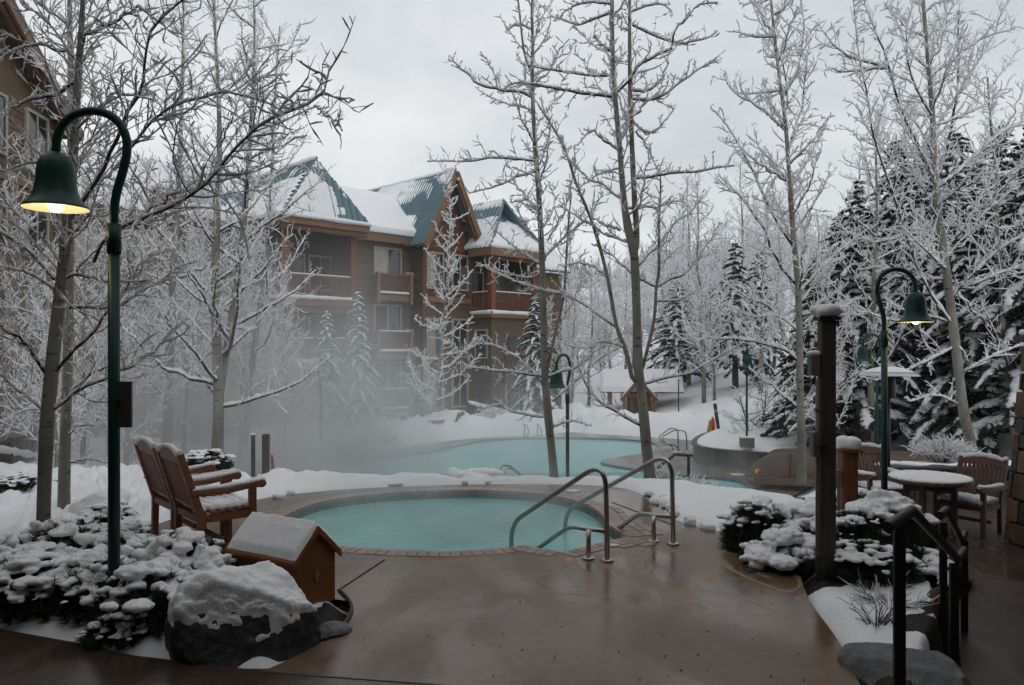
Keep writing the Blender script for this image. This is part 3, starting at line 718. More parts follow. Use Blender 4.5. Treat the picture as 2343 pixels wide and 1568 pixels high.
for k in range(20): MB().box((bx - .03, .62, Z0 + .3 + k * .46), (.26, .34, .26)).obj('log_end', M['redpost'], hotel, bevel=.05)
# eave beams
MB().mm((-.35, -.42, EV - .52), (bx + .28, -.18, EV - .28)).obj('eave_beam', M['trimdark'], hotel)
MB().mm((-.42, -.52, EV - .28), (bx + .36, -.40, EV + .02)).obj('fascia', M['trim'], hotel)
MB().mm((-.42, -.40, EV - .26), (-.30, 4.5, EV + .0)).obj('fascia', M['trim'], hotel)
MB().mm((bx + .24, -.40, EV - .27), (bx + .36, 2.0, EV + .01)).obj('fascia', M['trimdark'], hotel)
MB().mm((-.3, -.39, EV - .10), (bx + .24, 2.2, EV - .04)).obj('soffit', M['soffit'], hotel)
MB().tube([(-.25, -.30, EV), (-.25, -.30, Z0)], .05, 8).obj('downpipe', M['trim'], hotel)
# hipped roof over the bay: ridge runs back along y
ap = Vector((1.95, .62, 10.75)); e0 = Vector((-.46, -.56, EV + .03)); e1 = Vector((bx + .42, -.56, EV + .03))
fr = (ap - Vector((ap.x, e0.y, e0.z))); Lf = fr.length
roof_plane(hotel, e0, (1, 0, 0), fr, [(0, 0), (bx + .88, 0), (ap.x + .46, Lf)], lambda s, t: .32 - .30 * t / Lf - .32 * sstep(1.9, 3.0, s) + .0 * s, seed=3)
for sx_, side in ((-.46, -1), (bx + .42, 1)):
    f_ = Vector((ap.x - sx_, 0, ap.z - EV - .03)); Ls = f_.length
    e_ = Vector((0, 1, 0)); roof_plane(hotel, (sx_, -.56, EV + .03), e_, f_, [(0, 0), (9.5, 0), (9.5, Ls), (1.18, Ls)], (lambda s, t: .36 - .55 * sstep(.62 * Ls, .74 * Ls, t)) if side < 0 else (lambda s, t: .25), seed=5 + side)
snow_strip(hotel, (ap.x, ap.y - .05, ap.z + .0), (ap.x, ap.y + 8, ap.z + .0), .3, .17)
snow_strip(hotel, (-.44, -.56, EV + .05), (bx + .4, -.56, EV + .05), .2, .13)
# --- middle wall (y=1.5), windows with little balconies
mx0, mx1 = bx, 8.05
wall(hotel, (mx0, 1.5), (mx1, 1.5), Z0, EV + .1)
wx = 6.55
for k, z in enumerate((-.95, 1.95, 4.85)):
    zc = z + 1.62
    window(hotel, (wx, 1.5, zc), 0, 1.55, 1.25, 2, (('curtain', 'glass'), ('glass', 'glass'), ('glass', 'glass'))[2 - k])
    MB().mm((wx - 1.08, .92, z - .42), (wx + 1.12, 1.46, z - .12)).obj('balcony_floor', M['trim'], hotel)
    for px in (wx - 1.0, wx + 1.04):
        MB().mm((px - .09, .80, z - .55), (px + .09, 1.0, z + .98)).obj('balcony_post', M['trim'], hotel)
    railing(hotel, (wx - .9, .9), (wx + .94, .9), z - .02, .93, key='trimdark', snow=True, snowtop=(k < 2))
MB().mm((mx0, 1.02, EV - .38), (mx1 + .3, 1.14, EV + .02)).obj('fascia', M['trim'], hotel)
MB().mm((mx0, 1.14, EV - .36), (mx1 + .2, 1.5, EV - .30)).obj('soffit', M['soffit'], hotel)
MB().mm((mx0 + .35, 1.40, Z0), (mx0 + .5, 1.49, EV - .4)).obj('corner_board', M['frame'], hotel)
# main roof plane: deep unbroken snow
mr = Vector((0, 4.1, 2.75)); Lm = mr.length
roof_plane(hotel, (mx0 - .9, .98, EV + .04), (1, 0, 0), mr, [(-.2, 0), (mx1 - mx0 + 1.1, 0), (mx1 - mx0 + 3.2, Lm), (-.6, Lm)], lambda s, t: .75 + 0 * s, seed=9, smax=.30)
# --- gabled block (x 8.05..11.35, front y=.5, ridge runs back along y)
gx0, gx1, gc, gy = 8.05, 11.35, 9.68, .5
zr = 11.35; gsl = (zr - 7.35) / (gc - (gx0 - .42))
ztop = lambda x: zr - .35 - abs(x - gc) * gsl
wall(hotel, (gx0, gy), (gx1, gy), Z0, 4.6); wall(hotel, (gx0, gy), (gx1, gy), 4.6, 11.0, key='shingle', h=.24, top=[(gx1 - gx0, ztop(gx1)), (gc - gx0, ztop(gc)), (0, ztop(gx0))])
wall(hotel, (gx0, 1.5), (gx0, gy), Z0, EV - .2); 
MB().mm((gx0 - .03, gy - .06, Z0), (gx0 + .22, gy - .002, EV - .6)).obj('corner_board', M['trimdark'], hotel)
MB().mm((gx1 - .22, gy - .06, Z0), (gx1 + .03, gy - .002, EV - .6)).obj('corner_board', M['trimdark'], hotel)
MB().mm((gx0, gy - .075, 4.45), (gx1, gy - .003, 4.75)).obj('band_board', M['trim'], hotel)
for z, h_ in ((6.1, 1.75), (2.6, 1.9), (-.2, 1.6)):
    for xx in (gx0 + .78, gx1 - .82):
        window(hotel, (xx, gy, z), 0, .98, h_, 2, ('curtain', 'glass') if xx < gc else ('glass', 'glass'))
for side in (-1, 1):
    f_ = Vector((-side * (gc - gx0 + .42), 0, zr - 7.35)); Ls = f_.length; xe = gc + side * (gc - gx0 + .42)
    if side < 0:
        sn = lambda s, t: .10 + .62 * sstep(1.5, 2.1, s) * sstep(2.6, 1.2, t) - .75 * sstep(1.5, 1.1, s) * sstep(3.9, 3.4, t) + .12 * sstep(3.1, 3.4, t) - .55 * sstep(1.9, 2.3, t) * sstep(3.0, 2.6, t)
    else: sn = lambda s, t: .2 + 0 * s
    roof_plane(hotel, (xe, gy - .75, 7.35), (0, 1, 0), f_, [(0, 0), (9.5, 0), (9.5, Ls), (0, Ls)], sn, rib=.21, seed=13 + side, smax=.14)
    # barge boards, soffit and bracket
    for w_, o_, key in ((.30, -.80, 'trim'), (.20, -.70, 'trimdark')):
        a_ = Vector((xe, gy + o_, 7.35 - .16)); b_ = Vector((gc, gy + o_, zr - .12)); 
        if key == 'trimdark': a_ += Vector((-side * .16, 0, -.18)); b_ += Vector((0, 0, -.36))
        MB().bar(a_, b_, .09, w_, up=(0, 0, 1)).obj('barge_board', M[key], hotel)
    q = MB(); d_ = Vector((-side * .16, 0, -.10)); q.hull([(xe, gy - .7, 7.2), (xe, gy, 7.2), (gc, gy, zr - .16), (gc, gy - .7, zr - .16)], [(xe, gy - .7, 7.24), (xe, gy, 7.24), (gc, gy, zr - .12), (gc, gy - .7, zr - .12)]); q.obj('soffit', M['soffit'], hotel)
    bxp = gc + side * .95
    q = MB(); q.mm((bxp - .07, gy - .66, 8.72), (bxp + .07, gy - .003, 8.88)); q.mm((bxp - .07, gy - .16, 8.05), (bxp + .07, gy - .004, 8.718)); q.bar((bxp, gy - .58, 8.72), (bxp, gy - .1, 8.12), .1, .1); q.obj('bracket', M['trimdark'], hotel)
MB().box((gc, gy - .9, zr - .5), (.14, .14, .14)).obj('gable_lamp', M['white'], hotel, bevel=.04)
snow_strip(hotel, (gc, gy - .7, zr + .02), (gc, gy + 8.6, zr + .02), .3, .13)
for z in (5.7, 2.75): MB().mm((gx0 - .5, 1.15, z), (gx0 - .02, 1.46, z + .3)).obj('wall_vent', M['alu'], hotel, bevel=.05)
# --- right corner block with covered balcony (front y=-1, x 11.4..14.85)
rx0, rx1, ry = 11.5, 14.8, -1.0
wall(hotel, (rx0 + .02, ry), (rx1, ry), Z0, 3.7, h=.19); wall(hotel, (rx0, gy + .1), (rx0, ry), Z0, 3.7, h=.19)
MB().mm((rx0 - .05, ry - .05, Z0), (rx0 + .18, ry - .002, 3.7)).obj('corner_board', M['siding'], hotel)
MB().mm((rx0 - .2, ry - .2, 3.7), (rx1 + .1, ry + 2.2, 3.95)).obj('balcony_floor', M['trim'], hotel)
snow_strip(hotel, (rx0 - .2, ry - .2, 3.95), (rx1, ry - .2, 3.95), .2, .14); snow_strip(hotel, (rx0 - .2, ry - .2, 3.95), (rx0 - .2, gy, 3.95), .2, .14)
railing(hotel, (rx0 + .2, ry), (rx1 - .2, ry), 3.98, 1.05, snow=False); railing(hotel, (rx0, gy), (rx0, ry + .2), 3.98, 1.05, snow=False)
for px, py in ((rx0 + .02, ry + .02), (rx1 - .1, ry + .02)):
    MB().mm((px - .15, py - .15, 3.95), (px + .15, py + .15, 7.0)).obj('balcony_post', M['redpost'], hotel)
wall(hotel, (rx0, ry + 2.2), (rx1, ry + 2.2), 3.95, 7.3, h=.19); wall(hotel, (rx1 - .02, 4.5), (rx1 - .02, ry + .75), 3.95, 7.15, h=.19); window(hotel, (rx1 - .02, ry + 1.5, 5.45), rad(-90), .8, 1.2, 2, ('curtain', 'curtain'))
window(hotel, (rx0 + 2.6, ry + 2.2, 5.5), 0, 1.3, 1.4, 2, ('curtain', 'curtain')); window(hotel, (rx0 + .75, ry + 2.2, 5.3), 0, 1.1, 1.9, 1)
window(hotel, (rx0, -.25, 2.3), rad(-90), .8, 1.4, 1)
window(hotel, (rx0 + 1.5, ry, 1.75), 0, 1.0, 1.9, 1, fkey='trimdark'); MB().mm((rx0 + .8, ry - .22, .2), (rx0 + 2.5, ry - .05, .75)).obj('balcony_floor', M['trimdark'], hotel); railing(hotel, (rx0 + .85, ry - .16), (rx0 + 2.45, ry - .16), .75, .95)
window(hotel, (rx0 + 1.5, ry, -.5), 0, .9, 1.2, 1)
ez = 7.35
MB().mm((rx0 - .62, ry - .62, ez - .42), (rx1 + .3, ry - .50, ez)).obj('fascia', M['trim'], hotel); MB().mm((rx0 - .60, ry - .50, ez - .40), (rx0 - .5, gy - .3, ez - .01)).obj('fascia', M['trim'], hotel)
MB().mm((rx0 - .5, ry - .42, ez - .62), (rx1 + .2, ry - .25, ez - .36)).obj('eave_beam', M['trimdark'], hotel)
MB().mm((rx0 - .5, ry - .5, ez - .2), (rx1 + .2, ry + 2.3, ez - .14)).obj('soffit', M['soffit'], hotel)
snow_strip(hotel, (rx0 - .6, ry - .55, ez + .06), (rx1 + .3, ry - .55, ez + .06), .2, .16)
a2 = Vector((13.15, .75, 10.3)); e0 = Vector((rx0 - .62, ry - .62, ez + .02)); fr = a2 - Vector((a2.x, e0.y, e0.z)); Lf = fr.length
roof_plane(hotel, e0, (1, 0, 0), fr, [(0, 0), (rx1 - rx0 + .95, 0), (a2.x - e0.x, Lf)], lambda s, t: .40 - .55 * sstep(.45 * Lf, .62 * Lf, t) * sstep(.85 * Lf, .75 * Lf, t), seed=22)
for sx_, side in ((rx0 - .62, -1), (rx1 + .33, 1)):
    f_ = Vector((a2.x - sx_, 0, a2.z - ez)); Ls = f_.length
    roof_plane(hotel, (sx_, ry - .62, ez + .02), (0, 1, 0), f_, [(0, 0), (9, 0), (9, Ls), (1.37, Ls)], lambda s, t: .2 - .42 * sstep(2.2, 2.5, t) * sstep(3.2, 3.0, t), seed=25 + side)
dm = MB(); dm.mm((14.15, .0, 7.7), (15.15, 2.6, 9.35)); dm.obj('dormer', M['mullion'], hotel)
for k in range(8): link('siding_board', board_me('mullion', 1.0, .2), None, hotel).location = (14.65, .0, 7.72 + .2 * k)
window(hotel, (14.65, .0, 8.45), 0, .36, .95, 1, ('glass',)); MB().hull([(14.0, -.25, 9.35), (15.3, -.25, 9.35), (15.3, 2.8, 9.35), (14.0, 2.8, 9.35)], [(14.1, -.2, 9.55), (15.2, -.2, 9.55), (15.2, 2.8, 9.7), (14.1, 2.8, 9.7)]).obj('roof_snow', M['snow'], hotel, bevel=.05)
wall(hotel, (rx1, -.2), (rx1 + 3.2, -.2), Z0, 6.5)
roof_plane(hotel, (rx1 + .1, -.7, 6.6), (1, 0, 0), (0, 3, 3.2), [(0, 0), (3.4, 0), (3.4, 3), (0, 3)], lambda s, t: .2, seed=31)
# --- left wing behind the near trees: set back, runs towards the camera
wall(hotel, (-9.0, 3.2), (0.0, 3.2), Z0, EV); 
MB().mm((-9.5, 2.7, EV - .35), (-.3, 2.82, EV)).obj('fascia', M['trim'], hotel)
f_ = Vector((0, 3.6, 3.0)); Ls = f_.length
roof_plane(hotel, (-9.5, 2.6, EV + .02), (1, 0, 0), f_, [(0, 0), (10.4, 0), (12.2, Ls), (0, Ls)], lambda s, t: .12 + 0 * s, seed=41)
for k, z in enumerate((-.9, 1.95, 4.8)):
    for x in (-7.4, -5.0, -2.2):
        window(hotel, (x, 3.2, z + 1.45), 0, 1.45, 1.3, 2, ('glass', 'curtain') if (k + int(x)) % 2 else ('glass', 'glass'))
    for x in (-3.7,):
        MB().mm((x - 1.1, 1.9, z - .3), (x + 1.1, 3.17, z - .05)).obj('balcony_floor', M['trim'], hotel); railing(hotel, (x - 1.05, 1.95), (x + 1.05, 1.95), z - .03, .95)
# chimney-like cedar turret on that wing
MB().mm((-4.4, 2.4, EV - .4), (-3.5, 3.4, EV + 1.0)).obj('chimney', M['shingle'], hotel); MB().mm((-4.5, 2.3, EV + 1.0), (-3.4, 3.5, EV + 1.2)).obj('chimney_snow', M['snow'], hotel, bevel=.06)

# ------------------------------------------------------------------ nearer wing at the left edge of the picture
wing = thing('hotel_wing', 'tall brown clapboard hotel wing at the left edge behind the birch', 'building', (-15.15, 26.0, 0.0), math.atan2(-1, .0745))
# local x runs from the far corner towards the camera, y = towards the left (into the building is -y side flipped): facade faces +y
def wall2(z0, z1, L_=15.0, key='siding'):
    q = MB().mm((0, -4, z0), (L_, -.05, z1)); q.obj('wall', M[key], wing)
    z = z0
    while z < z1 - .05:
        o = link('siding_board', board_me(key, L_, .2), None, wing); o.location = (L_ / 2, -.05, z); o.rotation_euler = (0, 0, rad(180)); z += .2
wall2(-1.75, 9.4)
q = MB(); q.hull([(0, -.30, 9.4), (9, -.30, 9.4), (9, -.30, 15.0), (0, -.30, 9.6)], [(0, -.05, 9.4), (9, -.05, 9.4), (9, -.05, 15.0), (0, -.05, 9.6)]); q.obj('gable_wall', M['siding'], wing)
for w_, o_, key in ((.34, .55, 'trim'), (.24, .40, 'trimdark')): MB().bar((-.55, o_, 9.2 - (.2 if o_ < .5 else 0)), (9, o_, 15.1 - (.2 if o_ < .5 else 0)), .10, w_).obj('barge_board', M[key], wing)
q = MB(); q.hull([(-.6, -8, 9.25), (9, -8, 15.25), (9, .6, 15.25), (-.6, .6, 9.25)], [(-.6, -8, 9.40), (9, -8, 15.40), (9, .6, 15.40), (-.6, .6, 9.40)]); q.obj('roof', M['roof'], wing)
q = MB(); q.hull([(-.58, -.3, 9.15), (9, -.3, 15.12), (9, .58, 15.12), (-.58, .58, 9.15)], [(-.58, -.3, 9.24), (9, -.3, 15.24), (9, .58, 15.24), (-.58, .58, 9.24)]); q.obj('soffit', M['soffit'], wing)
for z in (1.35, 4.2, 7.0): MB().mm((-.05, -.045, z), (15, .03, z + .28)).obj('band_board', M['trim'], wing)
MB().mm((-.06, -.2, -1.75), (.16, .035, 9.5)).obj('corner_board', M['trimdark'], wing)
for x, keys in ((1.25, ('glass', 'glass')), (3.6, ('curtain', 'glass')), (6.3, ('glass', 'glass')), (9.3, ('glass', 'glass'))):
    for z in (-.4, 2.95, 5.8, 8.6):
        window(wing, (x, -.05, z), rad(180), 1.15, 1.6, 2, keys)
for k in range(3):
    z = (-.6, 2.3, 5.2)[k]
    MB().mm((-1.6, -3.4, z - .3), (-.07, -.3, z)).obj('balcony_floor', M['trim'], wing); railing(wing, (-1.5, -3.3), (-1.5, -.35), z, 1.0)
    MB().mm((-1.62, -.5, z - 2.6), (-1.36, -.24, z - .3)).obj('balcony_post', M['redpost'], wing)
# ================================================================== TREES
def spawn(rg, P, R, per_m, t0, lenf, ang, up, curve, wander, n, rf, droop=0.0):
    """children growing off many parent polylines at once. P (B,m,3), R (B,m) -> P2 (C,n,3), R2 (C,n)"""
    P = np.asarray(P, float); R = np.asarray(R, float); B, m, _ = P.shape
    seg = np.linalg.norm(np.diff(P, axis=1), axis=2); Ln = seg.sum(1)
    cnt = np.floor(Ln * per_m * (1 - t0) + rg.random(B)).astype(int); cnt = np.clip(cnt, 0, 60)
    pi = np.repeat(np.arange(B), cnt); C = len(pi)
    if C == 0: return np.zeros((0, n, 3)), np.zeros((0, n))
    k0 = np.concatenate([[0], np.cumsum(cnt)[:-1]]); order = np.arange(C) - k0[pi]
    t = t0 + (1 - t0) * (order + rg.random(C)) / cnt[pi]
    f = t * (m - 1); i = np.minimum(f.astype(int), m - 2); w = (f - i)[:, None]
    p0 = P[pi, i] * (1 - w) + P[pi, i + 1] * w; r0 = R[pi, i] * (1 - w[:, 0]) + R[pi, i + 1] * w[:, 0]
    T = nrm(P[pi, i + 1] - P[pi, i])
    rv = rg.normal(size=(C, 3)); rv -= T * (rv * T).sum(1, keepdims=True); rv = nrm(rv); rv[:, 2] += .25; rv = nrm(rv - T * (rv * T).sum(1, keepdims=True))
    a = rad(1) * rg.uniform(ang[0], ang[1], C)[:, None]
    d = nrm(T * np.cos(a) + rv * np.sin(a) + np.array([0, 0, up]))
    ln = lenf(t, Ln[pi], rg, C)
    st = (ln / (n - 1))[:, None]
    Q = np.empty((C, n, 3)); Q[:, 0] = p0
    for k in range(1, n):
        d = nrm(d + rg.normal(0, wander, (C, 3)) + np.array([0, 0, curve])); Q[:, k] = Q[:, k - 1] + d * st
    r = rf(r0, ln)[:, None] * np.linspace(1, .45, n)[None]
    return Q, r
def snow_on(rg, P, R, s0, s1, keep=.93, k=4, lump=.45):
    P = np.asarray(P, float); R = np.asarray(R, float)
    if len(P) == 0: return np.zeros((0, 3)), np.zeros((0, 4), int)
    sel = rg.random(len(P)) < keep; P = P[sel]; R = R[sel]
    if len(P) == 0: return np.zeros((0, 3)), np.zeros((0, 4), int)
    T = np.empty_like(P); T[:, 1:-1] = P[:, 2:] - P[:, :-2]; T[:, 0] = P[:, 1] - P[:, 0]; T[:, -1] = P[:, -1] - P[:, -2]; T = nrm(T)
    hz = np.sqrt(np.clip(1 - T[..., 2] ** 2, 0, 1))
    S = (s0 + s1 * R) * (.42 + .58 * hz) * (1 + lump * rg.normal(size=R.shape)).clip(.35, 1.7)
    S[:, -1] *= .6; S[:, 0] *= .75
    Q = P.copy(); Q[..., 2] += R * .55 + S * .55 * hz
    return tubes_np(Q, S, k)
def rs_many(pl, n): return np.stack([resample(p_, n) for p_ in pl])
def rough(rg, P, amp):
    """turn a hand-drawn limb into a crooked one"""
    n = len(P); e = np.linspace(0, 1, n)[:, None]
    return P + (fbm(np.stack([np.arange(n) * .55 + rg.uniform(0, 99), np.full(n, rg.uniform(0, 99)), np.zeros(n)], -1), 2)[:, None] * rg.normal(size=(1, 3)) * amp * 2) * np.minimum(1, 4 * e)

TREE_SNOW = M['snow']
def make_tree(name, label, base, trunks, limbs, seed, twig_m=7.0, spur_m=9.0, tw=.55, sp=.13, snow=(.010, .85), trunk_mat='bark', limb_mat='twig', group=None, limb_snow=True, l2r=.006, twig_mat='twig', tsnow=True, up=.25, keep=.94, fine=True, spread=(35, 75)):
    """trunks/limbs: lists of (points world (n,3), radii). -> thing > trunk, limb..., twigs, snow"""
    rg = np.random.default_rng(seed); bz = np.array(base, float)
    root = thing(name, label, 'tree', base, 0, group)
    parts_snow = []
    for P, R in trunks:
        n = max(14, len(P)); P2 = resample(smooth_poly(P, 2, False), n * 2); R2 = np.interp(np.linspace(0, 1, n * 2), np.linspace(0, 1, len(R)), R)
        R2 = R2 * (1 + .10 * fbm(np.stack([np.arange(n * 2) * .8, np.full(n * 2, seed), np.zeros(n * 2)], -1), 2) * 2)
        V, F = tubes_np((P2 - bz)[None], R2[None], 10); link('trunk', fast_mesh('trunk', V, F), M[trunk_mat], root)
        if tsnow:
            # plastered snow along one side of the stem
            Q = (P2 - bz)[None].copy(); Q[..., 0] += R2 * .30; Q[..., 1] -= R2 * .12
            rr = (R2 * .70 * (1 + .9 * fbm(np.stack([np.arange(n * 2) * 1.7, np.full(n * 2, seed + 5), np.zeros(n * 2)], -1), 3)))[None]
            rr = rr * sstep(.35, .6, np.linspace(0, 1, n * 2))[None] + .001
            parts_snow.append(tubes_np(Q, rr, 6))
    LP = []; LR = []
    for P, R in limbs:
        n = 18; P2 = rough(rg, resample(smooth_poly(P, 1, False), n), .05); R2 = np.interp(np.linspace(0, 1, n), np.linspace(0, 1, len(R)), R)
        LP.append(P2 - bz); LR.append(R2)
        V, F = tubes_np((P2 - bz)[None], R2[None], 6); link('limb', fast_mesh('limb', V, F), M[limb_mat], root)
    allp = list(LP); allr = list(LR)
    for P, R in trunks:
        P2 = resample(P, 18) - bz; allp.append(P2[7:].copy()[np.linspace(0, 10, 18).astype(int)] if False else resample(P2[7:], 18)); allr.append(np.interp(np.linspace(.4, 1, 18), np.linspace(0, 1, len(R)), R))
    AP = np.stack(allp); AR = np.stack(allr)
    P1, R1 = spawn(rg, AP, AR, twig_m, .12, lambda t, L_, g, c: tw * g.uniform(.35, 1.25, c) * np.clip(L_ / 1.6, .35, 1.3) * (1.1 - .55 * t), spread, up, .07, .22, 6, lambda r0, ln: np.minimum(l2r * (.6 + .5 * ln), r0 * .6 + .0015))
    P2, R2 = spawn(rg, P1, R1, spur_m, .15, lambda t, L_, g, c: sp * g.uniform(.4, 1.5, c), (35, 85), .22, .06, .2, 3, lambda r0, ln: np.minimum(r0 * .8, .0042))
    P3, R3 = spawn(rg, AP, AR, spur_m * .5, .1, lambda t, L_, g, c: sp * g.uniform(.5, 1.3, c), (50, 90), .35, .08, .12, 3, lambda r0, ln: np.full(len(r0), .0045))
    tw_parts = []
    for P, R, k in ((P1, R1, 4), (P2, R2, 3), (P3, R3, 3)):
        if len(P): tw_parts.append(tubes_np(P, R, k))
    V, F = join_np(tw_parts); link('twigs', fast_mesh('twigs', V, F), M[twig_mat], root, 'stuff')
    if limb_snow and len(LP):
        LPs = np.stack(LP); LRs = np.stack(LR)
        # finer resampling so the snow sits in lumps
        LPs = rs_many(LPs, 60); LRs = np.stack([np.interp(np.linspace(0, 1, 60), np.linspace(0, 1, 18), r) for r in LRs])
        parts_snow.append(snow_on(rg, LPs, LRs, snow[0] * 1.25, snow[1], 1.0, 6, .30))
    if len(P1):
        P1f = rs_many(P1, 7); R1f = np.stack([np.interp(np.linspace(0, 1, 7), np.linspace(0, 1, 6), r) for r in R1])
        parts_snow.append(snow_on(rg, P1f, R1f, snow[0], snow[1], keep, 4))
    parts_snow.append(snow_on(rg, P2, R2, snow[0] * .9, snow[1], keep * .93, 4)); parts_snow.append(snow_on(rg, P3, R3, snow[0] * .95, snow[1], keep * .9, 4))
    V, F = join_np(parts_snow); link('snow', fast_mesh('snow', V, F), TREE_SNOW, root, 'stuff')
    return root

def auto_limbs(rg, trunk, n, t0, lenf, el, r, curve=.12):
    P, R = trunk; Pd = resample(P, 60); Rd = np.interp(np.linspace(0, 1, 60), np.linspace(0, 1, len(R)), R); out = []
    az = rg.uniform(0, 6.28)
    for k in range(n):
        t = t0 + (1 - t0) * (k + rg.random()) / n; i = min(59, int(t * 59)); az += 2.4 + rg.normal(0, .4); e = rad(rg.uniform(*el)); L_ = lenf(t) * rg.uniform(.75, 1.2)
        d_ = np.array([math.cos(az) * math.cos(e), math.sin(az) * math.cos(e), math.sin(e)]); p_ = Pd[i].copy(); pts = [p_.copy()]
        for q in range(6):
            d_ = d_ + rg.normal(0, .12, 3) + np.array([0, 0, curve]); d_ /= np.linalg.norm(d_); p_ = p_ + d_ * L_ / 6; pts.append(p_.copy())
        r_ = min(r(t), Rd[i] * .6); out.append((np.array(pts), np.array([r_, r_ * .8, r_ * .5, r_ * .22])))
    return out
def px_line(rg, pts, d, slope=None, drift=.35):
    """a limb drawn on the photograph, given depth that wanders to either side of its trunk"""
    s = rg.uniform(-drift, drift) if slope is None else slope
    ln = 0; out = []; prev = None
    for x, y in pts:
        if prev is not None: ln += math.hypot(x - prev[0], y - prev[1]) / FPX * d
        prev = (x, y); out.append(W(x, y, d + s * ln)[:])
    return np.array(out)
def px_tree(name, label, d, trunk_px, limb_px, seed, group=None, extra=None, e0=.3, **kw):
    """trunk_px: list of stems [(x,y,width px)...]; limb_px: list of [width px, (x,y)...]"""
    rg = np.random.default_rng(seed + 1000); tr = []; li = []
    for st in trunk_px:
        P = np.array([W(x, y, d)[:] for x, y, w in st]); R = np.array([w * .43 / FPX * d for x, y, w in st]); tr.append((P, R))
    for l_ in limb_px:
        w = l_[0]; P = px_line(rg, l_[1:], d); r = w * .35 / FPX * d; li.append((P, np.array([r, r * .85, r * .6, r * .3])))
    b = tr[0][0][0]
    if extra: li = li + auto_limbs(rg, tr[0], extra[0], e0, lambda t: extra[1] * (1.05 - .6 * t), (5, 50), lambda t: (.03 if e0 < .4 else .016) * (1.1 - .7 * t))
    return make_tree(name, label, (b[0], b[1], b[2] - .12), [(np.vstack([t[0][0] - (0, 0, .15), t[0]]) if i == 0 else t[0], np.concatenate([[t[1][0] * 1.15], t[1]]) if i == 0 else t[1]) for i, t in enumerate(tr)], li, seed, group=group, **kw)

# --- the big birch at the left, behind the lamp
px_tree('birch_tree', 'pale birch standing in the snow just left of the big lamp post', 7.0,
    [[(98, 1262, 34), (100, 1150, 33), (104, 1040, 34), (108, 951, 36), (118, 853, 33), (131, 722, 30), (148, 590, 27), (161, 459, 25), (172, 295, 22), (177, 197, 20), (184, 98, 17), (190, 0, 14), (193, -70, 11)]],
    [[13, (160, 500), (197, 453), (223, 407), (250, 350), (275, 302), (300, 250), (321, 197), (344, 98), (348, 59), (420, 0), (450, -30)],
     [10, (187, 111), (197, 72), (243, 46), (295, 30), (348, 39), (400, 70)],
     [8, (275, 302), (295, 348), (328, 302), (374, 256), (459, 223), (518, 210), (610, 233), (650, 260)],
     [11, (215, 600), (240, 540), (321, 505), (407, 466), (459, 440), (505, 394), (531, 348), (571, 302), (643, 262), (718, 243), (754, 197), (754, 164)],
     [5, (718, 243), (748, 269), (781, 289)],
     [7, (321, 505), (394, 446), (479, 420), (560, 400)],
     [8, (141, 643), (165, 630), (197, 630), (262, 650), (330, 640)],
     [8, (131, 702), (184, 708), (249, 708), (315, 676), (361, 649), (420, 610)],
     [10, (121, 938), (184, 886), (262, 853), (328, 820), (390, 770)],
     [12, (121, 859), (197, 774), (262, 689), (330, 600)],
     [12, (108, 859), (52, 787), (0, 735), (-60, 650)], [10, (124, 640), (66, 571), (0, 531), (-60, 500)], [8, (128, 665), (66, 623), (0, 610)],
     [9, (105, 945), (60, 905), (10, 870), (-40, 800)], [7, (164, 120), (66, 105), (0, 131), (-40, 190)], [9, (170, 190), (130, 220), (85, 223), (0, 262)],
     [6, (154, 56), (98, 20), (60, -20)], [6, (180, 150), (120, 60), (60, 20), (20, -30)], [7, (150, 560), (210, 480), (240, 400), (300, 380)], [6, (166, 420), (120, 380), (60, 370), (0, 400)], [6, (172, 300), (230, 240), (290, 215), (350, 230)]],
    11, twig_m=20, spur_m=12, tw=.62, sp=.10, snow=(.0068, .70), l2r=.0045, tsnow=False)
px_tree('birch_tree', 'slimmer birch close behind the pale trunk left of the lamp', 10.0,
    [[(146, 1140, 27), (149, 1000, 25), (155, 850, 23), (158, 650, 21), (161, 450, 19), (163, 250, 16), (160, 80, 13), (158, -60, 10)]],
    [[7, (152, 900), (220, 850), (290, 830), (350, 850)], [7, (155, 780), (90, 720), (20, 700)], [7, (158, 640), (230, 560), (300, 540)], [6, (160, 500), (90, 420), (30, 330)], [6, (162, 400), (220, 300), (250, 200), (265, 120)],
     [6, (163, 250), (110, 160), (70, 120)], [5, (161, 120), (210, 20), (220, -30)], [6, (150, 1000), (210, 960), (270, 975)], [6, (150, 960), (80, 930), (10, 960)], [6, (149, 1060), (200, 1050), (250, 1060)]],
    12, twig_m=19, spur_m=9.5, tw=.75, sp=.12, snow=(.0072, .7), l2r=.005, tsnow=False)

def stem(base, top, r0, r1, seed, wob=.12, n=9):
    rg = np.random.default_rng(seed); b = np.array(base, float); t = np.array(top, float); s = np.linspace(0, 1, n)[:, None]
    P = b + (t - b) * s; P[1:-1, :2] += rg.normal(0, wob, (n - 2, 2)) * .5; return P, np.linspace(r0, r1, n)
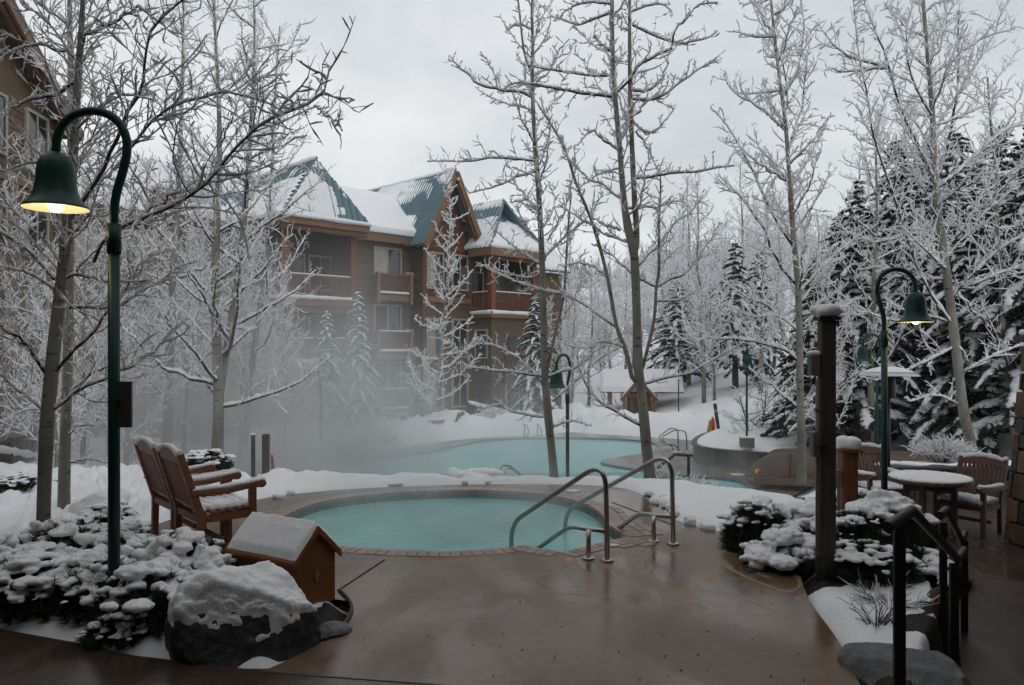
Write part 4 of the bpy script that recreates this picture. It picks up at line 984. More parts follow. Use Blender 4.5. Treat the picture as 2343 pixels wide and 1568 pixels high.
# --- misty birches behind the armchairs
def gtop(px, py, d): return W(px, py, d)[:]
for (lab, d, bpx, mid, tops, seed, nl) in (
    ('two-stemmed birch rising from the snow behind the teak armchairs', 16.0, (495, 1085, 27), (502, 900), [[(489, 656), (499, 459), (503, 262), (492, 66), (486, -40)], [(531, 722), (558, 525), (571, 328), (584, 131), (580, -30)]], 21, 26),
    ('thin birch in the mist left of the two-stemmed birch', 20.0, (380, 1045, 22), (388, 900), [[(394, 656), (407, 459), (418, 197), (420, 0), (420, -50)]], 22, 22),
    ('slender birch between the mist and the hotel balconies', 22.0, (560, 1020, 16), (580, 800), [[(610, 600), (622, 420), (628, 230), (640, 60)]], 23, 18)):
    rg = np.random.default_rng(seed); tr = []
    w0 = bpx[2] / 2 / FPX * d
    for k, tp in enumerate(tops):
        pts = [W(bpx[0], bpx[1], d)[:], W(mid[0], mid[1], d)[:]] + [W(x, y, d + .5 * k)[:] for x, y in tp] if k == 0 else [W(mid[0], mid[1], d)[:]] + [W(x, y, d + .5 * k)[:] for x, y in tp]
        tr.append((np.array(pts), np.linspace(w0 * (1 if k == 0 else .7), .02, len(pts))))
    lm = []
    for t in tr: lm += auto_limbs(rg, t, nl, .12 if t is tr[0] else .02, lambda t: 2.5 * (1.05 - .55 * t), (5, 45), lambda t: .035 * (1.1 - .75 * t))
    make_tree('birch_tree', lab, tr[0][0][0] - np.array([0, 0, .15]), tr, lm, seed, twig_m=7.5, spur_m=8, tw=.62, sp=.14, snow=(.0095, .8), l2r=.006, limb_mat='twig')

# --- the two bare aspens beyond the tub
px_tree('aspen_tree', 'slender leaning aspen on the snow rim beyond the tub, left of the far lamp post', 12.4,
    [[(1268, 1098, 22), (1263, 1040, 24), (1256, 980, 20), (1249, 900, 19), (1245, 850, 19), (1243, 730, 17), (1240, 602, 15.5), (1234, 463, 14), (1226, 366, 13), (1219, 251, 11), (1217, 162, 10), (1219, 77, 9), (1215, 39, 8), (1222, -60, 6)],
     [(1217, 172, 7), (1199, 127, 6), (1192, 69, 5.5), (1188, 23, 5), (1180, -30, 4)],
     [(1250, 850, 9), (1262, 800, 8.5), (1271, 757, 8), (1290, 683, 7), (1295, 602, 6.5), (1296, 578, 6), (1300, 510, 5), (1307, 443, 4)]],
    [[7, (1245, 880), (1185, 822), (1128, 791), (1097, 776)], [6, (1255, 862), (1320, 838), (1367, 803), (1409, 776), (1460, 745)], [6, (1263, 919), (1320, 869), (1382, 815), (1428, 791)],
     [5, (1243, 955), (1185, 950), (1143, 923), (1089, 942)], [6, (1243, 862), (1185, 853), (1128, 849), (1060, 838)], [6, (1242, 594), (1296, 540), (1346, 497), (1380, 440)], [5, (1238, 559), (1199, 517), (1180, 467)],
     [5, (1253, 551), (1288, 490), (1307, 432), (1312, 380)], [6, (1226, 370), (1184, 366), (1141, 359), (1114, 360), (1064, 374), (1018, 370), (976, 372)], [5, (1224, 393), (1161, 414), (1114, 436), (1074, 443)],
     [5, (1234, 378), (1249, 339), (1261, 285)], [8, (1217, 224), (1184, 208), (1141, 208), (1099, 193), (1060, 166), (1030, 127)], [5, (1141, 208), (1122, 147), (1099, 118)], [5, (1219, 70), (1184, 55), (1157, 73)],
     [5, (1236, 480), (1200, 455), (1165, 460)], [4, (1240, 620), (1215, 640), (1170, 630), (1100, 606)], [5, (1256, 980), (1300, 960), (1350, 975)], [4, (1217, 130), (1255, 80), (1260, 20)], [4, (1220, 200), (1260, 160), (1290, 100)], [5, (1270, 757), (1310, 690), (1330, 640), (1326, 590)]],
    31, twig_m=11, spur_m=10.5, tw=.38, sp=.10, snow=(.0088, .85), l2r=.0048, extra=(16, 1.7), e0=.42)
px_tree('aspen_tree', 'forked grey aspen behind the steel hand rails, its trunk splitting high up', 12.0,
    [[(1490, 1115, 29), (1480, 1040, 26), (1473, 960, 25), (1467, 890, 25), (1459, 853, 24), (1457, 737, 22), (1453, 621, 22), (1450, 570, 24), (1435, 521, 16), (1427, 463, 15), (1421, 386, 14.5), (1413, 289, 13), (1404, 193, 12), (1400, 96, 11), (1400, 0, 10), (1400, -60, 8)],
     [(1452, 580, 16), (1458, 545, 15), (1450, 443, 14), (1446, 347, 13), (1442, 251, 12), (1440, 116, 10), (1440, 0, 9), (1440, -60, 7)],
     [(1462, 882, 12), (1442, 862, 11.5), (1440, 834, 11), (1429, 795, 10.5), (1409, 749, 10), (1398, 680, 9), (1390, 637, 9), (1375, 575, 8), (1350, 494, 7.5), (1315, 417, 7), (1296, 347, 6.5), (1261, 285, 5.5), (1230, 239, 4)],
     [(1469, 845, 9), (1479, 807, 9), (1498, 730, 8.5), (1500, 660, 8), (1508, 622, 7), (1506, 544, 6), (1512, 424, 4.5), (1508, 386, 3.5)]],
    [[7, (1471, 880), (1506, 869), (1552, 861), (1590, 850), (1640, 818), (1690, 790)], [8, (1463, 973), (1429, 954), (1382, 927), (1351, 900), (1324, 849), (1315, 800)],
     [7, (1409, 749), (1359, 714), (1321, 687), (1282, 672), (1205, 656), (1128, 622), (1100, 606)], [6, (1498, 656), (1456, 637), (1417, 598), (1360, 560)], [6, (1498, 660), (1533, 641), (1573, 624), (1620, 560), (1640, 520)],
     [9, (1400, 222), (1370, 220), (1315, 210), (1246, 197), (1184, 189), (1155, 205)], [7, (1400, 174), (1354, 175), (1296, 166), (1238, 158), (1199, 148)], [8, (1408, 216), (1442, 181), (1469, 154), (1523, 112), (1546, 73), (1585, 19), (1640, 0)],
     [7, (1444, 208), (1481, 212), (1519, 181), (1531, 112)], [7, (1448, 228), (1485, 231), (1523, 216), (1558, 189), (1600, 158), (1641, 131)], [6, (1446, 278), (1477, 308), (1508, 297), (1542, 247)], [6, (1450, 266), (1485, 236), (1520, 190)],
     [7, (1454, 409), (1500, 405), (1570, 393), (1639, 389), (1680, 380)], [6, (1454, 301), (1481, 339), (1505, 390)], [7, (1396, 31), (1361, 42), (1327, 62), (1296, 50), (1260, 38)], [7, (1446, 58), (1489, 81), (1558, 104), (1610, 90), (1635, 77)],
     [6, (1396, 116), (1357, 93), (1361, 58)], [5, (1419, 528), (1385, 517), (1350, 497)], [6, (1412, 343), (1373, 316), (1354, 293), (1320, 335)], [6, (1396, 10), (1340, 5), (1300, 20), (1270, 50)], [5, (1440, 30), (1490, 10), (1530, 15), (1540, 40)],
     [5, (1440, 73), (1420, 60), (1410, 30)], [5, (1429, 795), (1380, 780), (1340, 800), (1290, 790)], [5, (1390, 637), (1330, 600), (1290, 610)], [5, (1500, 690), (1550, 690), (1600, 660)], [4, (1420, 386), (1360, 400), (1320, 440)]],
    32, twig_m=11, spur_m=10.5, tw=.38, sp=.10, snow=(.0088, .85), l2r=.0048, extra=(16, 1.7), e0=.42)

# --- right-hand birches
px_tree('birch_tree', 'snow-laden birch standing behind the brown wooden post', 16.0,
    [[(1833, 1088, 21), (1835, 1029, 19), (1830, 918, 18), (1829, 800, 17), (1826, 656, 15), (1816, 558, 13), (1806, 426, 11), (1799, 295, 10), (1780, 164, 8), (1766, 33, 7), (1760, -40, 6)]],
    [[9, (1828, 935), (1783, 899), (1750, 872), (1711, 846)], [8, (1829, 830), (1789, 794), (1704, 781), (1639, 774), (1590, 780)], [8, (1822, 827), (1789, 754), (1770, 702), (1704, 682), (1650, 640)],
     [9, (1824, 655), (1770, 597), (1747, 518), (1691, 446), (1640, 400)], [9, (1814, 564), (1770, 499), (1711, 367), (1665, 289), (1635, 256)], [7, (1809, 420), (1730, 374), (1690, 330)], [7, (1798, 302), (1750, 256), (1671, 210), (1658, 177)],
     [7, (1810, 318), (1839, 230), (1845, 131), (1852, 90)], [6, (1803, 249), (1796, 164), (1757, 79), (1730, 39), (1720, 0)], [7, (1818, 530), (1868, 459), (1901, 394)], [7, (1829, 668), (1901, 590), (1966, 538)], [6, (1775, 85), (1717, 85), (1685, 75)],
     [7, (1830, 940), (1880, 890), (1930, 870)], [6, (1826, 700), (1870, 640), (1890, 560)], [6, (1806, 430), (1850, 370), (1880, 300)], [6, (1790, 220), (1830, 160), (1840, 60), (1830, -20)], [6, (1828, 760), (1780, 720), (1720, 730), (1670, 700)], [5, (1770, 60), (1800, 0), (1810, -40)]],
    41, twig_m=10, spur_m=8.5, tw=.55, sp=.14, snow=(.0130, .9), l2r=.0055, extra=(18, 1.9))
px_tree('birch_tree', 'tall birch with wide snowy limbs behind the right-hand lamp', 17.0,
    [[(2222, 1015, 25), (2203, 951, 24), (2186, 787, 22), (2160, 590, 20), (2137, 426, 18), (2134, 262, 15), (2121, 131, 12), (2111, 0, 10), (2108, -60, 8)]],
    [[10, (2135, 430), (2065, 387), (2020, 350), (1985, 300), (1960, 240)], [10, (2138, 430), (2098, 328), (2058, 256), (2032, 144), (1993, 52), (1970, -20)], [9, (2144, 420), (2170, 328), (2196, 164), (2190, 52), (2200, -30)],
     [10, (2146, 430), (2216, 374), (2288, 302), (2342, 282), (2400, 230)], [9, (2178, 745), (2120, 660), (2072, 544), (2045, 459), (2019, 394), (1993, 295), (1973, 164), (1960, 66), (1950, 0)], [7, (2012, 151), (1921, 125), (1868, 52)], [7, (2032, 157), (1940, 164), (1888, 157)],
     [8, (2186, 794), (2085, 846), (2000, 872)], [8, (2190, 860), (2260, 820), (2342, 787)], [8, (2170, 690), (2230, 620), (2300, 560), (2380, 520)], [7, (2160, 600), (2210, 540), (2270, 470), (2330, 420)], [8, (2155, 560), (2090, 530), (2010, 560), (1950, 540)],
     [7, (2134, 300), (2180, 240), (2250, 130), (2290, 30)], [7, (2134, 270), (2080, 180), (2070, 80), (2090, 0)], [7, (2180, 740), (2100, 720), (2040, 740), (1960, 700)], [6, (2120, 130), (2160, 60), (2170, -20)], [7, (2170, 640), (2090, 640), (2020, 610), (1960, 620)], [6, (2200, 930), (2140, 900), (2080, 920)], [6, (2125, 180), (2220, 100), (2330, 60)]],
    42, twig_m=10, spur_m=8, tw=.62, sp=.14, snow=(.0132, .9), l2r=.006, extra=(22, 2.6))
rg = np.random.default_rng(43)
for lab, bx_, by_, d, hgt, lean, seed, nl in (('birch cut by the right edge of the picture, high among the snowy twigs', 2330, 1000, 20, 10.5, -.8, 43, 24), ('birch filling the gap between the two right-hand birches', 1985, 985, 22, 10.0, .3, 44, 24)):
    b = np.array(W(bx_, by_, d)); b[2] = gz(b[0], b[1]); t = stem(b, b + np.array([lean, 0, hgt]), .11, .02, seed)
    rg = np.random.default_rng(seed)
    make_tree('birch_tree', lab, b - np.array([0, 0, .1]), [t], auto_limbs(rg, t, nl, .22, lambda t: 3.1 * (1.0 - .62 * t), (10, 50), lambda t: .04 * (1.1 - .75 * t)), seed, twig_m=8, spur_m=8, tw=.6, sp=.15, snow=(.0115, .85), l2r=.0065)
# --- small trees by the pool
b = np.array(W(985, 985, 35)); b[2] = -1.7; t = (np.array([b, b + (.4, 0, 3.0), b + (.7, 0, 6.5), b + (.9, .0, 9.5), b + (.65, 0, 11.9)]), np.array([.09, .075, .05, .03, .012]))
rg = np.random.default_rng(51)
make_tree('young_tree', 'narrow frosted young tree in front of the hotel gable', b - np.array([0, 0, .1]), [t], auto_limbs(rg, t, 44, .08, lambda t: 2.6 * (1 - t) ** 1.3 + .5, (0, 35), lambda t: .026 * (1.1 - .7 * t), .16), 51, twig_m=6.5, spur_m=5.5, tw=.5, sp=.18, snow=(.020, .9), l2r=.008)
M['rustwig'] = mat('rusty_twigs', (0.10, 0.058, 0.038), 0.7, 0.4, 6)
b = np.array(W(1738, 975, 27)); b[2] = gz(b[0], b[1]); trs = [stem(b, b + np.array(v), .06, .015, 52 + i, .1, 6) for i, v in enumerate(((-.7, 0, 2.8), (.25, .2, 3.0), (1.0, -.2, 2.0)))]
rg = np.random.default_rng(52); lm = []
for t in trs: lm += auto_limbs(rg, t, 11, .35, lambda t: 1.5 * (1.1 - .4 * t), (0, 40), lambda t: .022)
make_tree('serviceberry_tree', 'low spreading tree with rusty brown dry leaves above the stone planter', b - np.array([0, 0, .1]), trs, lm, 52, twig_m=6, spur_m=6, tw=.6, sp=.2, snow=(.010, .8), l2r=.008, trunk_mat='bark_dark', twig_mat='rustwig', keep=.55)

# --- frosted trees across the middle distance: three shapes, copied
def far_tree(seed, h, lab, loc, wide=1.0):
    rg = np.random.default_rng(seed); b = np.zeros(3); t = stem(b, b + np.array([rg.uniform(-.5, .5), rg.uniform(-.5, .5), h]), .10 * h / 9, .02, seed)
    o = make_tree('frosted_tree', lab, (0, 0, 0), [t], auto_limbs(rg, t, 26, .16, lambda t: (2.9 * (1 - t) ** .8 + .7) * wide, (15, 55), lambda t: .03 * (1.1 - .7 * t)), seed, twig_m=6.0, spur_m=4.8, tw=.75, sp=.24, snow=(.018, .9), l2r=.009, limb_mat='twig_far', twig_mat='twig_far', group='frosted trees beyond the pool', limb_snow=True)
    o.location = loc; return o
far_spots = [(1150, 52, 0, 'behind the right corner of the hotel'), (1300, 56, 1, 'above the far lamp'), (1395, 62, 2, 'above the left end of the pavilion roof'), (1345, 50, 2, 'left of the small pavilion'), (1520, 60, 0, 'just right of the forked aspen trunk'), (1575, 52, 1, 'right of the pavilion roof'),
             (1640, 66, 2, 'above the leaning sign post'), (1610, 44, 0, 'right of the forked aspen, nearer than the rest'), (1700, 56, 1, 'behind the rusty-leaved tree'), (1765, 48, 2, 'left of the snow-capped brown post'), (1880, 46, 0, 'behind the brown post'), (1450, 70, 1, 'seen through the fork of the aspen'),
             (1250, 72, 2, 'deep behind the slender aspen'), (1960, 44, 1, 'behind the right lamp arch'), (2090, 42, 2, 'behind the dark spruces'), (2250, 40, 0, 'at the far right behind the spruces'), (1555, 78, 2, 'far back between the aspen and the lamp'), (1740, 74, 0, 'far back at the foot of the mountain'), (1360, 84, 0, 'small and far under the mountain'), (1480, 88, 2, 'small and far, right of the pavilion ridge'), (1660, 90, 1, 'small and pale below the mountain wood'), (1820, 80, 1, 'tall and pale behind the birch')]
protos = []
hts = (9.5, 12.0, 10.5)
for i, (px, d, k, where) in enumerate(far_spots):
    X = (px - 1171) / FPX * d; z = gz(X, d) - .2; lab = 'frosted white tree ' + where
    if i < 3:
        o = far_tree(61 + i, hts[i], lab, (X, d, z), (1.0, .9, 1.2)[i]); protos.append(o)
    else:
        o = copy_thing(protos[k], (X, d, z), i * 1.9, lab); s = .85 + .35 * ((i * 37) % 10) / 10; o.scale = (s * 1.1, s * 1.1, s * (1.15 if px > 1500 else .95))
# --- the frosted wood beyond the pool, tree by tree, thinning out up the slope
rgw = np.random.default_rng(77); wood = []
for row, (d0, n_, x0, x1) in enumerate(((44, 8, 1215, 1760), (54, 9, 1200, 1900), (66, 10, 1180, 1900), (80, 10, 1170, 1950), (98, 10, 1180, 2000))):
    for j in range(n_):
        px = x0 + (x1 - x0) * (j + rgw.uniform(.15, .85)) / n_; d = d0 * rgw.uniform(.93, 1.07); X = (px - 1171) / FPX * d
        if d < 52 and 1365 < px < 1600: d = 56 + 4 * rgw.random(); X = (px - 1171) / FPX * d
        o = copy_thing(protos[(row + j) % 3], (X, d, gz(X, d) - .3), rgw.uniform(0, 6.28), 'one of the white frosted trees of the wood beyond the pool')
        o['group'] = 'wood of frosted trees beyond the pool'; s = rgw.uniform(.62, .95) * (1.0 if px < 1500 else 1.2); o.scale = (s * 1.15, s * 1.15, s)
for i, (px, d, k, s_, where) in enumerate(((130, 15, 0, .52, 'just behind the pale birch'), (300, 18, 2, .66, 'right of the lamp pole'), (420, 21, 0, .72, 'behind the armchairs'), (545, 24, 2, .74, 'left of the two-stemmed birch tops'), (1905, 21, 0, .66, 'x'), (650, 27, 0, .62, 'beside the left hotel balconies'))):
    X = (px - 1171) / FPX * d; o = copy_thing(protos[k], (X, d, gz(X, d) - .2), i * 1.7 + .5, {'x': 'thin frosted tree just right of the brown post', 'y': 'thin frosted tree between the patio lamp and the tall birch', 'z': 'thin frosted tree at the far right above the pillar'}.get(where, 'thin frosted tree ' + where + ', left of the hotel')); o['group'] = 'frosted trees above the patio' if where in 'xyz' else 'frosted trees before the hotel'; o.scale = (s_ * .85, s_ * .85, s_)
# --- left: frosted trees in front of the hotel
for i, (px, d, k, where, s) in enumerate(((250, 24, 0, 'before the left part of the hotel, left of the lamp post', .95), (345, 27, 1, 'right of the big lamp post before the hotel', .8), (440, 25, 2, 'before the hotel roof, in the middle of the left thicket', .85), (60, 20, 2, 'at the left edge before the hotel wing', .75), (610, 30, 1, 'left of the lowest hotel balconies, in the mist', .62), (190, 17, 1, 'between the birch trunk and the lamp', .6))):
    X = (px - 1171) / FPX * d
    o = copy_thing(protos[k], (X, d, gz(X, d) - .2), i * 2.3 + 1, 'frosted tree ' + where); o['group'] = 'frosted trees before the hotel'; o.scale = (s * .8, s * .8, s)

# ------------------------------------------------------------------ conifers
def conifer_mesh(seed, h, w, nb, gaps=.0, droop=.35, needle=60, snow_amt=1.0):
    rg = np.random.default_rng(seed); nv = []; NP = []; SV = []; sb = []
    tri = []; V0, F0 = ico(1)
    snow_parts = []; bp = []; br = []
    for k in range(nb):
        t = ((k + rg.random()) / nb) ** .85; z = .12 * h + .86 * h * t; L_ = w * (1 - t) ** .75 * rg.uniform(.72, 1.1) + .10; az = k * 2.39996 + rg.normal(0, .3)
        if rg.random() < gaps: continue
        dr = np.array([math.cos(az), math.sin(az)]); s = np.linspace(0, 1, 7); rise = .10 * L_ * (1 - droop) 
        pts = np.stack([dr[0] * L_ * s, dr[1] * L_ * s, z + L_ * (.22 * s - (.35 + droop) * s ** 2 * (.6 + .4 * (1 - t)))], -1)
        bp.append(pts); br.append(np.linspace(.022, .006, 7) * (1 + h / 12))
        sd_ = np.array([-dr[1], dr[0], 0])
        # needled side sprays
        m = int(needle * (.45 + .55 * L_ / w)); u = rg.random(m) ** .7; ii = u * 6; i0 = np.minimum(ii.astype(int), 5); q = pts[i0] + (pts[i0 + 1] - pts[i0]) * (ii - i0)[:, None]
        side = rg.choice((-1., 1.), m)[:, None]; ln = (.10 + .30 * L_ * (1 - .65 * u) * rg.uniform(.5, 1.1, m) * .9)[:, None]
        d_ = nrm(sd_[None] * side + np.array([dr[0], dr[1], 0])[None] * rg.uniform(.3, 1.1, (m, 1)) + np.stack([0 * u, 0 * u, rg.uniform(-.75, .05, m)], -1))
        tip = q + d_ * ln; wv = nrm(np.cross(d_, rg.normal(size=(m, 3)))) * (.028 + .16 * ln)
        mid = q + d_ * ln * .45
        tri.append(np.stack([q, mid + wv, tip, mid - wv], 1))
        # snow pads along the bough
        mm_ = max(4, int(6 + 6.5 * L_)); 
        for j in range(mm_):
            uu = (j + rg.random()) / mm_ * .95 + .08; ii_ = min(uu, .999) * 6; i1 = int(ii_); c = pts[i1] + (pts[i1 + 1] - pts[i1]) * (ii_ - i1)
            if rg.random() > snow_amt: continue
            off = rg.normal(0, .10 * L_ * (1.1 - uu)) ; c = c + sd_ * off + np.array([0, 0, .03 + .02 * abs(off)])
            r_ = (.055 + .068 * L_ * (1.15 - .6 * uu)) * rg.uniform(.55, 1.3)
            R3 = np.array([[dr[0], -dr[1], 0], [dr[1], dr[0], 0], [0, 0, 1]]); sh = V0 * (1 + .35 * (fbm(V0 * 1.6 + rg.uniform(0, 50), 2))[:, None] * 2)
            sl = (pts[i1 + 1] - pts[i1])[2] / (np.linalg.norm((pts[i1 + 1] - pts[i1])[:2]) + 1e-6)
            v = sh * np.array([r_ * 1.5, r_ * .95, r_ * .48]); v[:, 2] += v[:, 0] * np.clip(sl, -1, .6); snow_parts.append((v @ R3.T + c, F0))
    NQ = np.concatenate(tri); nV = NQ.reshape(-1, 3); nF = np.arange(len(nV)).reshape(-1, 4)
    n_me = fast_mesh('needles', nV, nF, False); n_me.materials.append(M['needle2'])
    sV, sF = join_np(snow_parts); s_me = fast_mesh('snow', sV, sF); s_me.materials.append(M['snow'])
    bV, bF = tubes_np(np.stack(bp), np.stack(br), 4); tV, tF = tubes_np(np.array([[(0, 0, -.3), (.0, .02, h * .35), (.02, 0, h * .7), (0, 0, h)]]), np.array([[.05 + h * .013, .04 + h * .009, .03 + h * .004, .012]]), 8)
    b_me = fast_mesh('boughs', bV, bF); b_me.materials.append(M['bark_dark']); t_me = fast_mesh('trunk', tV, tF); t_me.materials.append(M['bark_dark'])
    return (('trunk', t_me, None), ('boughs', b_me, 'stuff'), ('needles', n_me, 'stuff'), ('snow', s_me, 'stuff'))
CM = [conifer_mesh(71, 6.3, 1.35, 84, .05, .42, 62, .95), conifer_mesh(72, 7.5, 1.9, 100, .1, .40, 66, .9), conifer_mesh(73, 9.0, 3.0, 110, .12, .30, 90, .85), conifer_mesh(74, 5.0, 1.2, 60, .0, .35, 56, .9)]
def conifer(k, px, d, label, s=1.0, rz=0., z=None, name='spruce_tree', sxy=1.0, group='snowy conifers'):
    X = (px - 1171) / FPX * d; o = thing(name, label, 'tree', (X, d, gz(X, d) if z is None else z), rz, group); o.scale = (s * sxy, s * sxy, s)
    for nm, me, kd in CM[k]: link(nm, me, None, o, kd)
    return o
conifer(0, 747, 31, 'left of the pair of snowy spruces in the mist before the balconies', .86, .3, -1.8, sxy=1.1)
conifer(0, 818, 31.5, 'right and taller of the pair of snowy spruces before the balconies', .99, 2.0, -1.8, sxy=.9)
conifer(1, 1225, 38, 'snow-laden spruce at the right corner of the hotel', .86, 1.0, -1.8)
conifer(3, 1682, 46, 'dark-sided spruce among the frosted trees left of the snow-capped post', 1.75, .5)
conifer(3, 1735, 47, 'second small spruce close right of the dark-sided one', 1.6, 2.5)
conifer(2, 1550, 52, 'broad snowy spruce right of the forked aspen trunk', .8, 1.3, sxy=1.2)
conifer(1, 1630, 54, 'pale spruce standing further back near the pavilion', .85, 3.3)
for i, (px, d, k, s, lab) in enumerate(((1925, 27, 2, .85, 'dark spruce right behind the brown post'), (2010, 32, 1, 1.15, 'tall dark spruce behind the patio lamp'), (2095, 29, 2, 1.0, 'dark spruce between the lamp and the tall birch'), (2185, 33, 2, 1.15, 'big spruce behind the tall birch'), (2290, 27, 2, 1.05, 'broad snow-heaped spruce near the right edge'), (2400, 24, 2, 1.1, 'spruce cut by the right edge of the picture'), (1870, 36, 1, .9, 'slim spruce half hidden by the brown post'))):
    conifer(k, px, d, lab, s, i * 1.7, sxy=1.05)
CM.append(conifer_mesh(75, 9.5, 2.6, 130, .10, .28, 120, .78))
for i, (px, d, s, lab) in enumerate(((1965, 23.5, .86, 'dark pine with thin snow left of the patio lamp'), (2120, 24.5, .95, 'dark pine with thin snow behind the lamp shade'), (2235, 22, .9, 'dark pine with thin snow right of the tall birch'), (2360, 20.5, 1.0, 'dark thin-snowed pine at the right edge'), (1872, 25, .72, 'small dark pine left behind the brown post'), (2050, 28, 1.05, 'dark pine deep behind the patio heater'))):
    conifer(4, px, d, lab, s, i * 2.1, name='pine_tree', group='dark pines above the patio')
# ================================================================== LAMPS
M['cream'] = mat('cream_enamel', (0.82, 0.76, 0.56), 0.4, 0.05, 6)
def emis(name, col, s):
    m = bpy.data.materials.new(name); m.use_nodes = True; p = m.node_tree.nodes['Principled BSDF']
    p.inputs['Base Color'].default_value = (*col, 1); p.inputs['Emission Color'].default_value = (*col, 1); p.inputs['Emission Strength'].default_value = s; return m
M['bulb_on'] = emis('lit_bulb', (1.0, 0.86, 0.52), 1.7)
M['bulb_off'] = mat('unlit_bulb', (0.5, 0.48, 0.42), 0.2, 0.05)
neck = smooth_poly([((x - 264) * .00319, 2 + (800 - y) * .00319) for x, y in ((264, 560), (264, 500), (265, 470), (271, 435), (286, 388), (295, 345), (292, 310), (275, 278), (245, 258), (210, 253), (172, 262), (145, 285), (133, 315), (131, 352))], 1, False)
BX = (131 - 264) * .00319; BZ = 3.42
lm_parts = {}
def lamp_meshes():
    q = MB(); q.tube([(0, 0, 0), (0, 0, 2.72)], .041, 14); q.tube([(0, 0, 2.70), (0, 0, 2.915)], .049, 14); q.lathe([(.075, 0), (.075, .05), (.05, .09), (.044, .14)], k=14)
    lm_parts['pole'] = q.mesh('pole', True); lm_parts['pole'].materials.append(M['green'])
    a = MB().tube([(x, 0, z) for x, z in neck], [.031] * len(neck), 12).mesh('arm', True); a.materials.append(M['green']); lm_parts['arm'] = a
    prof = [(r_ * (.9 if r_ > .06 else 1), z_) for r_, z_ in [(.034, .02), (.055, .015), (.085, -.005), (.115, -.03), (.135, -.07), (.143, -.13), (.150, -.20), (.160, -.26), (.178, -.31), (.205, -.345), (.235, -.37), (.25, -.385)]]
    b = MB().lathe(prof + [(.222, -.392)], (BX, 0, BZ), 36).mesh('shade', True); b.materials.append(M['green']); lm_parts['shade'] = b
    inn = [(r - .006, z - .004) for r, z in prof[2:]]; inn = [(.001, -.012)] + inn
    i_ = MB().lathe(inn + [(.2215, -.3915)], (BX, 0, BZ), 36).mesh('shade_lining', True); i_.materials.append(M['cream']); lm_parts['lining'] = i_
    bu = MB().lathe([(.001, -.42), (.03, -.414), (.055, -.39), (.068, -.35), (.06, -.31), (.035, -.27), (.025, -.2), (.022, -.10)], (BX, 0, BZ), 20).mesh('bulb', True); lm_parts['bulb'] = bu
    be = bu.copy(); bu.materials.append(M['bulb_off']); be.materials.append(M['bulb_on']); lm_parts['bulb_on'] = be
lamp_meshes()
def lamp(label, x, y, z, rz, s=1.0, on=False, watts=0):
    t = thing('street_lamp', label, 'lamp', (x, y, z), rz, 'green bell lamps on gooseneck poles'); t.scale = (s, s, s)
    link('pole', lm_parts['pole'], None, t); link('arm', lm_parts['arm'], None, t); sh = link('shade', lm_parts['shade'], None, t); link('shade_lining', lm_parts['lining'], None, sh)
    link('bulb', lm_parts['bulb_on' if on else 'bulb'], None, t)
    if on:
        l = bpy.data.lights.new('bulb_light', 'POINT'); l.energy = watts; l.color = (1, .80, .46); l.shadow_soft_size = .05
        o = bpy.data.objects.new('bulb_light', l); COL.objects.link(o); o.parent = t; o.location = (BX, 0, BZ - .455)
    return t
l1 = lamp('big lit green bell lamp in the left foreground among the shrubs', -2.905, 5.7, 0.0, 0, 1.0, True, 2.6)
MB().box((.085, -.01, 1.60), (.10, .03, .335)).obj('sign_board', M['signback'], l1, bevel=.004); MB().box((.045, -.01, 1.6), (.03, .05, .06)).obj('bracket', M['blackmetal'], l1)
lamp('lit green bell lamp beside the snowy round table at the right', 4.72, 9.9, -0.5, rad(180), .94, True, 2.6)
lamp('unlit green lamp beyond the pool, between the two aspens', (1298 - 1171) / FPX * 16.5, 16.5, -1.72, rad(52), .965)
lamp('green lamp post standing right of the snowy pavilion', (1552 - 1171) / FPX * 43, 43, -1.6, rad(100), .85)
lp = lamp('thin dark lamp post on a concrete foot in the snowy planter mound', (1708 - 1171) / FPX * 24, 24, -.95, rad(80), .80)
MB().box((0, 0, .12), (.52, .52, .36)).obj('footing', M['concrete'], lp, bevel=.03); MB().box((0, 0, .33), (.56, .56, .06)).obj('footing_snow', M['snow'], lp, bevel=.02)
lamp('small distant green lamp just left of the far lamp between the aspens', (1262 - 1171) / FPX * 47, 47, -1.6, rad(20), .85)
lamp('small distant green lamp left of the pavilion', (1345 - 1171) / FPX * 50, 50, -1.6, rad(0), .85)
lamp('green lamp partly hidden behind the patio heater', (2006 - 1171) / FPX * 19, 19, -1.0, rad(10), .9)
lamp('ghostly lamp deep in the steam before the pair of spruces', (733 - 1171) / FPX * 25, 25, -1.75, rad(200), .9)

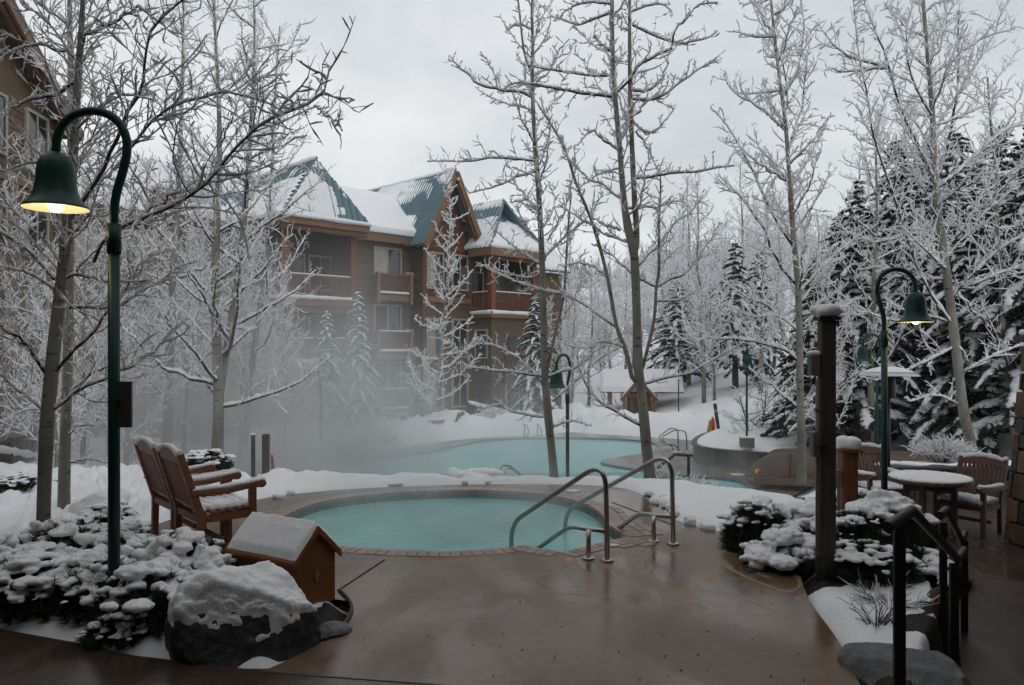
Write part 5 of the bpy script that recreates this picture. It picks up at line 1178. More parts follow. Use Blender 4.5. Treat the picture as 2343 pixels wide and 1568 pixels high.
# ================================================================== TUB HAND RAILS
def W0(x, y, z): gx_, gy_ = G(x, y, z); return Vector((gx_, gy_, z))
def arc_path(pts, r, n=7):
    """polyline with rounded corners; r may be one radius or one per inner corner"""
    P = [Vector(p) for p in pts]; out = [P[0]]
    for i in range(1, len(P) - 1):
        ri = r[i - 1] if hasattr(r, '__len__') else r
        a = (P[i - 1] - P[i]); b = (P[i + 1] - P[i]); la, lb_ = a.length, b.length; a.normalize(); b.normalize()
        k = min(ri, la * .48, lb_ * .48); p0 = P[i] + a * k; p2 = P[i] + b * k
        for j in range(n + 1):
            t = j / n; out.append(p0 * (1 - t) ** 2 + P[i] * 2 * t * (1 - t) + p2 * t * t)
    out.append(P[-1]); return out
def hand_rail(label, base_px, low_px, top_px, elbow_px, foot_px, post_px, postfoot_px, lowstart_px, lowknee_px):
    b = W0(*base_px, 0); d0 = b.y
    t = thing('hand_rail', label, 'hand rail', (b.x, b.y, 0), 0, 'steel hand rails at the tub steps'); off = Vector((b.x, b.y, 0))
    foot = W0(*foot_px, -.12); df = foot.y
    def at(px, f):           # somewhere between the deck post (f=0) and the foot in the water (f=1)
        return W(px[0], px[1], d0 + (df - d0) * f)
    R_ = .0245
    top = at(top_px, .10); top2 = Vector((b.x - .05, b.y - .0, top.z)); 
    path = arc_path([b - off, Vector((0, 0, 0)) + (at((base_px[0] - 4, top_px[1] - 12), 0) - off), at(elbow_px, .93) - off, (foot - off) + Vector((0, 0, -.25))], (.30, .16), 12)
    MB().tube(path, R_, 14).obj('upper_rail', M['steel'], t, True)
    jn = at((base_px[0] - 3, lowknee_px[2]), 0) - off; kn = at(lowknee_px[:2], .42) - off; ls = W0(*lowstart_px, -.12); ls = Vector((ls.x, ls.y, -.12)) - off; ls2 = ls + (ls - kn) * .35
    MB().tube(arc_path([jn, kn, ls2], .10, 8), R_ * .92, 14).obj('lower_rail', M['steel'], t, True)
    pf = W0(*postfoot_px, 0); f_ = (pf.y - d0) / (df - d0) if abs(df - d0) > 1e-3 else .2
    zt = W(post_px[0], post_px[1], pf.y).z
    MB().tube([pf - off, Vector((pf.x, pf.y, zt)) - off], R_ * .95, 14).obj('post', M['steel'], t, True)
    for c in (Vector((0, 0, 0)), pf - off):
        MB().lathe([(.001, .024), (.045, .024), (.058, .019), (.062, .010), (.062, .001)], (c.x, c.y, 0), 24).obj('flange', M['steel'], t, True)
    return t
hand_rail('near steel hand rail at the tub steps, in front', (1389, 1284), None, (1318, 1064), (1172, 1196), (1166, 1254), (1345, 1212), (1346, 1279), (1226, 1258), (1302, 1205, 1216))
hand_rail('far steel hand rail at the tub steps, behind the near one', (1540, 1246), None, (1500, 1042), (1296, 1168), (1286, 1216), (1493, 1180), (1495, 1240), (1392, 1226), (1462, 1175, 1183))

# ---- other rails round the big pool
def tube_rail(name, label, pts, r, m_, group=None, cat='hand rail', rr=.1, extra=()):
    b = pts[0][-1] if False else Vector(pts[0]); t = thing(name, label, cat, (b.x, b.y, b.z), 0, group)
    for i, pp in enumerate((pts,) + tuple(extra)):
        pl = [Vector(p) - b for p in pp]; MB().tube(arc_path(pl, rr, 6) if len(pl) > 2 else pl, r, 8).obj('rail' if i == 0 else 'post', m_, t, True)
    return t
tube_rail('pool_rail', 'left one of the two steel pool rails poking up behind the snow rim', [W(1142, 1112, 15.5), W(1144, 1064, 15.5), W(1166, 1066, 15.8), W(1205, 1098, 16.8)], .022, M['steel'], 'steel ladders of the big pool', rr=.16)
tube_rail('pool_rail', 'right one of the two steel pool rails poking up behind the snow rim', [W(1152, 1112, 15.2), W(1154, 1072, 15.2), W(1172, 1072, 15.5), W(1210, 1104, 16.5)], .022, M['steel'], 'steel ladders of the big pool', rr=.16)
for k, dx in enumerate((0, 16)):
    tube_rail('pool_rail', ('left', 'right')[k] + ' half of the steel rail pair on the far brown pool deck', [W(1552 + dx * 1.2, 1034 - k * 4, 27), W(1550 + dx * 1.2, 981 + k * 4, 27), W(1532 + dx * .6, 980 + k * 4, 27), W(1506 + dx * .5, 1000, 26), W(1514 + dx * .4, 1014, 26), W(1535 + dx * .5, 1018, 26), W(1540 + dx * .8, 1030, 26.5)], .024, M['steel'], 'steel ladders of the big pool', rr=.2)
    tube_rail('pool_rail', ('left', 'right')[k] + ' slim rail of the ladder at the back pool edge', [W(1226 + 30 * k - 26, 1001, 33), W(1225 + 30 * k - 26, 968, 33), W(1236 + 30 * k - 26, 985, 33.4), W(1232 + 30 * k - 26, 998, 33.5)], .025, M['steel'], 'steel ladders of the big pool', rr=.15)
    tube_rail('pool_rail', ('left', 'right')[k] + ' sloping rail of the steps vanishing into the steam', [W(825 + 58 * k, 1022 - 6 * k, 26), W(827 + 58 * k, 1006 - 4 * k, 26), W(862 + 100 * k, 1070 - 14 * k, 23.5)], .026, M['alu'], 'sloping rails in the steam', rr=.1)
br = tube_rail('hand_rail', 'black pipe hand rail going down behind the forked aspen', [W(1437, 1122, 13.8), W(1438, 1103, 13.8), W(1466, 1103, 14.0), W(1543, 1040, 15.2), W(1582, 1043, 15.6)], .032, M['blackmetal'], rr=.06, extra=([W(1575, 1042, 15.5), W(1575, 1130, 15.5)], [W(1467, 1104, 14.0), W(1468, 1140, 14.0)]))

# ================================================================== TEAK FURNITURE
def extr(q, poly, x0, x1):
    return q.hull([(x0, y, z) for y, z in poly], [(x1, y, z) for y, z in poly])
AC = {}
def armchair_meshes(key, m_):
    L_ = []; w = .29
    def put(name, q, bevel=.006, mm=m_, sub=None, kind=None):
        me = q.mesh(name, bevel=bevel, seg=1); me.materials.append(mm); L_.append((name, me, sub, kind))
    for s in (-1, 1):
        put('leg', MB().box((s * w, .25, .315), (.062, .062, .63)))
        q = MB(); extr(q, [(-.20, 0), (-.26, 0), (-.255, .40), (-.43, .965), (-.375, .985), (-.19, .42)], s * w - .028, s * w + .028); put('rear_leg', q)
        q = MB(); extr(q, [(-.33, .60), (-.30, .645), (-.1, .628), (.12, .640), (.27, .672), (.34, .680), (.372, .660), (.372, .628), (.345, .605), (.25, .615), (.05, .590), (-.15, .585)], s * w - .038, s * w + .038); put('arm', q)
        q = MB().box((s * w, 0, .38), (.036, .46, .07)); put('side_rail', q)
    put('front_rail', MB().box((0, .25, .38), (2 * w - .06, .036, .07))); put('rear_rail', MB().box((0, -.225, .38), (2 * w - .05, .036, .07)))
    put('stretcher', MB().box((0, -.02, .17), (2 * w - .04, .03, .05)))
    for k in range(7):
        y = -.19 + .078 * k; put('seat_slat', MB().box((0, y, .428 + .012 * abs(k - 2.5) / 2.5), (2 * w + .05 if 0 < k < 6 else 2 * w - .07, .062, .024)))
    for k in range(9):
        x = -.226 + .0565 * k; q = MB(); a = Vector((x, -.243, .49)); b = Vector((x, -.385, .905)); q.bar(a, b, .036, .014, up=(0, 1, 0)); put('back_slat', q, .003)
    q = MB(); q.bar((-w + .03, -.238, .50), (w - .03, -.238, .50), .032, .06, up=(0, .95, .3)); put('back_rail', q)
    n = 12; bt = []; tp = []
    for j in range(n + 1):
        u = -1 + 2 * j / n; x = u * (w - .02); bt.append((x, .885)); tp.append((x, .955 + .055 * (1 - u * u)))
    pl = bt + tp[::-1]; q = MB(); q.hull([(x, -.375 - (z - .9) * .33 + .02, z) for x, z in pl], [(x, -.375 - (z - .9) * .33 - .02, z) for x, z in pl]); put('crest_rail', q, .004)
    AC[key] = L_
def armchair_snow(key, amt):
    w = .29; it = []; rg = random.Random(5)
    parts = []
    for k in range(7):
        y = -.19 + .078 * k
        for j in range(12):
            x = -w + .03 + (2 * w - .06) * j / 11; it.append(((x, y, .446 + amt * .010), (.038, .036, .027 * amt * rg.uniform(.8, 1.25))))
    for s in (-1, 1):
        for j in range(14):
            t = j / 13; y = -.28 + .62 * t; it.append(((s * w, y, .64 + .045 * max(0, t - .45) + amt * .012), (.040, .042, .026 * amt * rg.uniform(.85, 1.2))))
        it.append(((s * w, -.408, .99), (.036, .034, .036 * amt)))
    for j in range(15):
        u = -1 + 2 * j / 14; it.append(((u * (w - .03), -.405, .968 + .055 * (1 - u * u)), (.034, .03, .03 * amt * rg.uniform(.75, 1.2))))
    o = blobs('chair_snow', it, .0125, .004, 22, 2); me = o.data; bpy.data.objects.remove(o); me.materials.append(M['snow']); AC[key + '_snow'] = me
armchair_meshes('teak', M['teak']); armchair_meshes('dark', M['teak_dark']); armchair_snow('thin', .95); armchair_snow('thick', 1.3)
def armchair(label, loc, rz, key='teak', sn='thin', group='teak armchairs', s=1.0):
    t = thing('armchair', label, 'armchair', loc, rz, group); t.scale = (s, s, s)
    for nm, me, sub, kd in AC[key]: link(nm, me, None, t, kd)
    if sn: link('chair_snow', AC[sn + '_snow'], None, t, 'stuff')
    return t
RZ = rad(-48.7)
armchair('nearer snowy teak armchair facing the tub, its back to the lamp', (-2.95, 7.72, .0), RZ, s=1.06)
armchair('farther snowy teak armchair facing the tub, half hidden by the lamp post', (-3.43, 8.27, .0), RZ, s=1.06)
armchair('snow-topped armchair at the right of the round patio table', (6.28, 10.72, -.5), rad(125), 'dark', 'thick', 'dark patio armchairs')
armchair('armchair behind the round patio table, seen past the lamp pole', (5.52, 11.75, -.5), rad(186), 'dark', 'thick', 'dark patio armchairs')
for lab, px, d, rz in (('left of the two misty armchairs beside the far pool', 905, 32.5, -60), ('second misty armchair beside the far pool, right of the leftmost', 942, 32.2, -60), ('misty armchair right of the far table beside the pool', 1035, 33.5, 70)):
    armchair(lab, ((px - 1171) / FPX * d, d, -1.7), rad(rz), 'dark', 'thick', 'misty armchairs beside the far pool', 1.05)
# round table with its cover of snow
tb = thing('patio_table', 'round wooden patio table under an even disc of snow', 'table', (5.70, 10.65, -.5))
MB().lathe([(.001, .70), (.50, .70), (.525, .712), (.525, .738), (.001, .738)], k=40).obj('table_top', M['teak_dark'], tb)
for a in range(4):
    an = rad(45 + 90 * a); MB().box((.30 * math.cos(an), .30 * math.sin(an), .36), (.075, .075, .68), an).obj('leg', M['teak_dark'], tb, bevel=.006)
MB().box((0, 0, .64), (.62, .05, .07), rad(45)).obj('apron', M['teak_dark'], tb); MB().box((0, 0, .60), (.60, .05, .07), rad(135)).obj('apron', M['teak_dark'], tb)
it = [((.46 * math.sqrt(random.random()) * math.cos(a), .46 * math.sqrt(random.random()) * math.sin(a), .760), (.10, .10, .035)) for a in np.linspace(0, 40, 60)] + [((.44 * math.cos(a), .44 * math.sin(a), .758), (.085, .085, .034)) for a in np.linspace(0, 6.28, 30)] + [((.2 * math.cos(a), .2 * math.sin(a), .765), (.16, .16, .034)) for a in np.linspace(0, 6.28, 9)]
blobs('table_snow', it, .016, .004, 10, 4, M['snow'], tb, 'stuff')
ft = thing('far_table', 'misty round table between the armchairs beside the far pool', 'table', ((985 - 1171) / FPX * 33, 33, -1.7))
MB().lathe([(.001, .70), (.60, .70), (.60, .75), (.001, .75)], k=24).obj('table_top', M['teak_dark'], ft)
for a in range(4): MB().box((.42 * math.cos(a * 1.5708 + .5), .42 * math.sin(a * 1.5708 + .5), .35), (.10, .10, .69)).obj('leg', M['teak_dark'], ft)
MB().lathe([(.001, .84), (.3, .83), (.56, .79), (.60, .752)], k=24).obj('table_snow', M['snow'], ft, True)

# ================================================================== EQUIPMENT BOX
ang = math.atan2(.53, -.85)
bxo = thing('pump_box', 'brown house-shaped wooden box with snow on its little roof', 'box', (-1.52, 6.06, 0), ang)     # local x along its length (away), y across
hw, ln, ev, rg_ = .205, .74, .40, .60
q = MB(); pr = [(-hw, 0.005), (hw, 0.005), (hw, ev), (0, rg_), (-hw, ev)]
q.hull([(0, y, z) for y, z in pr], [(ln, y, z) for y, z in pr]); q.obj('body', M['boxwood'], bxo, bevel=.004)
for s in (-1, 1):
    q = MB(); a = [(0.0, rg_ + .012), (s * (hw + .045), ev - .03 + .0), (s * (hw + .045), ev - .005), (0.0, rg_ + .037)]
    q.hull([(-.03, y, z) for y, z in a], [(ln + .03, y, z) for y, z in a]); q.obj('roof_panel', M['boxwood'], bxo, bevel=.003)
    q = MB(); a = [(s * .0, rg_ - .025), (s * (hw + .04), ev - .06), (s * (hw + .04), ev - .022), (s * .0, rg_ + .018)]
    q.hull([(-.034, y, z) for y, z in a], [(-.012, y, z) for y, z in a]); q.obj('barge_board', M['boxwood'], bxo, bevel=.003)
q = MB(); q.mm((-.012, -.03, ev - .16), (-.003, .03, ev - .13)); q.mm((-.012, -.012, ev - .2), (-.004, .012, ev - .1)); q.obj('latch', M['steel'], bxo)
gs = []; nxs, nys = 60, 46
u_, v_ = np.meshgrid(np.linspace(-.025, ln + .02, nxs), np.linspace(-hw - .04, hw + .03, nys)); base = rg_ + .035 - np.abs(v_) * (rg_ - ev + .04) / (hw + .045)
edge = np.minimum(np.minimum(u_ + .025, ln + .02 - u_), np.minimum(v_ + hw + .04, hw + .03 - v_))
th = .042 * sstep(0, .03, edge) + .012 * fbm(np.stack([u_, v_, 0 * u_], -1) * 28, 3) + .012 * fbm(np.stack([u_, v_, 0 * u_], -1) * 7, 3)
th = th - .006 * (edge <= 0.001); smo = .012 * np.exp(-(v_ / .05) ** 2)
Vs = np.stack([u_, v_, base + th - smo], -1).reshape(-1, 3); Vb = np.stack([u_, v_, base - .004 + 0 * u_], -1).reshape(-1, 3)
idx = np.arange(nxs * nys).reshape(nys, nxs); Fq = np.stack([idx[:-1, :-1], idx[:-1, 1:], idx[1:, 1:], idx[1:, :-1]], -1).reshape(-1, 4)
link('roof_snow', fast_mesh('roof_snow', Vs, Fq), M['snow'], bxo)

# ================================================================== ROCKS
def rock_np(seed, sub, size, planes=9, rough_=.12):
    V, F = ico(sub); rg = np.random.default_rng(seed); V = V.copy()
    for _ in range(planes):
        d = nrm(rg.normal(size=3)); h = rg.uniform(.55, .88); k = V @ d; V = V - np.clip(k - h, 0, None)[:, None] * d * .92
    V = V * (1 + rough_ * 2 * fbm(V * 2.2 + seed, 3) + (.07 * np.abs(fbm(V * 6 + seed, 4)) if sub > 4 else 0))[:, None]; N0 = nrm(V)
    return V * np.array(size), F
def rock(label, loc, size, rz, seed, m_='rock', snow=None, sub=5, group=None, name='boulder'):
    V, F = rock_np(seed, sub, size, 15 if sub > 5 else 9, .09); t = thing(name, label, 'rock', loc, rz, group)
    me = fast_mesh('stone', V, F); link('stone', me, M[m_], t)
    if snow is not None:
        thr, th = snow
        n = np.empty(len(V) * 3, np.float32); me.vertices.foreach_get('normal', n); n = n.reshape(-1, 3)
        cosr, sinr = math.cos(rz), math.sin(rz)
        n = nrm(n * .5 + nrm(V / np.array(size) ** 2) * .5); k = n[:, 2] - thr + .8 * fbm(V * 2.2 / max(size) + 7, 2) + .35 * fbm(V * 9 / max(size), 4)
        d = np.clip(k, -.2, .55) / .55 * th; Vq = V + np.stack([n[:, 0] * .35, n[:, 1] * .35, .65 + .35 * n[:, 2]], -1) * d[:, None] + n * (.006 * fbm(V * 40, 2))[:, None]
        ok = (k[F] > -.12).any(1); Fq = F[ok]; u, inv = np.unique(Fq, return_inverse=True)
        link('snow', fast_mesh('snow', Vq[u], inv.reshape(-1, 3)), M['snow'], t)
    return t
rock('big dark boulder with a ragged cap of snow in front of the wooden box', (-1.80, 5.32, .12), (.52, .42, .39), rad(14), 3, 'rock', (.45, .085), 6)
rock('grey boulder at the lower right edge of the deck', (2.44, 4.90, -.20), (.37, .50, .42), rad(20), 8, 'rockgrey', None, 6)
rock('low dark stone half buried beside the big boulder and the box', (-1.30, 5.52, .0), (.17, .13, .07), rad(30), 21, 'rock', None, 4)
rh = rock('snow-heaped rock on the far rim of the tub deck', (-.58, 11.98, .02), (.34, .2, .10), 0, 15, 'rock', None, 4); rb = random.Random(8); blobs('snow', [((rb.uniform(-.38, .38), rb.uniform(-.1, .12), rb.uniform(.04, .11)), (rb.uniform(.08, .15), .10, rb.uniform(.05, .085))) for _ in range(16)], .016, .02, 14, 2, M['snow'], rh, 'stuff')
rg = random.Random(4)
for i, (px, py) in enumerate(((1478, 1133), (1492, 1142), (1486, 1150), (1503, 1158), (1515, 1166), (1528, 1170), (1537, 1180), (1552, 1192), (1566, 1200), (1580, 1207), (1602, 1212), (1105, 1104), (1142, 1103), (1058, 1106), (655, 1130), (612, 1142), (1645, 1222))):
    x, y = G(px, py, 0); s = rg.uniform(.7, 1.3)
    rock('dark edging stone in the snow along the tub deck', (x + .06 + rg.uniform(-.03, .09), y + rg.uniform(-.05, .06), -.005), (.085 * s, .06 * s * rg.uniform(.7, 1.3), .045 * s), rg.uniform(0, 3), 30 + i, 'rock', (.15, .035), 3, 'dark edging stones along the deck', 'edging_stone')

# ================================================================== SHRUBS
def shrub_meshes(seed, r, h, tips=110, nl=.085, padr=.075, cover=.6, nmat='needle', low=.38):
    rg = np.random.default_rng(seed); u = rg.random(tips) ** .6; a = rg.uniform(0, 6.283, tips); up = rg.random(tips)
    rr = r * u; zz = h * np.sqrt(np.clip(1 - (u * .97) ** 2, 0, 1)) * rg.uniform(.55, 1.05, tips); zz = np.maximum(zz, .06)
    tip = np.stack([rr * np.cos(a), rr * np.sin(a), zz], -1); base = np.stack([tip[:, 0] * .25, tip[:, 1] * .25, 0 * zz], -1)
    midp = base * .4 + tip * .6 + np.stack([tip[:, 0] * .15, tip[:, 1] * .15, -zz * .18], -1)
    st = tubes_np(np.stack([base, midp, tip], 1), np.tile(np.array([.009, .007, .004]), (tips, 1)), 4)
    m = 110; T = nrm(tip - midp); T[:, 2] += .35; T = nrm(T)
    s = rg.random((tips, m)); o = tip[:, None] - T[:, None] * (s * .17)[..., None]; d = nrm(T[:, None] * rg.uniform(.15, 1.0, (tips, m, 1)) + nrm(rg.normal(size=(tips, m, 3))) * .95)
    ln = nl * rg.uniform(.65, 1.1, (tips, m, 1)); wv = nrm(np.cross(d, rg.normal(size=(tips, m, 3)))) * .0034
    tri = np.stack([o - wv, o + wv, o + d * ln], 2).reshape(-1, 3)
    ne = fast_mesh('needles', tri, np.arange(len(tri)).reshape(-1, 3), False); ne.materials.append(M[nmat])
    it = []
    for p_ in tip:
        if p_[2] > low * h and rg.random() < cover:
            out_ = nrm(np.array([p_[0], p_[1], 0.0]) + 1e-6); s = padr * rg.choice((.6, .9, 1.2, 1.5), p=(.3, .35, .25, .1)) * rg.uniform(.85, 1.15)
            for q_ in range(rg.integers(3, 7)):
                o2 = rg.normal(0, .75, 3) * s * 1.35; o2[2] = -abs(o2[0] * out_[0] + o2[1] * out_[1]) * .55 * (1 if o2 @ out_ > 0 else -.4) + rg.normal(0, .15) * s
                r_ = s * rg.uniform(.45, .95); it.append((p_ + o2 + np.array([0, 0, .02 + .2 * s]), (r_ * rg.uniform(1.0, 1.7), r_ * rg.uniform(1.0, 1.7), r_ * rg.uniform(.45, .72))))
    sm = MB(); sme = fast_mesh('stems', *st); sme.materials.append(M['bark_dark'])
    o = blobs('snow', it, .011, .017, 20, 4); me = o.data; bpy.data.objects.remove(o); me.materials.append(M['snow'])
    return (('stems', sme), ('needles', ne), ('snow', me))
SH = [shrub_meshes(81, .46, .46, 190, .095, .046, .40), shrub_meshes(82, .40, .44, 170, .095, .050, .36), shrub_meshes(83, .44, .36, 180, .09, .044, .40), shrub_meshes(84, .40, .60, 200, .10, .060, .30, low=.66), shrub_meshes(85, .5, .40, 190, .10, .064, .36, low=.55), shrub_meshes(86, .48, .42, 190, .10, .056, .24, low=.55)]
def shrub(k, x, y, label, rz=0, s=1.0, z=None, sz=1.0, group='snowy dwarf pines'):
    t = thing('dwarf_pine', label, 'shrub', (x, y, gz(x, y) - .02 if z is None else z), rz, group); t.scale = (s, s, s * sz)
    for nm, me in SH[k]: link(nm, me, None, t, 'stuff')
    return t
for i, (k, px, d, s, sz, lab) in enumerate((
    (0, 70, 6.0, 1.0, .85, 'snowy dwarf pine in the left corner, over the wet walk'), (1, 205, 5.92, 1.0, .85, 'dwarf pine left of the boulder, in the front row'), (0, 345, 5.65, .95, .95, 'dwarf pine touching the left end of the boulder'),
    (1, 425, 6.15, 1.0, 1.15, 'round-headed dwarf pine between the armchair and the boulder'), (2, 300, 6.35, 1.0, 1.1, 'dwarf pine at the foot of the big lamp post'), (2, 120, 6.7, 1.05, 1.2, 'dwarf pine at the foot of the birch trunk'),
    (0, -60, 6.3, 1.0, 1.0, 'dwarf pine cut by the left edge of the picture'), (4, 215, 6.35, .85, .9, 'low dwarf pine between birch and lamp'), (2, 275, 5.4, .60, .75, 'small front dwarf pine drooping over the walk'), (2, -10, 5.98, .55, .6, 'small dwarf pine low in the left corner'), (1, 490, 6.55, .62, 1.0, 'little dwarf pine at the armchair leg'), (2, 265, 7.6, .9, .9, 'dwarf pine under the farther armchair'))):
    shrub(k, (px - 1171) / FPX * d, d, lab, i * 1.3, s, None, sz)
for i, (k, px, d, s, sz, lab) in enumerate((
    (3, 1742, 7.9, 1.05, .92, 'tall dwarf pine with a snow cap at the deck edge'), (4, 1800, 7.35, .9, 1.05, 'dwarf pine just left of the brown post'), (4, 1850, 7.9, .95, 1.0, 'dwarf pine behind the brown post'), (5, 1960, 7.5, 1.05, .95, 'dwarf pine right of the brown post'), (4, 2025, 7.75, 1.0, 1.2, 'dwarf pine in front of the lamp foot'),
    (5, 2085, 7.2, 1.0, .9, 'dwarf pine behind the black hand rail'), (5, 1980, 6.85, .9, .8, 'low dwarf pine in the front of the right bed'), (2, 1880, 10.6, .95, .9, 'low dwarf pine beyond the short red post'), (0, 1960, 11.3, .9, 1.0, 'snow-lumped dwarf pine left of the patio armchair'), (1, 1800, 11.0, .8, .7, 'small dwarf pine at the lip of the slide'))):
    shrub(k, (px - 1171) / FPX * d, d, lab, i * 1.1 + .4, s, None if d < 9 else -.45, sz)
for i, (k, px, d, s, sz, lab) in enumerate(((0, 30, 11.6, .8, .6, 'small dwarf pine in the snow at the far left'), (2, 110, 12.0, .7, .6, 'small dwarf pine in the snow left of the slim birch'), (1, 245, 9.0, .9, .8, 'snow-smothered dwarf pine between the birches and the lamp'), (4, 285, 8.4, .8, .8, 'snow-smothered dwarf pine left of the armchairs'), (2, 215, 7.9, .8, .8, 'low dwarf pine in the snow behind the big lamp post'), (0, 470, 12.3, .9, .7, 'snow-smothered dwarf pine behind the armchairs'), (4, 640, 13.2, .8, .8, 'snow-smothered dwarf pine right of the wooden post in the steam'))):
    shrub(k, (px - 1171) / FPX * d, d, lab, i * .9 + .2, s, None, sz)
rock('dark rock half under snow between the birch and the lamp', ((232 - 1171) / FPX * 9.6, 9.6, .0), (.40, .25, .22), .3, 44, 'rock', (.1, .09), 5)
# bare twiggy bushes
def twig_bush(label, loc, r, h, n, seed, snow=.010, s2=.9, group=None, name='bare_bush', spur=9):
    rg = np.random.default_rng(seed); a = rg.uniform(0, 6.283, n); u = rg.random(n) ** .6; b = np.stack([.35 * r * u * np.cos(a), .35 * r * u * np.sin(a), 0 * u], -1)
    tp = np.stack([r * u * np.cos(a), r * u * np.sin(a), h * (1 - .45 * u ** 2) * rg.uniform(.7, 1.05, n)], -1); md = (b + tp) / 2 + np.stack([0 * u, 0 * u, .12 * h + 0 * u], -1)
    P = np.stack([b, b * .5 + md * .5, md, md * .5 + tp * .5, tp], 1); R = np.tile(np.linspace(.005, .0025, 5), (n, 1))
    P1, R1 = spawn(rg, P, R, spur, .3, lambda t, L_, g, c: .16 * g.uniform(.5, 1.3, c), (25, 70), .1, .02, .12, 4, lambda r0, ln: np.full(len(r0), .0028))
    t = thing(name, label, 'bush', loc, 0, group); V, F = join_np([tubes_np(P, R, 3), tubes_np(P1, R1, 3)]); link('twigs', fast_mesh('twigs', V, F), M['twig'], t, 'stuff')
    V, F = join_np([snow_on(rg, P, R, snow, s2, .9), snow_on(rg, P1, R1, snow, s2, .9)]); link('snow', fast_mesh('snow', V, F), M['snow'], t, 'stuff'); return t
twig_bush('frosted twiggy bush on the planter wall behind the patio table', ((2158 - 1171) / FPX * 13.9, 13.9, -.02), .60, .44, 300, 91, .0045)
twig_bush('frosted low bush right of the forked aspen foot', ((1590 - 1171) / FPX * 12.0, 12.0, -.35), .33, .36, 90, 92, .013)
twig_bush('small frosted bush at the foot of the forked aspen', ((1515 - 1171) / FPX * 12.3, 12.3, -.25), .25, .38, 50, 93, .008)
twig_bush('thin bush of bare red twigs in the snow bed below the brown post', (2.92, 6.05, .02), .30, .10, 40, 94, .0025, .4)
twig_bush('few bare twigs in the snow beside the grey boulder', (2.62, 5.62, .02), .2, .14, 26, 97, .002, .4)
twig_bush('tuft of bare twigs in the snow left of the birch', (-3.02, 6.05, .1), .2, .3, 22, 95, .004)
for i, (px, d, z, r) in enumerate(((640, 22, -1.6, 1.0), (760, 26, -1.7, 1.1), (700, 24, -1.65, .9), (590, 20, -1.5, .8), (860, 30, -1.7, .9), (1130, 37, -1.5, .9))):
    twig_bush('snow-covered bush in the steam, ' + ('at the far left', 'before the left spruce', 'between post and spruces', 'by the wooden post', 'under the right spruce', 'along the hotel wall')[i], ((px - 1171) / FPX * d, d, z), r, .7, 90, 96 + i, .035, .9, 'snowy bushes round the steaming pool', spur=5)
# ================================================================== POSTS AND BOXES
po = thing('timber_post', 'tall brown timber post with a snow cap and grey electric boxes', 'post', (2.74, 6.8, -.12))
q = MB(); q.box((0, 0, 1.19), (.132, .12, 2.38)); q.obj('shaft', M['post'], po, bevel=.022)
MB().box((0, 0, 2.39), (.185, .17, .03)).obj('cap', M['blackmetal'], po)
blobs('snow_cap', [((random.uniform(-.06, .06), random.uniform(-.05, .05), 2.44 + random.uniform(0, .03)), (.075, .07, .05)) for _ in range(12)], .012, .006, 14, 4, M['snow'], po)
MB().tube([(-.092, -.03, 0), (-.092, -.03, 1.85)], .017, 10).obj('conduit', M['grey'], po, True)
for z in (.35, 1.0, 1.6): MB().box((-.092, -.03, z), (.05, .045, .02)).obj('conduit_clip', M['grey'], po)
MB().box((-.115, -.01, 1.985), (.085, .10, .185)).obj('electric_box', M['grey'], po, bevel=.012); blobs('box_snow', [((-.115 + .02 * k, -.01, 2.085), (.045, .05, .03)) for k in (-1, 0, 1)], .01, .003, 12, 3, M['snow'], po)
MB().box((-.105, -.02, 1.30), (.075, .09, .22)).obj('electric_box', M['grey'], po, bevel=.012); MB().lathe([(.001, .0), (.05, .0), (.05, .03), (.001, .03)], (0, 0, 0), 16).obj('outlet_cover', M['blackmetal'], po).location = (-.075, -.085, 1.27)
p2 = thing('timber_post', 'short red cedar post with a dome of snow behind the brown post', 'post', (4.02, 9.35, -.15))
MB().box((0, 0, .46), (.19, .17, .95)).obj('shaft', M['redpost'], p2, bevel=.02); MB().box((0, 0, .945), (.27, .24, .035)).obj('cap', M['redpost'], p2, bevel=.006)
blobs('snow_cap', [((random.uniform(-.05, .05), random.uniform(-.05, .05), 1.0 + random.uniform(0, .05)), (.115, .105, .075)) for _ in range(10)], .015, .008, 12, 4, M['snow'], p2)
MB().box((-.14, -.06, .62), (.075, .08, .20)).obj('electric_box', M['grey'], p2, bevel=.01); MB().tube([(-.14, -.06, .52), (-.14, -.06, 0)], .017, 8).obj('conduit', M['grey'], p2)
# ---- black hand rails at the patio steps
b = W(2057, 1185, 4.03); r1 = thing('step_rail', 'nearer black pipe rail of the patio steps at the lower right', 'hand rail', (b.x, b.y, 0), 0, 'black step rails'); off = Vector((b.x, b.y, 0))
MB().tube([W(2029, 1206, 3.86) - off, W(2087, 1168, 4.12) - off], .0285, 16).obj('end_bar', M['blackmetal'], r1, False)
MB().tube([W(2085, 1168, 4.11) - off, W(2192, 1281, 5.28) - off], .026, 16).obj('sloping_bar', M['blackmetal'], r1, False); MB().tube([W(2190, 1281, 5.28) - off, W(2206, 1258, 5.5) - off], .026, 16).obj('end_bar', M['blackmetal'], r1, False)
MB().box((0, 0, .5), (.058, .02, 1.26)).obj('post', M['blackmetal'], r1); w_ = W(2182, 1285, 5.27) - off; MB().box((w_.x, w_.y, w_.z - .56), (.058, .02, 1.1)).obj('post', M['blackmetal'], r1)
b = W(2157, 1180, 6.05); r2 = thing('step_rail', 'farther black pipe rail of the patio steps with a hanging chain', 'hand rail', (b.x, b.y, -.5), 0, 'black step rails'); off = Vector((b.x, b.y, -.5))
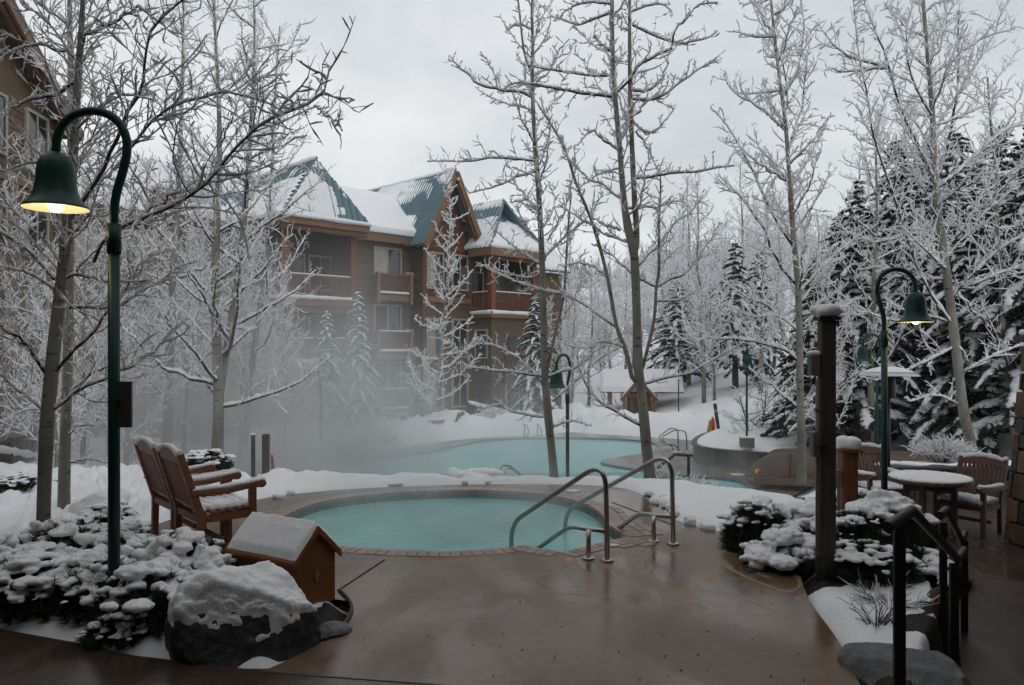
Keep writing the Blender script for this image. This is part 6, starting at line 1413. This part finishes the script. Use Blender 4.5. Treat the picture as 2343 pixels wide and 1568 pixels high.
MB().tube([W(2150, 1180, 5.95) - off, W(2164, 1167, 6.15) - off], .032, 14).obj('end_bar', M['blackmetal'], r2); MB().tube([W(2163, 1167, 6.14) - off, W(2200, 1238, 6.85) - off], .027, 14).obj('sloping_bar', M['blackmetal'], r2); MB().tube([W(2199, 1238, 6.85) - off, W(2208, 1219, 7.05) - off], .027, 14).obj('end_bar', M['blackmetal'], r2)
MB().box((0, 0, .55), (.055, .02, 1.22)).obj('post', M['blackmetal'], r2); w_ = W(2206, 1235, 6.9) - off; MB().box((w_.x, w_.y, w_.z - .52), (.055, .02, 1.02)).obj('post', M['blackmetal'], r2)
for k in range(7):
    pts = [(.011 * math.cos(a), 0, .022 * math.sin(a)) for a in np.linspace(0, 2 * math.pi, 13)]
    ck = MB().tube(pts, .0042, 6, False).obj('chain_link', M['blackmetal'], r2, True); ck.location = (.006 * k, -.045, 1.12 - .035 * k); ck.rotation_euler = (0, 0, rad(90 * (k % 2) + 20))

M['dullred'] = mat('mist_dulled_orange', (0.22, 0.06, 0.035), .6, .2)  # orange muted in its base colour to stand in for mist before it
rl = random.Random(3); lv = MB()
for _ in range(70):
    x, y = rl.uniform(-1.2, 2.4), rl.uniform(4.7, 7.2)
    if pip(DECK, np.array([x]), np.array([y]))[0] > .1 and pip(TUB, np.array([x]), np.array([y]))[0] < -.45:
        a_ = rl.uniform(0, 6.28); s_ = rl.uniform(.006, .016); lv.box((x, y, .004), (s_, s_ * .5, .003), a_)
lv.obj('leaf_litter', M['soil'], kind='stuff')
# ---- small things on the deck
def disc(name, label, px, py, r, z=0.0, cat='lid', group=None, m_='white'):
    x, y = G(px, py, z); t = thing(name, label, cat, (x, y, z), 0, group); MB().lathe([(.001, .012), (r * .86, .012), (r, .008), (r, .001)], k=28).obj('cover', M[m_], t); MB().lathe([(r * .9, .0125), (r * .94, .0135), (r * .98, .0115)], k=28).obj('rim', M['grey'], t)
disc('skimmer_lid', 'round white skimmer lid on the far tub deck', 1310, 1124, .115, group='round white lids'); disc('skimmer_lid', 'small pale lid in the brick edging by the near hand rail', 1404, 1249, .05, group='round white lids')
disc('skimmer_lid', 'white lid on the brown deck by the slide', 1686, 1086, .22, -1.7, group='round white lids'); disc('skimmer_lid', 'white lid below the far steel rails', 1548, 1034, .22, -1.7, group='round white lids'); disc('skimmer_lid', 'pale lid at the left end of the tub deck', 905, 1110, .11, group='round white lids', m_='concrete')
x, y = G(1730, 1306, 0); gr = thing('drain_grate', 'small dark drain grate in the right part of the deck', 'drain', (x, y, 0), rad(8))
MB().box((0, 0, .004), (.20, .10, .006)).obj('frame', M['blackmetal'], gr)
for k in range(8): MB().box((-.084 + .024 * k, 0, .009), (.010, .085, .006)).obj('bar', M['rockgrey'], gr)
cb = MB().tube(smooth_poly([(*G(*q_, 0), .008) for q_ in ((776, 1352), (800, 1375), (806, 1396), (797, 1420), (772, 1446), (742, 1466))], 2, False), .014, 8).obj('raised_deck_edge', M['post'], None, True); tag(cb, 'dark raised edge of the deck curving beside the wooden box', 'edging')  # thin tube forming the raised edge of the deck

# ================================================================== SLIDE, PLANTER, PATIO WALL, PILLAR
sl = thing('water_slide', 'tan water slide trough running along the right of the pool', 'slide', (6.4, 20.6, -1.5))
path = [(-.05, .55), (.35, .30), (.9, .12), (1.6, -.05), (2.6, -.35), (3.6, -.75), (4.8, -1.35)]; path = smooth_poly(path, 2, False); n = len(path); q = MB(); prof = []
for i, (x, y) in enumerate(path):
    t = (path[min(i + 1, n - 1)] - path[max(i - 1, 0)]); t = t / np.linalg.norm(t); nx_, ny_ = t[1], -t[0]; s = np.hypot(x, y - .55)
    hgt = .66 * math.sqrt(max(0.02, 1 - (1 - min(1, s / 1.0)) ** 2)); z0 = .05 + .02 * s
    ring = [(.0, 0), (-.02, hgt), (-.06, hgt + .02), (-.10, hgt), (-.11, .12), (-.5, .06), (-1.0, .12), (-1.02, hgt), (-1.08, hgt + .02), (-1.12, hgt), (-1.12, 0)]
    prof.append([(x - nx_ * a * -1 + 0, y - ny_ * a * -1, z0 + b_) for a, b_ in ring])
k = len(prof[0]); vs = [v for r_ in prof for v in r_]; fs = [(i * k + j, i * k + j + 1, (i + 1) * k + j + 1, (i + 1) * k + j) for i in range(n - 1) for j in range(k - 1)]
q.add(vs, fs); q.obj('trough', M['slide'], sl, True)
MB().bar((.1, .28, .0), (5.0, -1.75, .12), .26, .16).obj('base_rail', M['slide'], sl)
for s in (.95, 3.1): 
    i = int(np.argmin(np.abs(path[:, 0] - s))); x, y = path[i]; q = MB(); q.box((x, y - .035, .42), (.035, .05, .70), rad(-12)); q.obj('seam_flange', M['slide'], sl)
rs_ = thing('rescue_float', 'tiny red and yellow float lying at the slide mouth', 'float', W(1735, 1078, 20.3)[:]); q = MB(); q.lathe([(.001, -.06), (.04, -.05), (.05, 0), (.04, .05), (.001, .06)], k=10); q.obj('float', M['red'], rs_, True); MB().box((-.06, 0, .0), (.06, .08, .10)).obj('tag', M['yellow'], rs_, bevel=.01)
# planter wall of blocks with a cap and a snow bed
pw_ = thing('planter_wall', 'low curved stone planter wall holding a smooth mound of snow', 'wall', (0, 0, 0))
def wp(px, d): return np.array([(px - 1171) / FPX * d, d])
wc = np.array([wp(1640, 30.0), wp(1606, 28.5), wp(1592, 26.8), wp(1594, 25.6), wp(1620, 24.9), wp(1660, 24.4), wp(1720, 23.9), wp(1790, 23.6), wp(1870, 23.4), wp(1960, 23.3)])
wc = resample(smooth_poly(wc, 2, False), 34); M['block'] = mat('dark_planter_block', (0.060, 0.042, 0.034), .55, .3, 6, .4, 30)
bmsh = MB().box((0, 0, 0), (.46, .22, .125)).mesh('block', bevel=.012, seg=1); bmsh.materials.append(M['block'])
csh = MB().box((0, 0, 0), (.50, .34, .06)).mesh('cap_stone', bevel=.012, seg=1); csh.materials.append(M['block'])
for c in range(4):
    pc = resample(wc, 30) if c % 2 == 0 else resample(wc[1:], 29)
    for i in range(len(pc) - 1):
        m_ = (pc[i] + pc[i + 1]) / 2; e = pc[i + 1] - pc[i]; o = link('block', bmsh, None, pw_); o.location = (m_[0], m_[1], -1.64 + .132 * c); o.rotation_euler = (0, 0, math.atan2(e[1], e[0])); o.scale = (np.linalg.norm(e) / .47, 1, 1)
pc = resample(wc, 28)
for i in range(27):
    m_ = (pc[i] + pc[i + 1]) / 2; e = pc[i + 1] - pc[i]; o = link('cap_stone', csh, None, pw_); o.location = (m_[0], m_[1], -1.145); o.rotation_euler = (0, 0, math.atan2(e[1], e[0])); o.scale = (np.linalg.norm(e) / .50, 1, 1)
# the mound: from the rim back to the hill
nu, nv = 90, 46; rim = resample(wc, nu); far = np.stack([np.linspace(rim[0, 0] + .6, 22, nu), np.linspace(31, 30, nu)], -1); vv = np.linspace(0, 1, nv)
G_ = rim[None] * (1 - vv[:, None, None]) + far[None] * vv[:, None, None]; dist = np.linalg.norm(G_ - rim[None], axis=-1)
hz = -1.125 + .09 * sstep(0, .25, dist) + .10 * dist * sstep(0, 2.5, dist) + .16 * fbm(np.stack([G_[..., 0], G_[..., 1], 0 * dist], -1) * .55, 4) * sstep(0, 1.5, dist) + .03 * fbm(np.stack([G_[..., 0], G_[..., 1], 0 * dist], -1) * 2.5, 3)
G2 = G_ + (rim[None] - G_[-1:] * 0 - rim[None]); V = np.concatenate([G_, hz[..., None]], -1).reshape(-1, 3); idx = np.arange(nu * nv).reshape(nv, nu); Fq = np.stack([idx[:-1, :-1], idx[:-1, 1:], idx[1:, 1:], idx[1:, :-1]], -1).reshape(-1, 4)
link('snow_mound', fast_mesh('snow_mound', V, Fq), M['snow'], None, 'structure')
# wall behind the patio
rw = thing('patio_wall', 'dark low patio wall under the twiggy bush, capped with snow', 'wall', (0, 0, 0))
for k in range(9):
    for c in range(3):
        x0 = 6.2 + .52 * k + (.26 if c % 2 else 0); MB().mm((x0, 13.02 + random.uniform(0, .02), -.52 + .17 * c), (x0 + .505, 13.3, -.52 + .17 * c + .16)).obj('block', M['block'], rw, bevel=.012)
MB().mm((6.12, 12.96, -.005), (11.0, 13.34, .05)).obj('cap_stone', M['block'], rw, bevel=.01)
blobs('wall_snow', [((x, 13.25 + .1 * math.sin(x * 9), .055), (.16, .10, .03 + .02 * math.sin(x * 5))) for x in np.arange(6.25, 10.9, .13)], .025, .01, 8, 3, M['snow'], rw, 'stuff')
# stone pillar at the right edge
pl = thing('stone_pillar', 'battered stone pillar at the right edge of the picture', 'pillar', (6.92, 9.75, -.5))
M['flag'] = mat('ochre_flagstone', (0.11, 0.062, 0.034), .6, .5, 3, .4, 24); M['flag2'] = mat('slate_flagstone', (0.042, 0.038, 0.036), .5, .4, 3, .4, 24)
wdt = lambda z: .47 - .065 * z
q = MB(); q.hull([(-wdt(0) + .03, -.44, 0), (.6, -.44, 0), (.6, .44, 0), (-wdt(0) + .03, .44, 0)], [(-wdt(2.6) + .03, -.30, 2.6), (.45, -.30, 2.6), (.45, .30, 2.6), (-wdt(2.6) + .03, .30, 2.6)]); q.obj('core', M['soil'], pl)
rgp = random.Random(12); z = 0.02
while z < 2.5:
    h = rgp.uniform(.16, .34); 
    for face in (0, 1):
        a = -.46
        while a < .42:
            ww = rgp.uniform(.22, .48); b2 = min(a + ww, .46)
            if b2 - a > .08:
                fx = lambda zz: -wdt(zz); t_ = .035 + rgp.uniform(0, .02)
                j = lambda: rgp.uniform(-.03, .03)
                if face == 0: poly = [(fx(z) - t_, a * (1 - .12 * z) + .012 + j() * .4, z + .012 + j() * .5), (fx(z) - t_, b2 * (1 - .12 * z) - .012, z + .012 + j() * .6), (fx(z + h) - t_, b2 * (1 - .12 * z) - .012 + j(), z + h), (fx(z + h) - t_, a * (1 - .12 * z) + .012 + j(), z + h + j() * .5)]; bk = [(p[0] + .09, p[1], p[2]) for p in poly]
                else: yb = -.44 + .054 * z; poly = [(a * (1 - .1 * z) + .012, yb - t_, z + .012 + j() * .5), (a * (1 - .1 * z) + (b2 - a) - .012, yb - t_, z + .012), (a * (1 - .1 * z) + (b2 - a) - .012 + j() * .5, yb + .054 * h - t_, z + h), (a * (1 - .1 * z) + .012 + j() * .5, yb + .054 * h - t_, z + h + j() * .5)]; bk = [(p[0], p[1] + .09, p[2]) for p in poly]
                MB().hull(poly, bk).obj('stone', M['flag' if rgp.random() < .7 else 'flag2'], pl, bevel=.012)
            a = b2
    z += h + .012
st_ = thing('driftwood_stump', 'grey weathered stump standing behind the black step rail', 'stump', (3.40, 6.25, -.5)); q = MB(); q.lathe([(.17, 0), (.14, .15), (.12, .35), (.10, .52), (.05, .60), (.001, .62)], k=14); me = q.mesh('stump', True); V_ = np.array([v.co[:] for v in me.vertices]); V_ *= (1 + .5 * fbm(V_ * (7, 7, 2), 3))[:, None] * np.array([1, 1, 1]); me.vertices.foreach_set('co', V_.astype(np.float32).ravel()); link('stump', me, M['post'], st_)
MB().mm((-.40, -.42, 2.60), (.56, .42, 2.68)).obj('cap_stone', M['flag2'], pl, bevel=.012); MB().mm((-.36, -.38, 2.683), (.52, .38, 2.76)).obj('snow_cap', M['snow'], pl, bevel=.03)
# ---- mushroom patio heater
ht = thing('patio_heater', 'mushroom-shaped patio heater with a snow-dusted dome beyond the right lamp', 'heater', ((2032 - 1171) / FPX * 12.6, 12.6, -.5))
MB().lathe([(.001, 2.21), (.10, 2.205), (.22, 2.185), (.34, 2.15), (.44, 2.10), (.47, 2.08), (.465, 2.075), (.3, 2.10), (.001, 2.13)], k=36).obj('dome', M['alu'], ht, True); MB().lathe([(.001, 2.226), (.12, 2.220), (.25, 2.190), (.32, 2.165), (.36, 2.15), (.37, 2.14)], k=36).obj('dome_snow', M['snow'], ht, True)
MB().lathe([(.10, 1.72), (.11, 1.75), (.11, 1.98), (.09, 2.05), (.03, 2.1)], k=18).obj('burner', M['blackmetal'], ht, True); MB().tube([(0, 0, 0), (0, 0, 1.75)], .028, 10).obj('pole', M['blackmetal'], ht, True); MB().lathe([(.22, 0), (.22, .5), (.05, .62)], k=18).obj('tank_housing', M['blackmetal'], ht, True)
# ---- bollard lights
for lab, px, d, zz in (('small bollard light on the snow mound right of the lamp foot', 1783, 26.5, -.80), ('small bollard light behind the patio lamp', 1988, 22, -.55)):
    t = thing('bollard_light', lab, 'light', ((px - 1171) / FPX * d, d, zz), 0, 'small bollard lights'); MB().tube([(0, 0, 0), (0, 0, .36)], .09, 12).obj('body', M['post'], t, True); MB().lathe([(.11, .36), (.11, .40), (.001, .42)], k=12).obj('lid', M['blackmetal'], t); MB().lathe([(.11, .40), (.10, .45), (.05, .47), (.001, .475)], k=12).obj('snow_cap', M['snow'], t, True)
# ---- leaning post with red and yellow rescue gear
t = thing('rescue_post', 'leaning dark post with red and yellow rescue gear beside the far deck', 'post', W(1648, 1016, 30)[:]); MB().tube([(0, 0, 0), (-.22, 0, 1.55)], .07, 10).obj('post', M['blackmetal'], t, True); MB().tube([(-.35, -.1, .45), (-.30, -.1, .6), (-.32, -.1, .95), (-.34, -.1, 1.05)], [.03, .08, .07, .02], 10).obj('rescue_tube', M['red'], t, True); q = MB(); q.hull([(-.55, -.12, .45), (-.38, -.12, .42), (-.38, 0, .42), (-.55, 0, .45)], [(-.45, -.1, .95), (-.38, -.1, .9), (-.38, -.02, .9), (-.45, -.02, .95)]); q.obj('throw_bag', M['yellow'], t, bevel=.03)
t = thing('rescue_post', 'dark wooden post with orange gear in the steam left of the tub', 'post', W(608, 1112, 14.6)[:]); MB().box((0, 0, .48), (.12, .12, .98)).obj('post', M['post'], t, bevel=.015); MB().tube([(.16, -.05, .12), (.15, -.05, .3), (.13, -.05, .52), (.13, -.05, .6)], [.015, .03, .03, .01], 8).obj('rescue_tube', M['dullred'], t, True)
t = thing('slim_post', 'slim dark green post in the steam left of the wooden one', 'post', W(579, 1090, 16)[:]); MB().tube([(0, 0, 0), (0, 0, .85)], .045, 10).obj('post', M['green'], t, True); MB().lathe([(.05, .85), (.05, .87), (.001, .89)], k=10).obj('cap', M['snow'], t)
# ---- fences
def fence(label, a, b, z, h, n, key='post'):
    a = Vector((*a, z)); b = Vector((*b, z)); t = thing('picket_fence', label, 'fence', a[:]); d = (b - a); ang_ = math.atan2(d.y, d.x)
    pm = MB().box((0, 0, h / 2), (d.length / n * .72, .025, h)).mesh('picket'); pm.materials.append(M[key])
    for i in range(n): o = link('picket', pm, None, t); o.location = d * ((i + .5) / n); o.rotation_euler = (0, 0, ang_)
    for i in range(0, n + 1, 6): MB().box(d * (i / n) + Vector((0, .06, h / 2 + .05)), (.11, .09, h + .1), ang_).obj('fence_post', M[key], t)
    MB().box(d / 2 + Vector((0, 0, h + .03)), (d.length, .12, .05), ang_).obj('top_rail', M[key], t); r_ = snow_strip(t, (0, 0, h + .06), d[:], .1, .12, 'rail_snow'); return t
fence('snow-topped picket fence in the mist behind the teak armchairs', wp(285, 23.0), wp(560, 26.0), -1.65, 1.05, 30)
fence('snow-topped fence along the hotel foot right of the young tree', wp(1070, 37.5), wp(1250, 39.5), -1.75, 1.15, 36)
fence('low dark railing with snow before the left hotel wing', wp(-40, 15.5), wp(85, 18.5), -.55, .55, 14)
ob_ = MB().bar((*wp(1515, 39), -1.45), (*wp(1640, 38.5), -1.45), .22, .20).obj('timber_edging', M['post'], None); tag(ob_, 'long dark timber edging in the snow below the pavilion', 'edging')

# ================================================================== PAVILION
pv = thing('pavilion', 'small timber pavilion with a thick snow roof and a gabled entrance', 'building', ((1436 - 1171) / FPX * 48, 48, -2.5), rad(-6)); pv.scale = (.82, .85, .85); PS = 48 / FPX
hwd, dep, evz, rdz = 1.75, 1.5, 2.35, 3.55
M['pine'] = mat('golden_pine_post', (0.20, 0.098, 0.042), .6, .2, 3, .2, 20)
for x in (-1.35, .25, 1.45):
    for y in (-1.2, 1.2): MB().box((x, y, 1.2), (.30, .30, 2.4)).obj('column', M['pine'], pv)
for s in (-1, 1):
    q = MB(); q.hull([(-2.0, s * (dep + .25), evz - .1), (3.9, s * (dep + .25), evz - .1), (3.9, 0, rdz), (-2.0, 0, rdz)], [(-2.0, s * (dep + .25), evz), (3.9, s * (dep + .25), evz), (3.9, 0, rdz + .1), (-2.0, 0, rdz + .1)]); q.obj('roof', M['trimdark'], pv)
    nx_, ny_ = 110, 34; u_, v_ = np.meshgrid(np.linspace(-2.06, 3.96, nx_), np.linspace(0, 1, ny_)); edge = np.minimum(np.minimum(u_ + 2.06, 3.96 - u_), v_ * 2.1)
    z_ = (evz + .02) * (1 - v_) + (rdz + .10) * v_ + .26 * sstep(0, .22, edge) + .10 * fbm(np.stack([u_, v_ * 2, 0 * u_ + s], -1) * 1.8, 3) - .03
    Vv = np.stack([u_, s * (dep + .28) * (1 - v_), z_], -1).reshape(-1, 3); idx = np.arange(nx_ * ny_).reshape(ny_, nx_); Fq = np.stack([idx[:-1, :-1], idx[:-1, 1:], idx[1:, 1:], idx[1:, :-1]], -1).reshape(-1, 4); link('roof_snow', fast_mesh('roof_snow', Vv, Fq), M['snow'], pv)
for s in (-1, 1):
    q = MB(); q.hull([(.7 + s * 1.25, -2.3, 1.75), (.7 + s * 1.25, .2, 1.75), (.7, .2, 3.15), (.7, -2.3, 3.15)], [(.7 + s * 1.25, -2.3, 1.87), (.7 + s * 1.25, .2, 1.87), (.7, .2, 3.27), (.7, -2.3, 3.27)]); q.obj('porch_roof', M['trimdark'], pv)
    q = MB(); q.bar((.7 + s * 1.3, -2.34, 1.74), (.7, -2.34, 3.2), .08, .22); q.obj('barge_board', M['trimdark'], pv)
    q = MB(); q.hull([(.7 + s * 1.28, -2.33, 1.87), (.7 + s * 1.28, .2, 1.87), (.7, .2, 3.29), (.7, -2.33, 3.29)], [(.7 + s * 1.22, -2.28, 2.07), (.7 + s * 1.22, .2, 2.07), (.7, .2, 3.49), (.7, -2.28, 3.49)]); q.obj('roof_snow', M['snow'], pv, bevel=.05)
for x in (-.35, 1.72): MB().box((x, -2.1, .95), (.26, .26, 1.9)).obj('column', M['pine'], pv)
MB().mm((-.1, -.9, 0), (1.35, .2, 2.2)).obj('back_wall', M['pine'], pv); MB().mm((-.6, -2.15, 1.95), (2.0, -2.0, 2.2)).obj('beam', M['trimdark'], pv)
# ================================================================== MIST
def volume_box(name, a, b, density, color=(0.92, 0.95, 0.96), noise=None, aniso=0.2):
    me = MB().mm(a, b).mesh(name); m = bpy.data.materials.new(name); m.use_nodes = True; t = m.node_tree; n = t.nodes; l = t.links
    for q in list(n): n.remove(q)
    o = n.new('ShaderNodeOutputMaterial'); v = n.new('ShaderNodeVolumePrincipled'); v.inputs['Color'].default_value = (*color, 1)
    v.inputs['Density'].default_value = density; v.inputs['Anisotropy'].default_value = aniso
    if noise: noise(n, l, v, density)
    l.new(v.outputs[0], o.inputs['Volume'])
    ob = link(name, me, m, None, 'stuff'); return ob
volume_box('haze', (-435, -20, -4.3), (435, 526, 125), 0.0006, (0.93, 0.96, 0.98))
def puff(cx, cy, rx, ry, z0, z1, scale, thr, soft, lean=0.0):
    """steam thick over (cx,cy), thinning sideways and upward, torn by noise"""
    def f(n, l, v, dens):
        c = n.new('ShaderNodeTexCoord'); s = n.new('ShaderNodeSeparateXYZ'); l.new(c.outputs['Object'], s.inputs[0])
        def M_(op, a, b=None, clamp=False):
            q = n.new('ShaderNodeMath'); q.operation = op; q.use_clamp = clamp
            for i, x in enumerate((a, b)):
                if x is None: continue
                if isinstance(x, (int, float)): q.inputs[i].default_value = x
                else: l.new(x, q.inputs[i])
            return q.outputs[0]
        X = M_('DIVIDE', M_('SUBTRACT', M_('SUBTRACT', s.outputs['X'], cx), M_('MULTIPLY', s.outputs['Z'], lean)), rx); Y_ = M_('DIVIDE', M_('SUBTRACT', s.outputs['Y'], cy), ry)
        r2 = M_('ADD', M_('MULTIPLY', X, X), M_('MULTIPLY', Y_, Y_))
        side = M_('SUBTRACT', 1.0, r2, True)
        zz = M_('DIVIDE', M_('SUBTRACT', s.outputs['Z'], z0), z1 - z0); up = M_('SUBTRACT', 1.0, zz, True); up = M_('POWER', up, 2.2)
        mp = n.new('ShaderNodeMapping'); mp.inputs['Scale'].default_value = (1, 1, .8); l.new(c.outputs['Object'], mp.inputs['Vector'])
        z = n.new('ShaderNodeTexNoise'); z.inputs['Scale'].default_value = scale; z.inputs['Detail'].default_value = 3; z.inputs['Distortion'].default_value = .5; l.new(mp.outputs['Vector'], z.inputs['Vector'])
        nn = M_('DIVIDE', M_('SUBTRACT', z.outputs['Fac'], thr), soft, True)
        l.new(M_('MULTIPLY', M_('MULTIPLY', M_('MULTIPLY', side, up), nn), dens), v.inputs['Density'])
    return f
volume_box('steam', (-17, 13.5, -1.78), (3.5, 34.5, 6.8), 0.74, (0.95, 0.965, 0.97), puff(-7.0, 21.5, 5.8, 9.0, -1.78, 6.6, 0.36, .38, .24, -.2))
volume_box('steam', (-3.2, 7.3, -0.11), (2.2, 12.0, 1.5), 0.75, (0.9, 0.925, 0.93), puff(-1.0, 9.9, 2.6, 2.4, -0.11, 1.5, 0.8, .38, .3, -.3))
volume_box('steam', (3.6, 19.6, -1.78), (9.6, 26.5, 0.6), 0.35, (0.9, 0.925, 0.93), puff(6.3, 22.6, 3.0, 3.2, -1.78, 0.6, 0.6, .4, .3, .3))

volume_box('steam', (-13, 12.6, -1.785), (7.5, 35.0, -0.2), 0.10, (0.95, 0.965, 0.97), puff(-2.5, 24, 11, 13, -1.785, -.2, 0.5, .25, .4, 0))
volume_box('steam', (-10.5, 17.5, -1.79), (5.5, 34.0, 4.2), 0.22, (0.95, 0.965, 0.97), puff(-2.6, 26, 7.5, 8, -1.79, 4.2, 0.32, .40, .25, -.3))
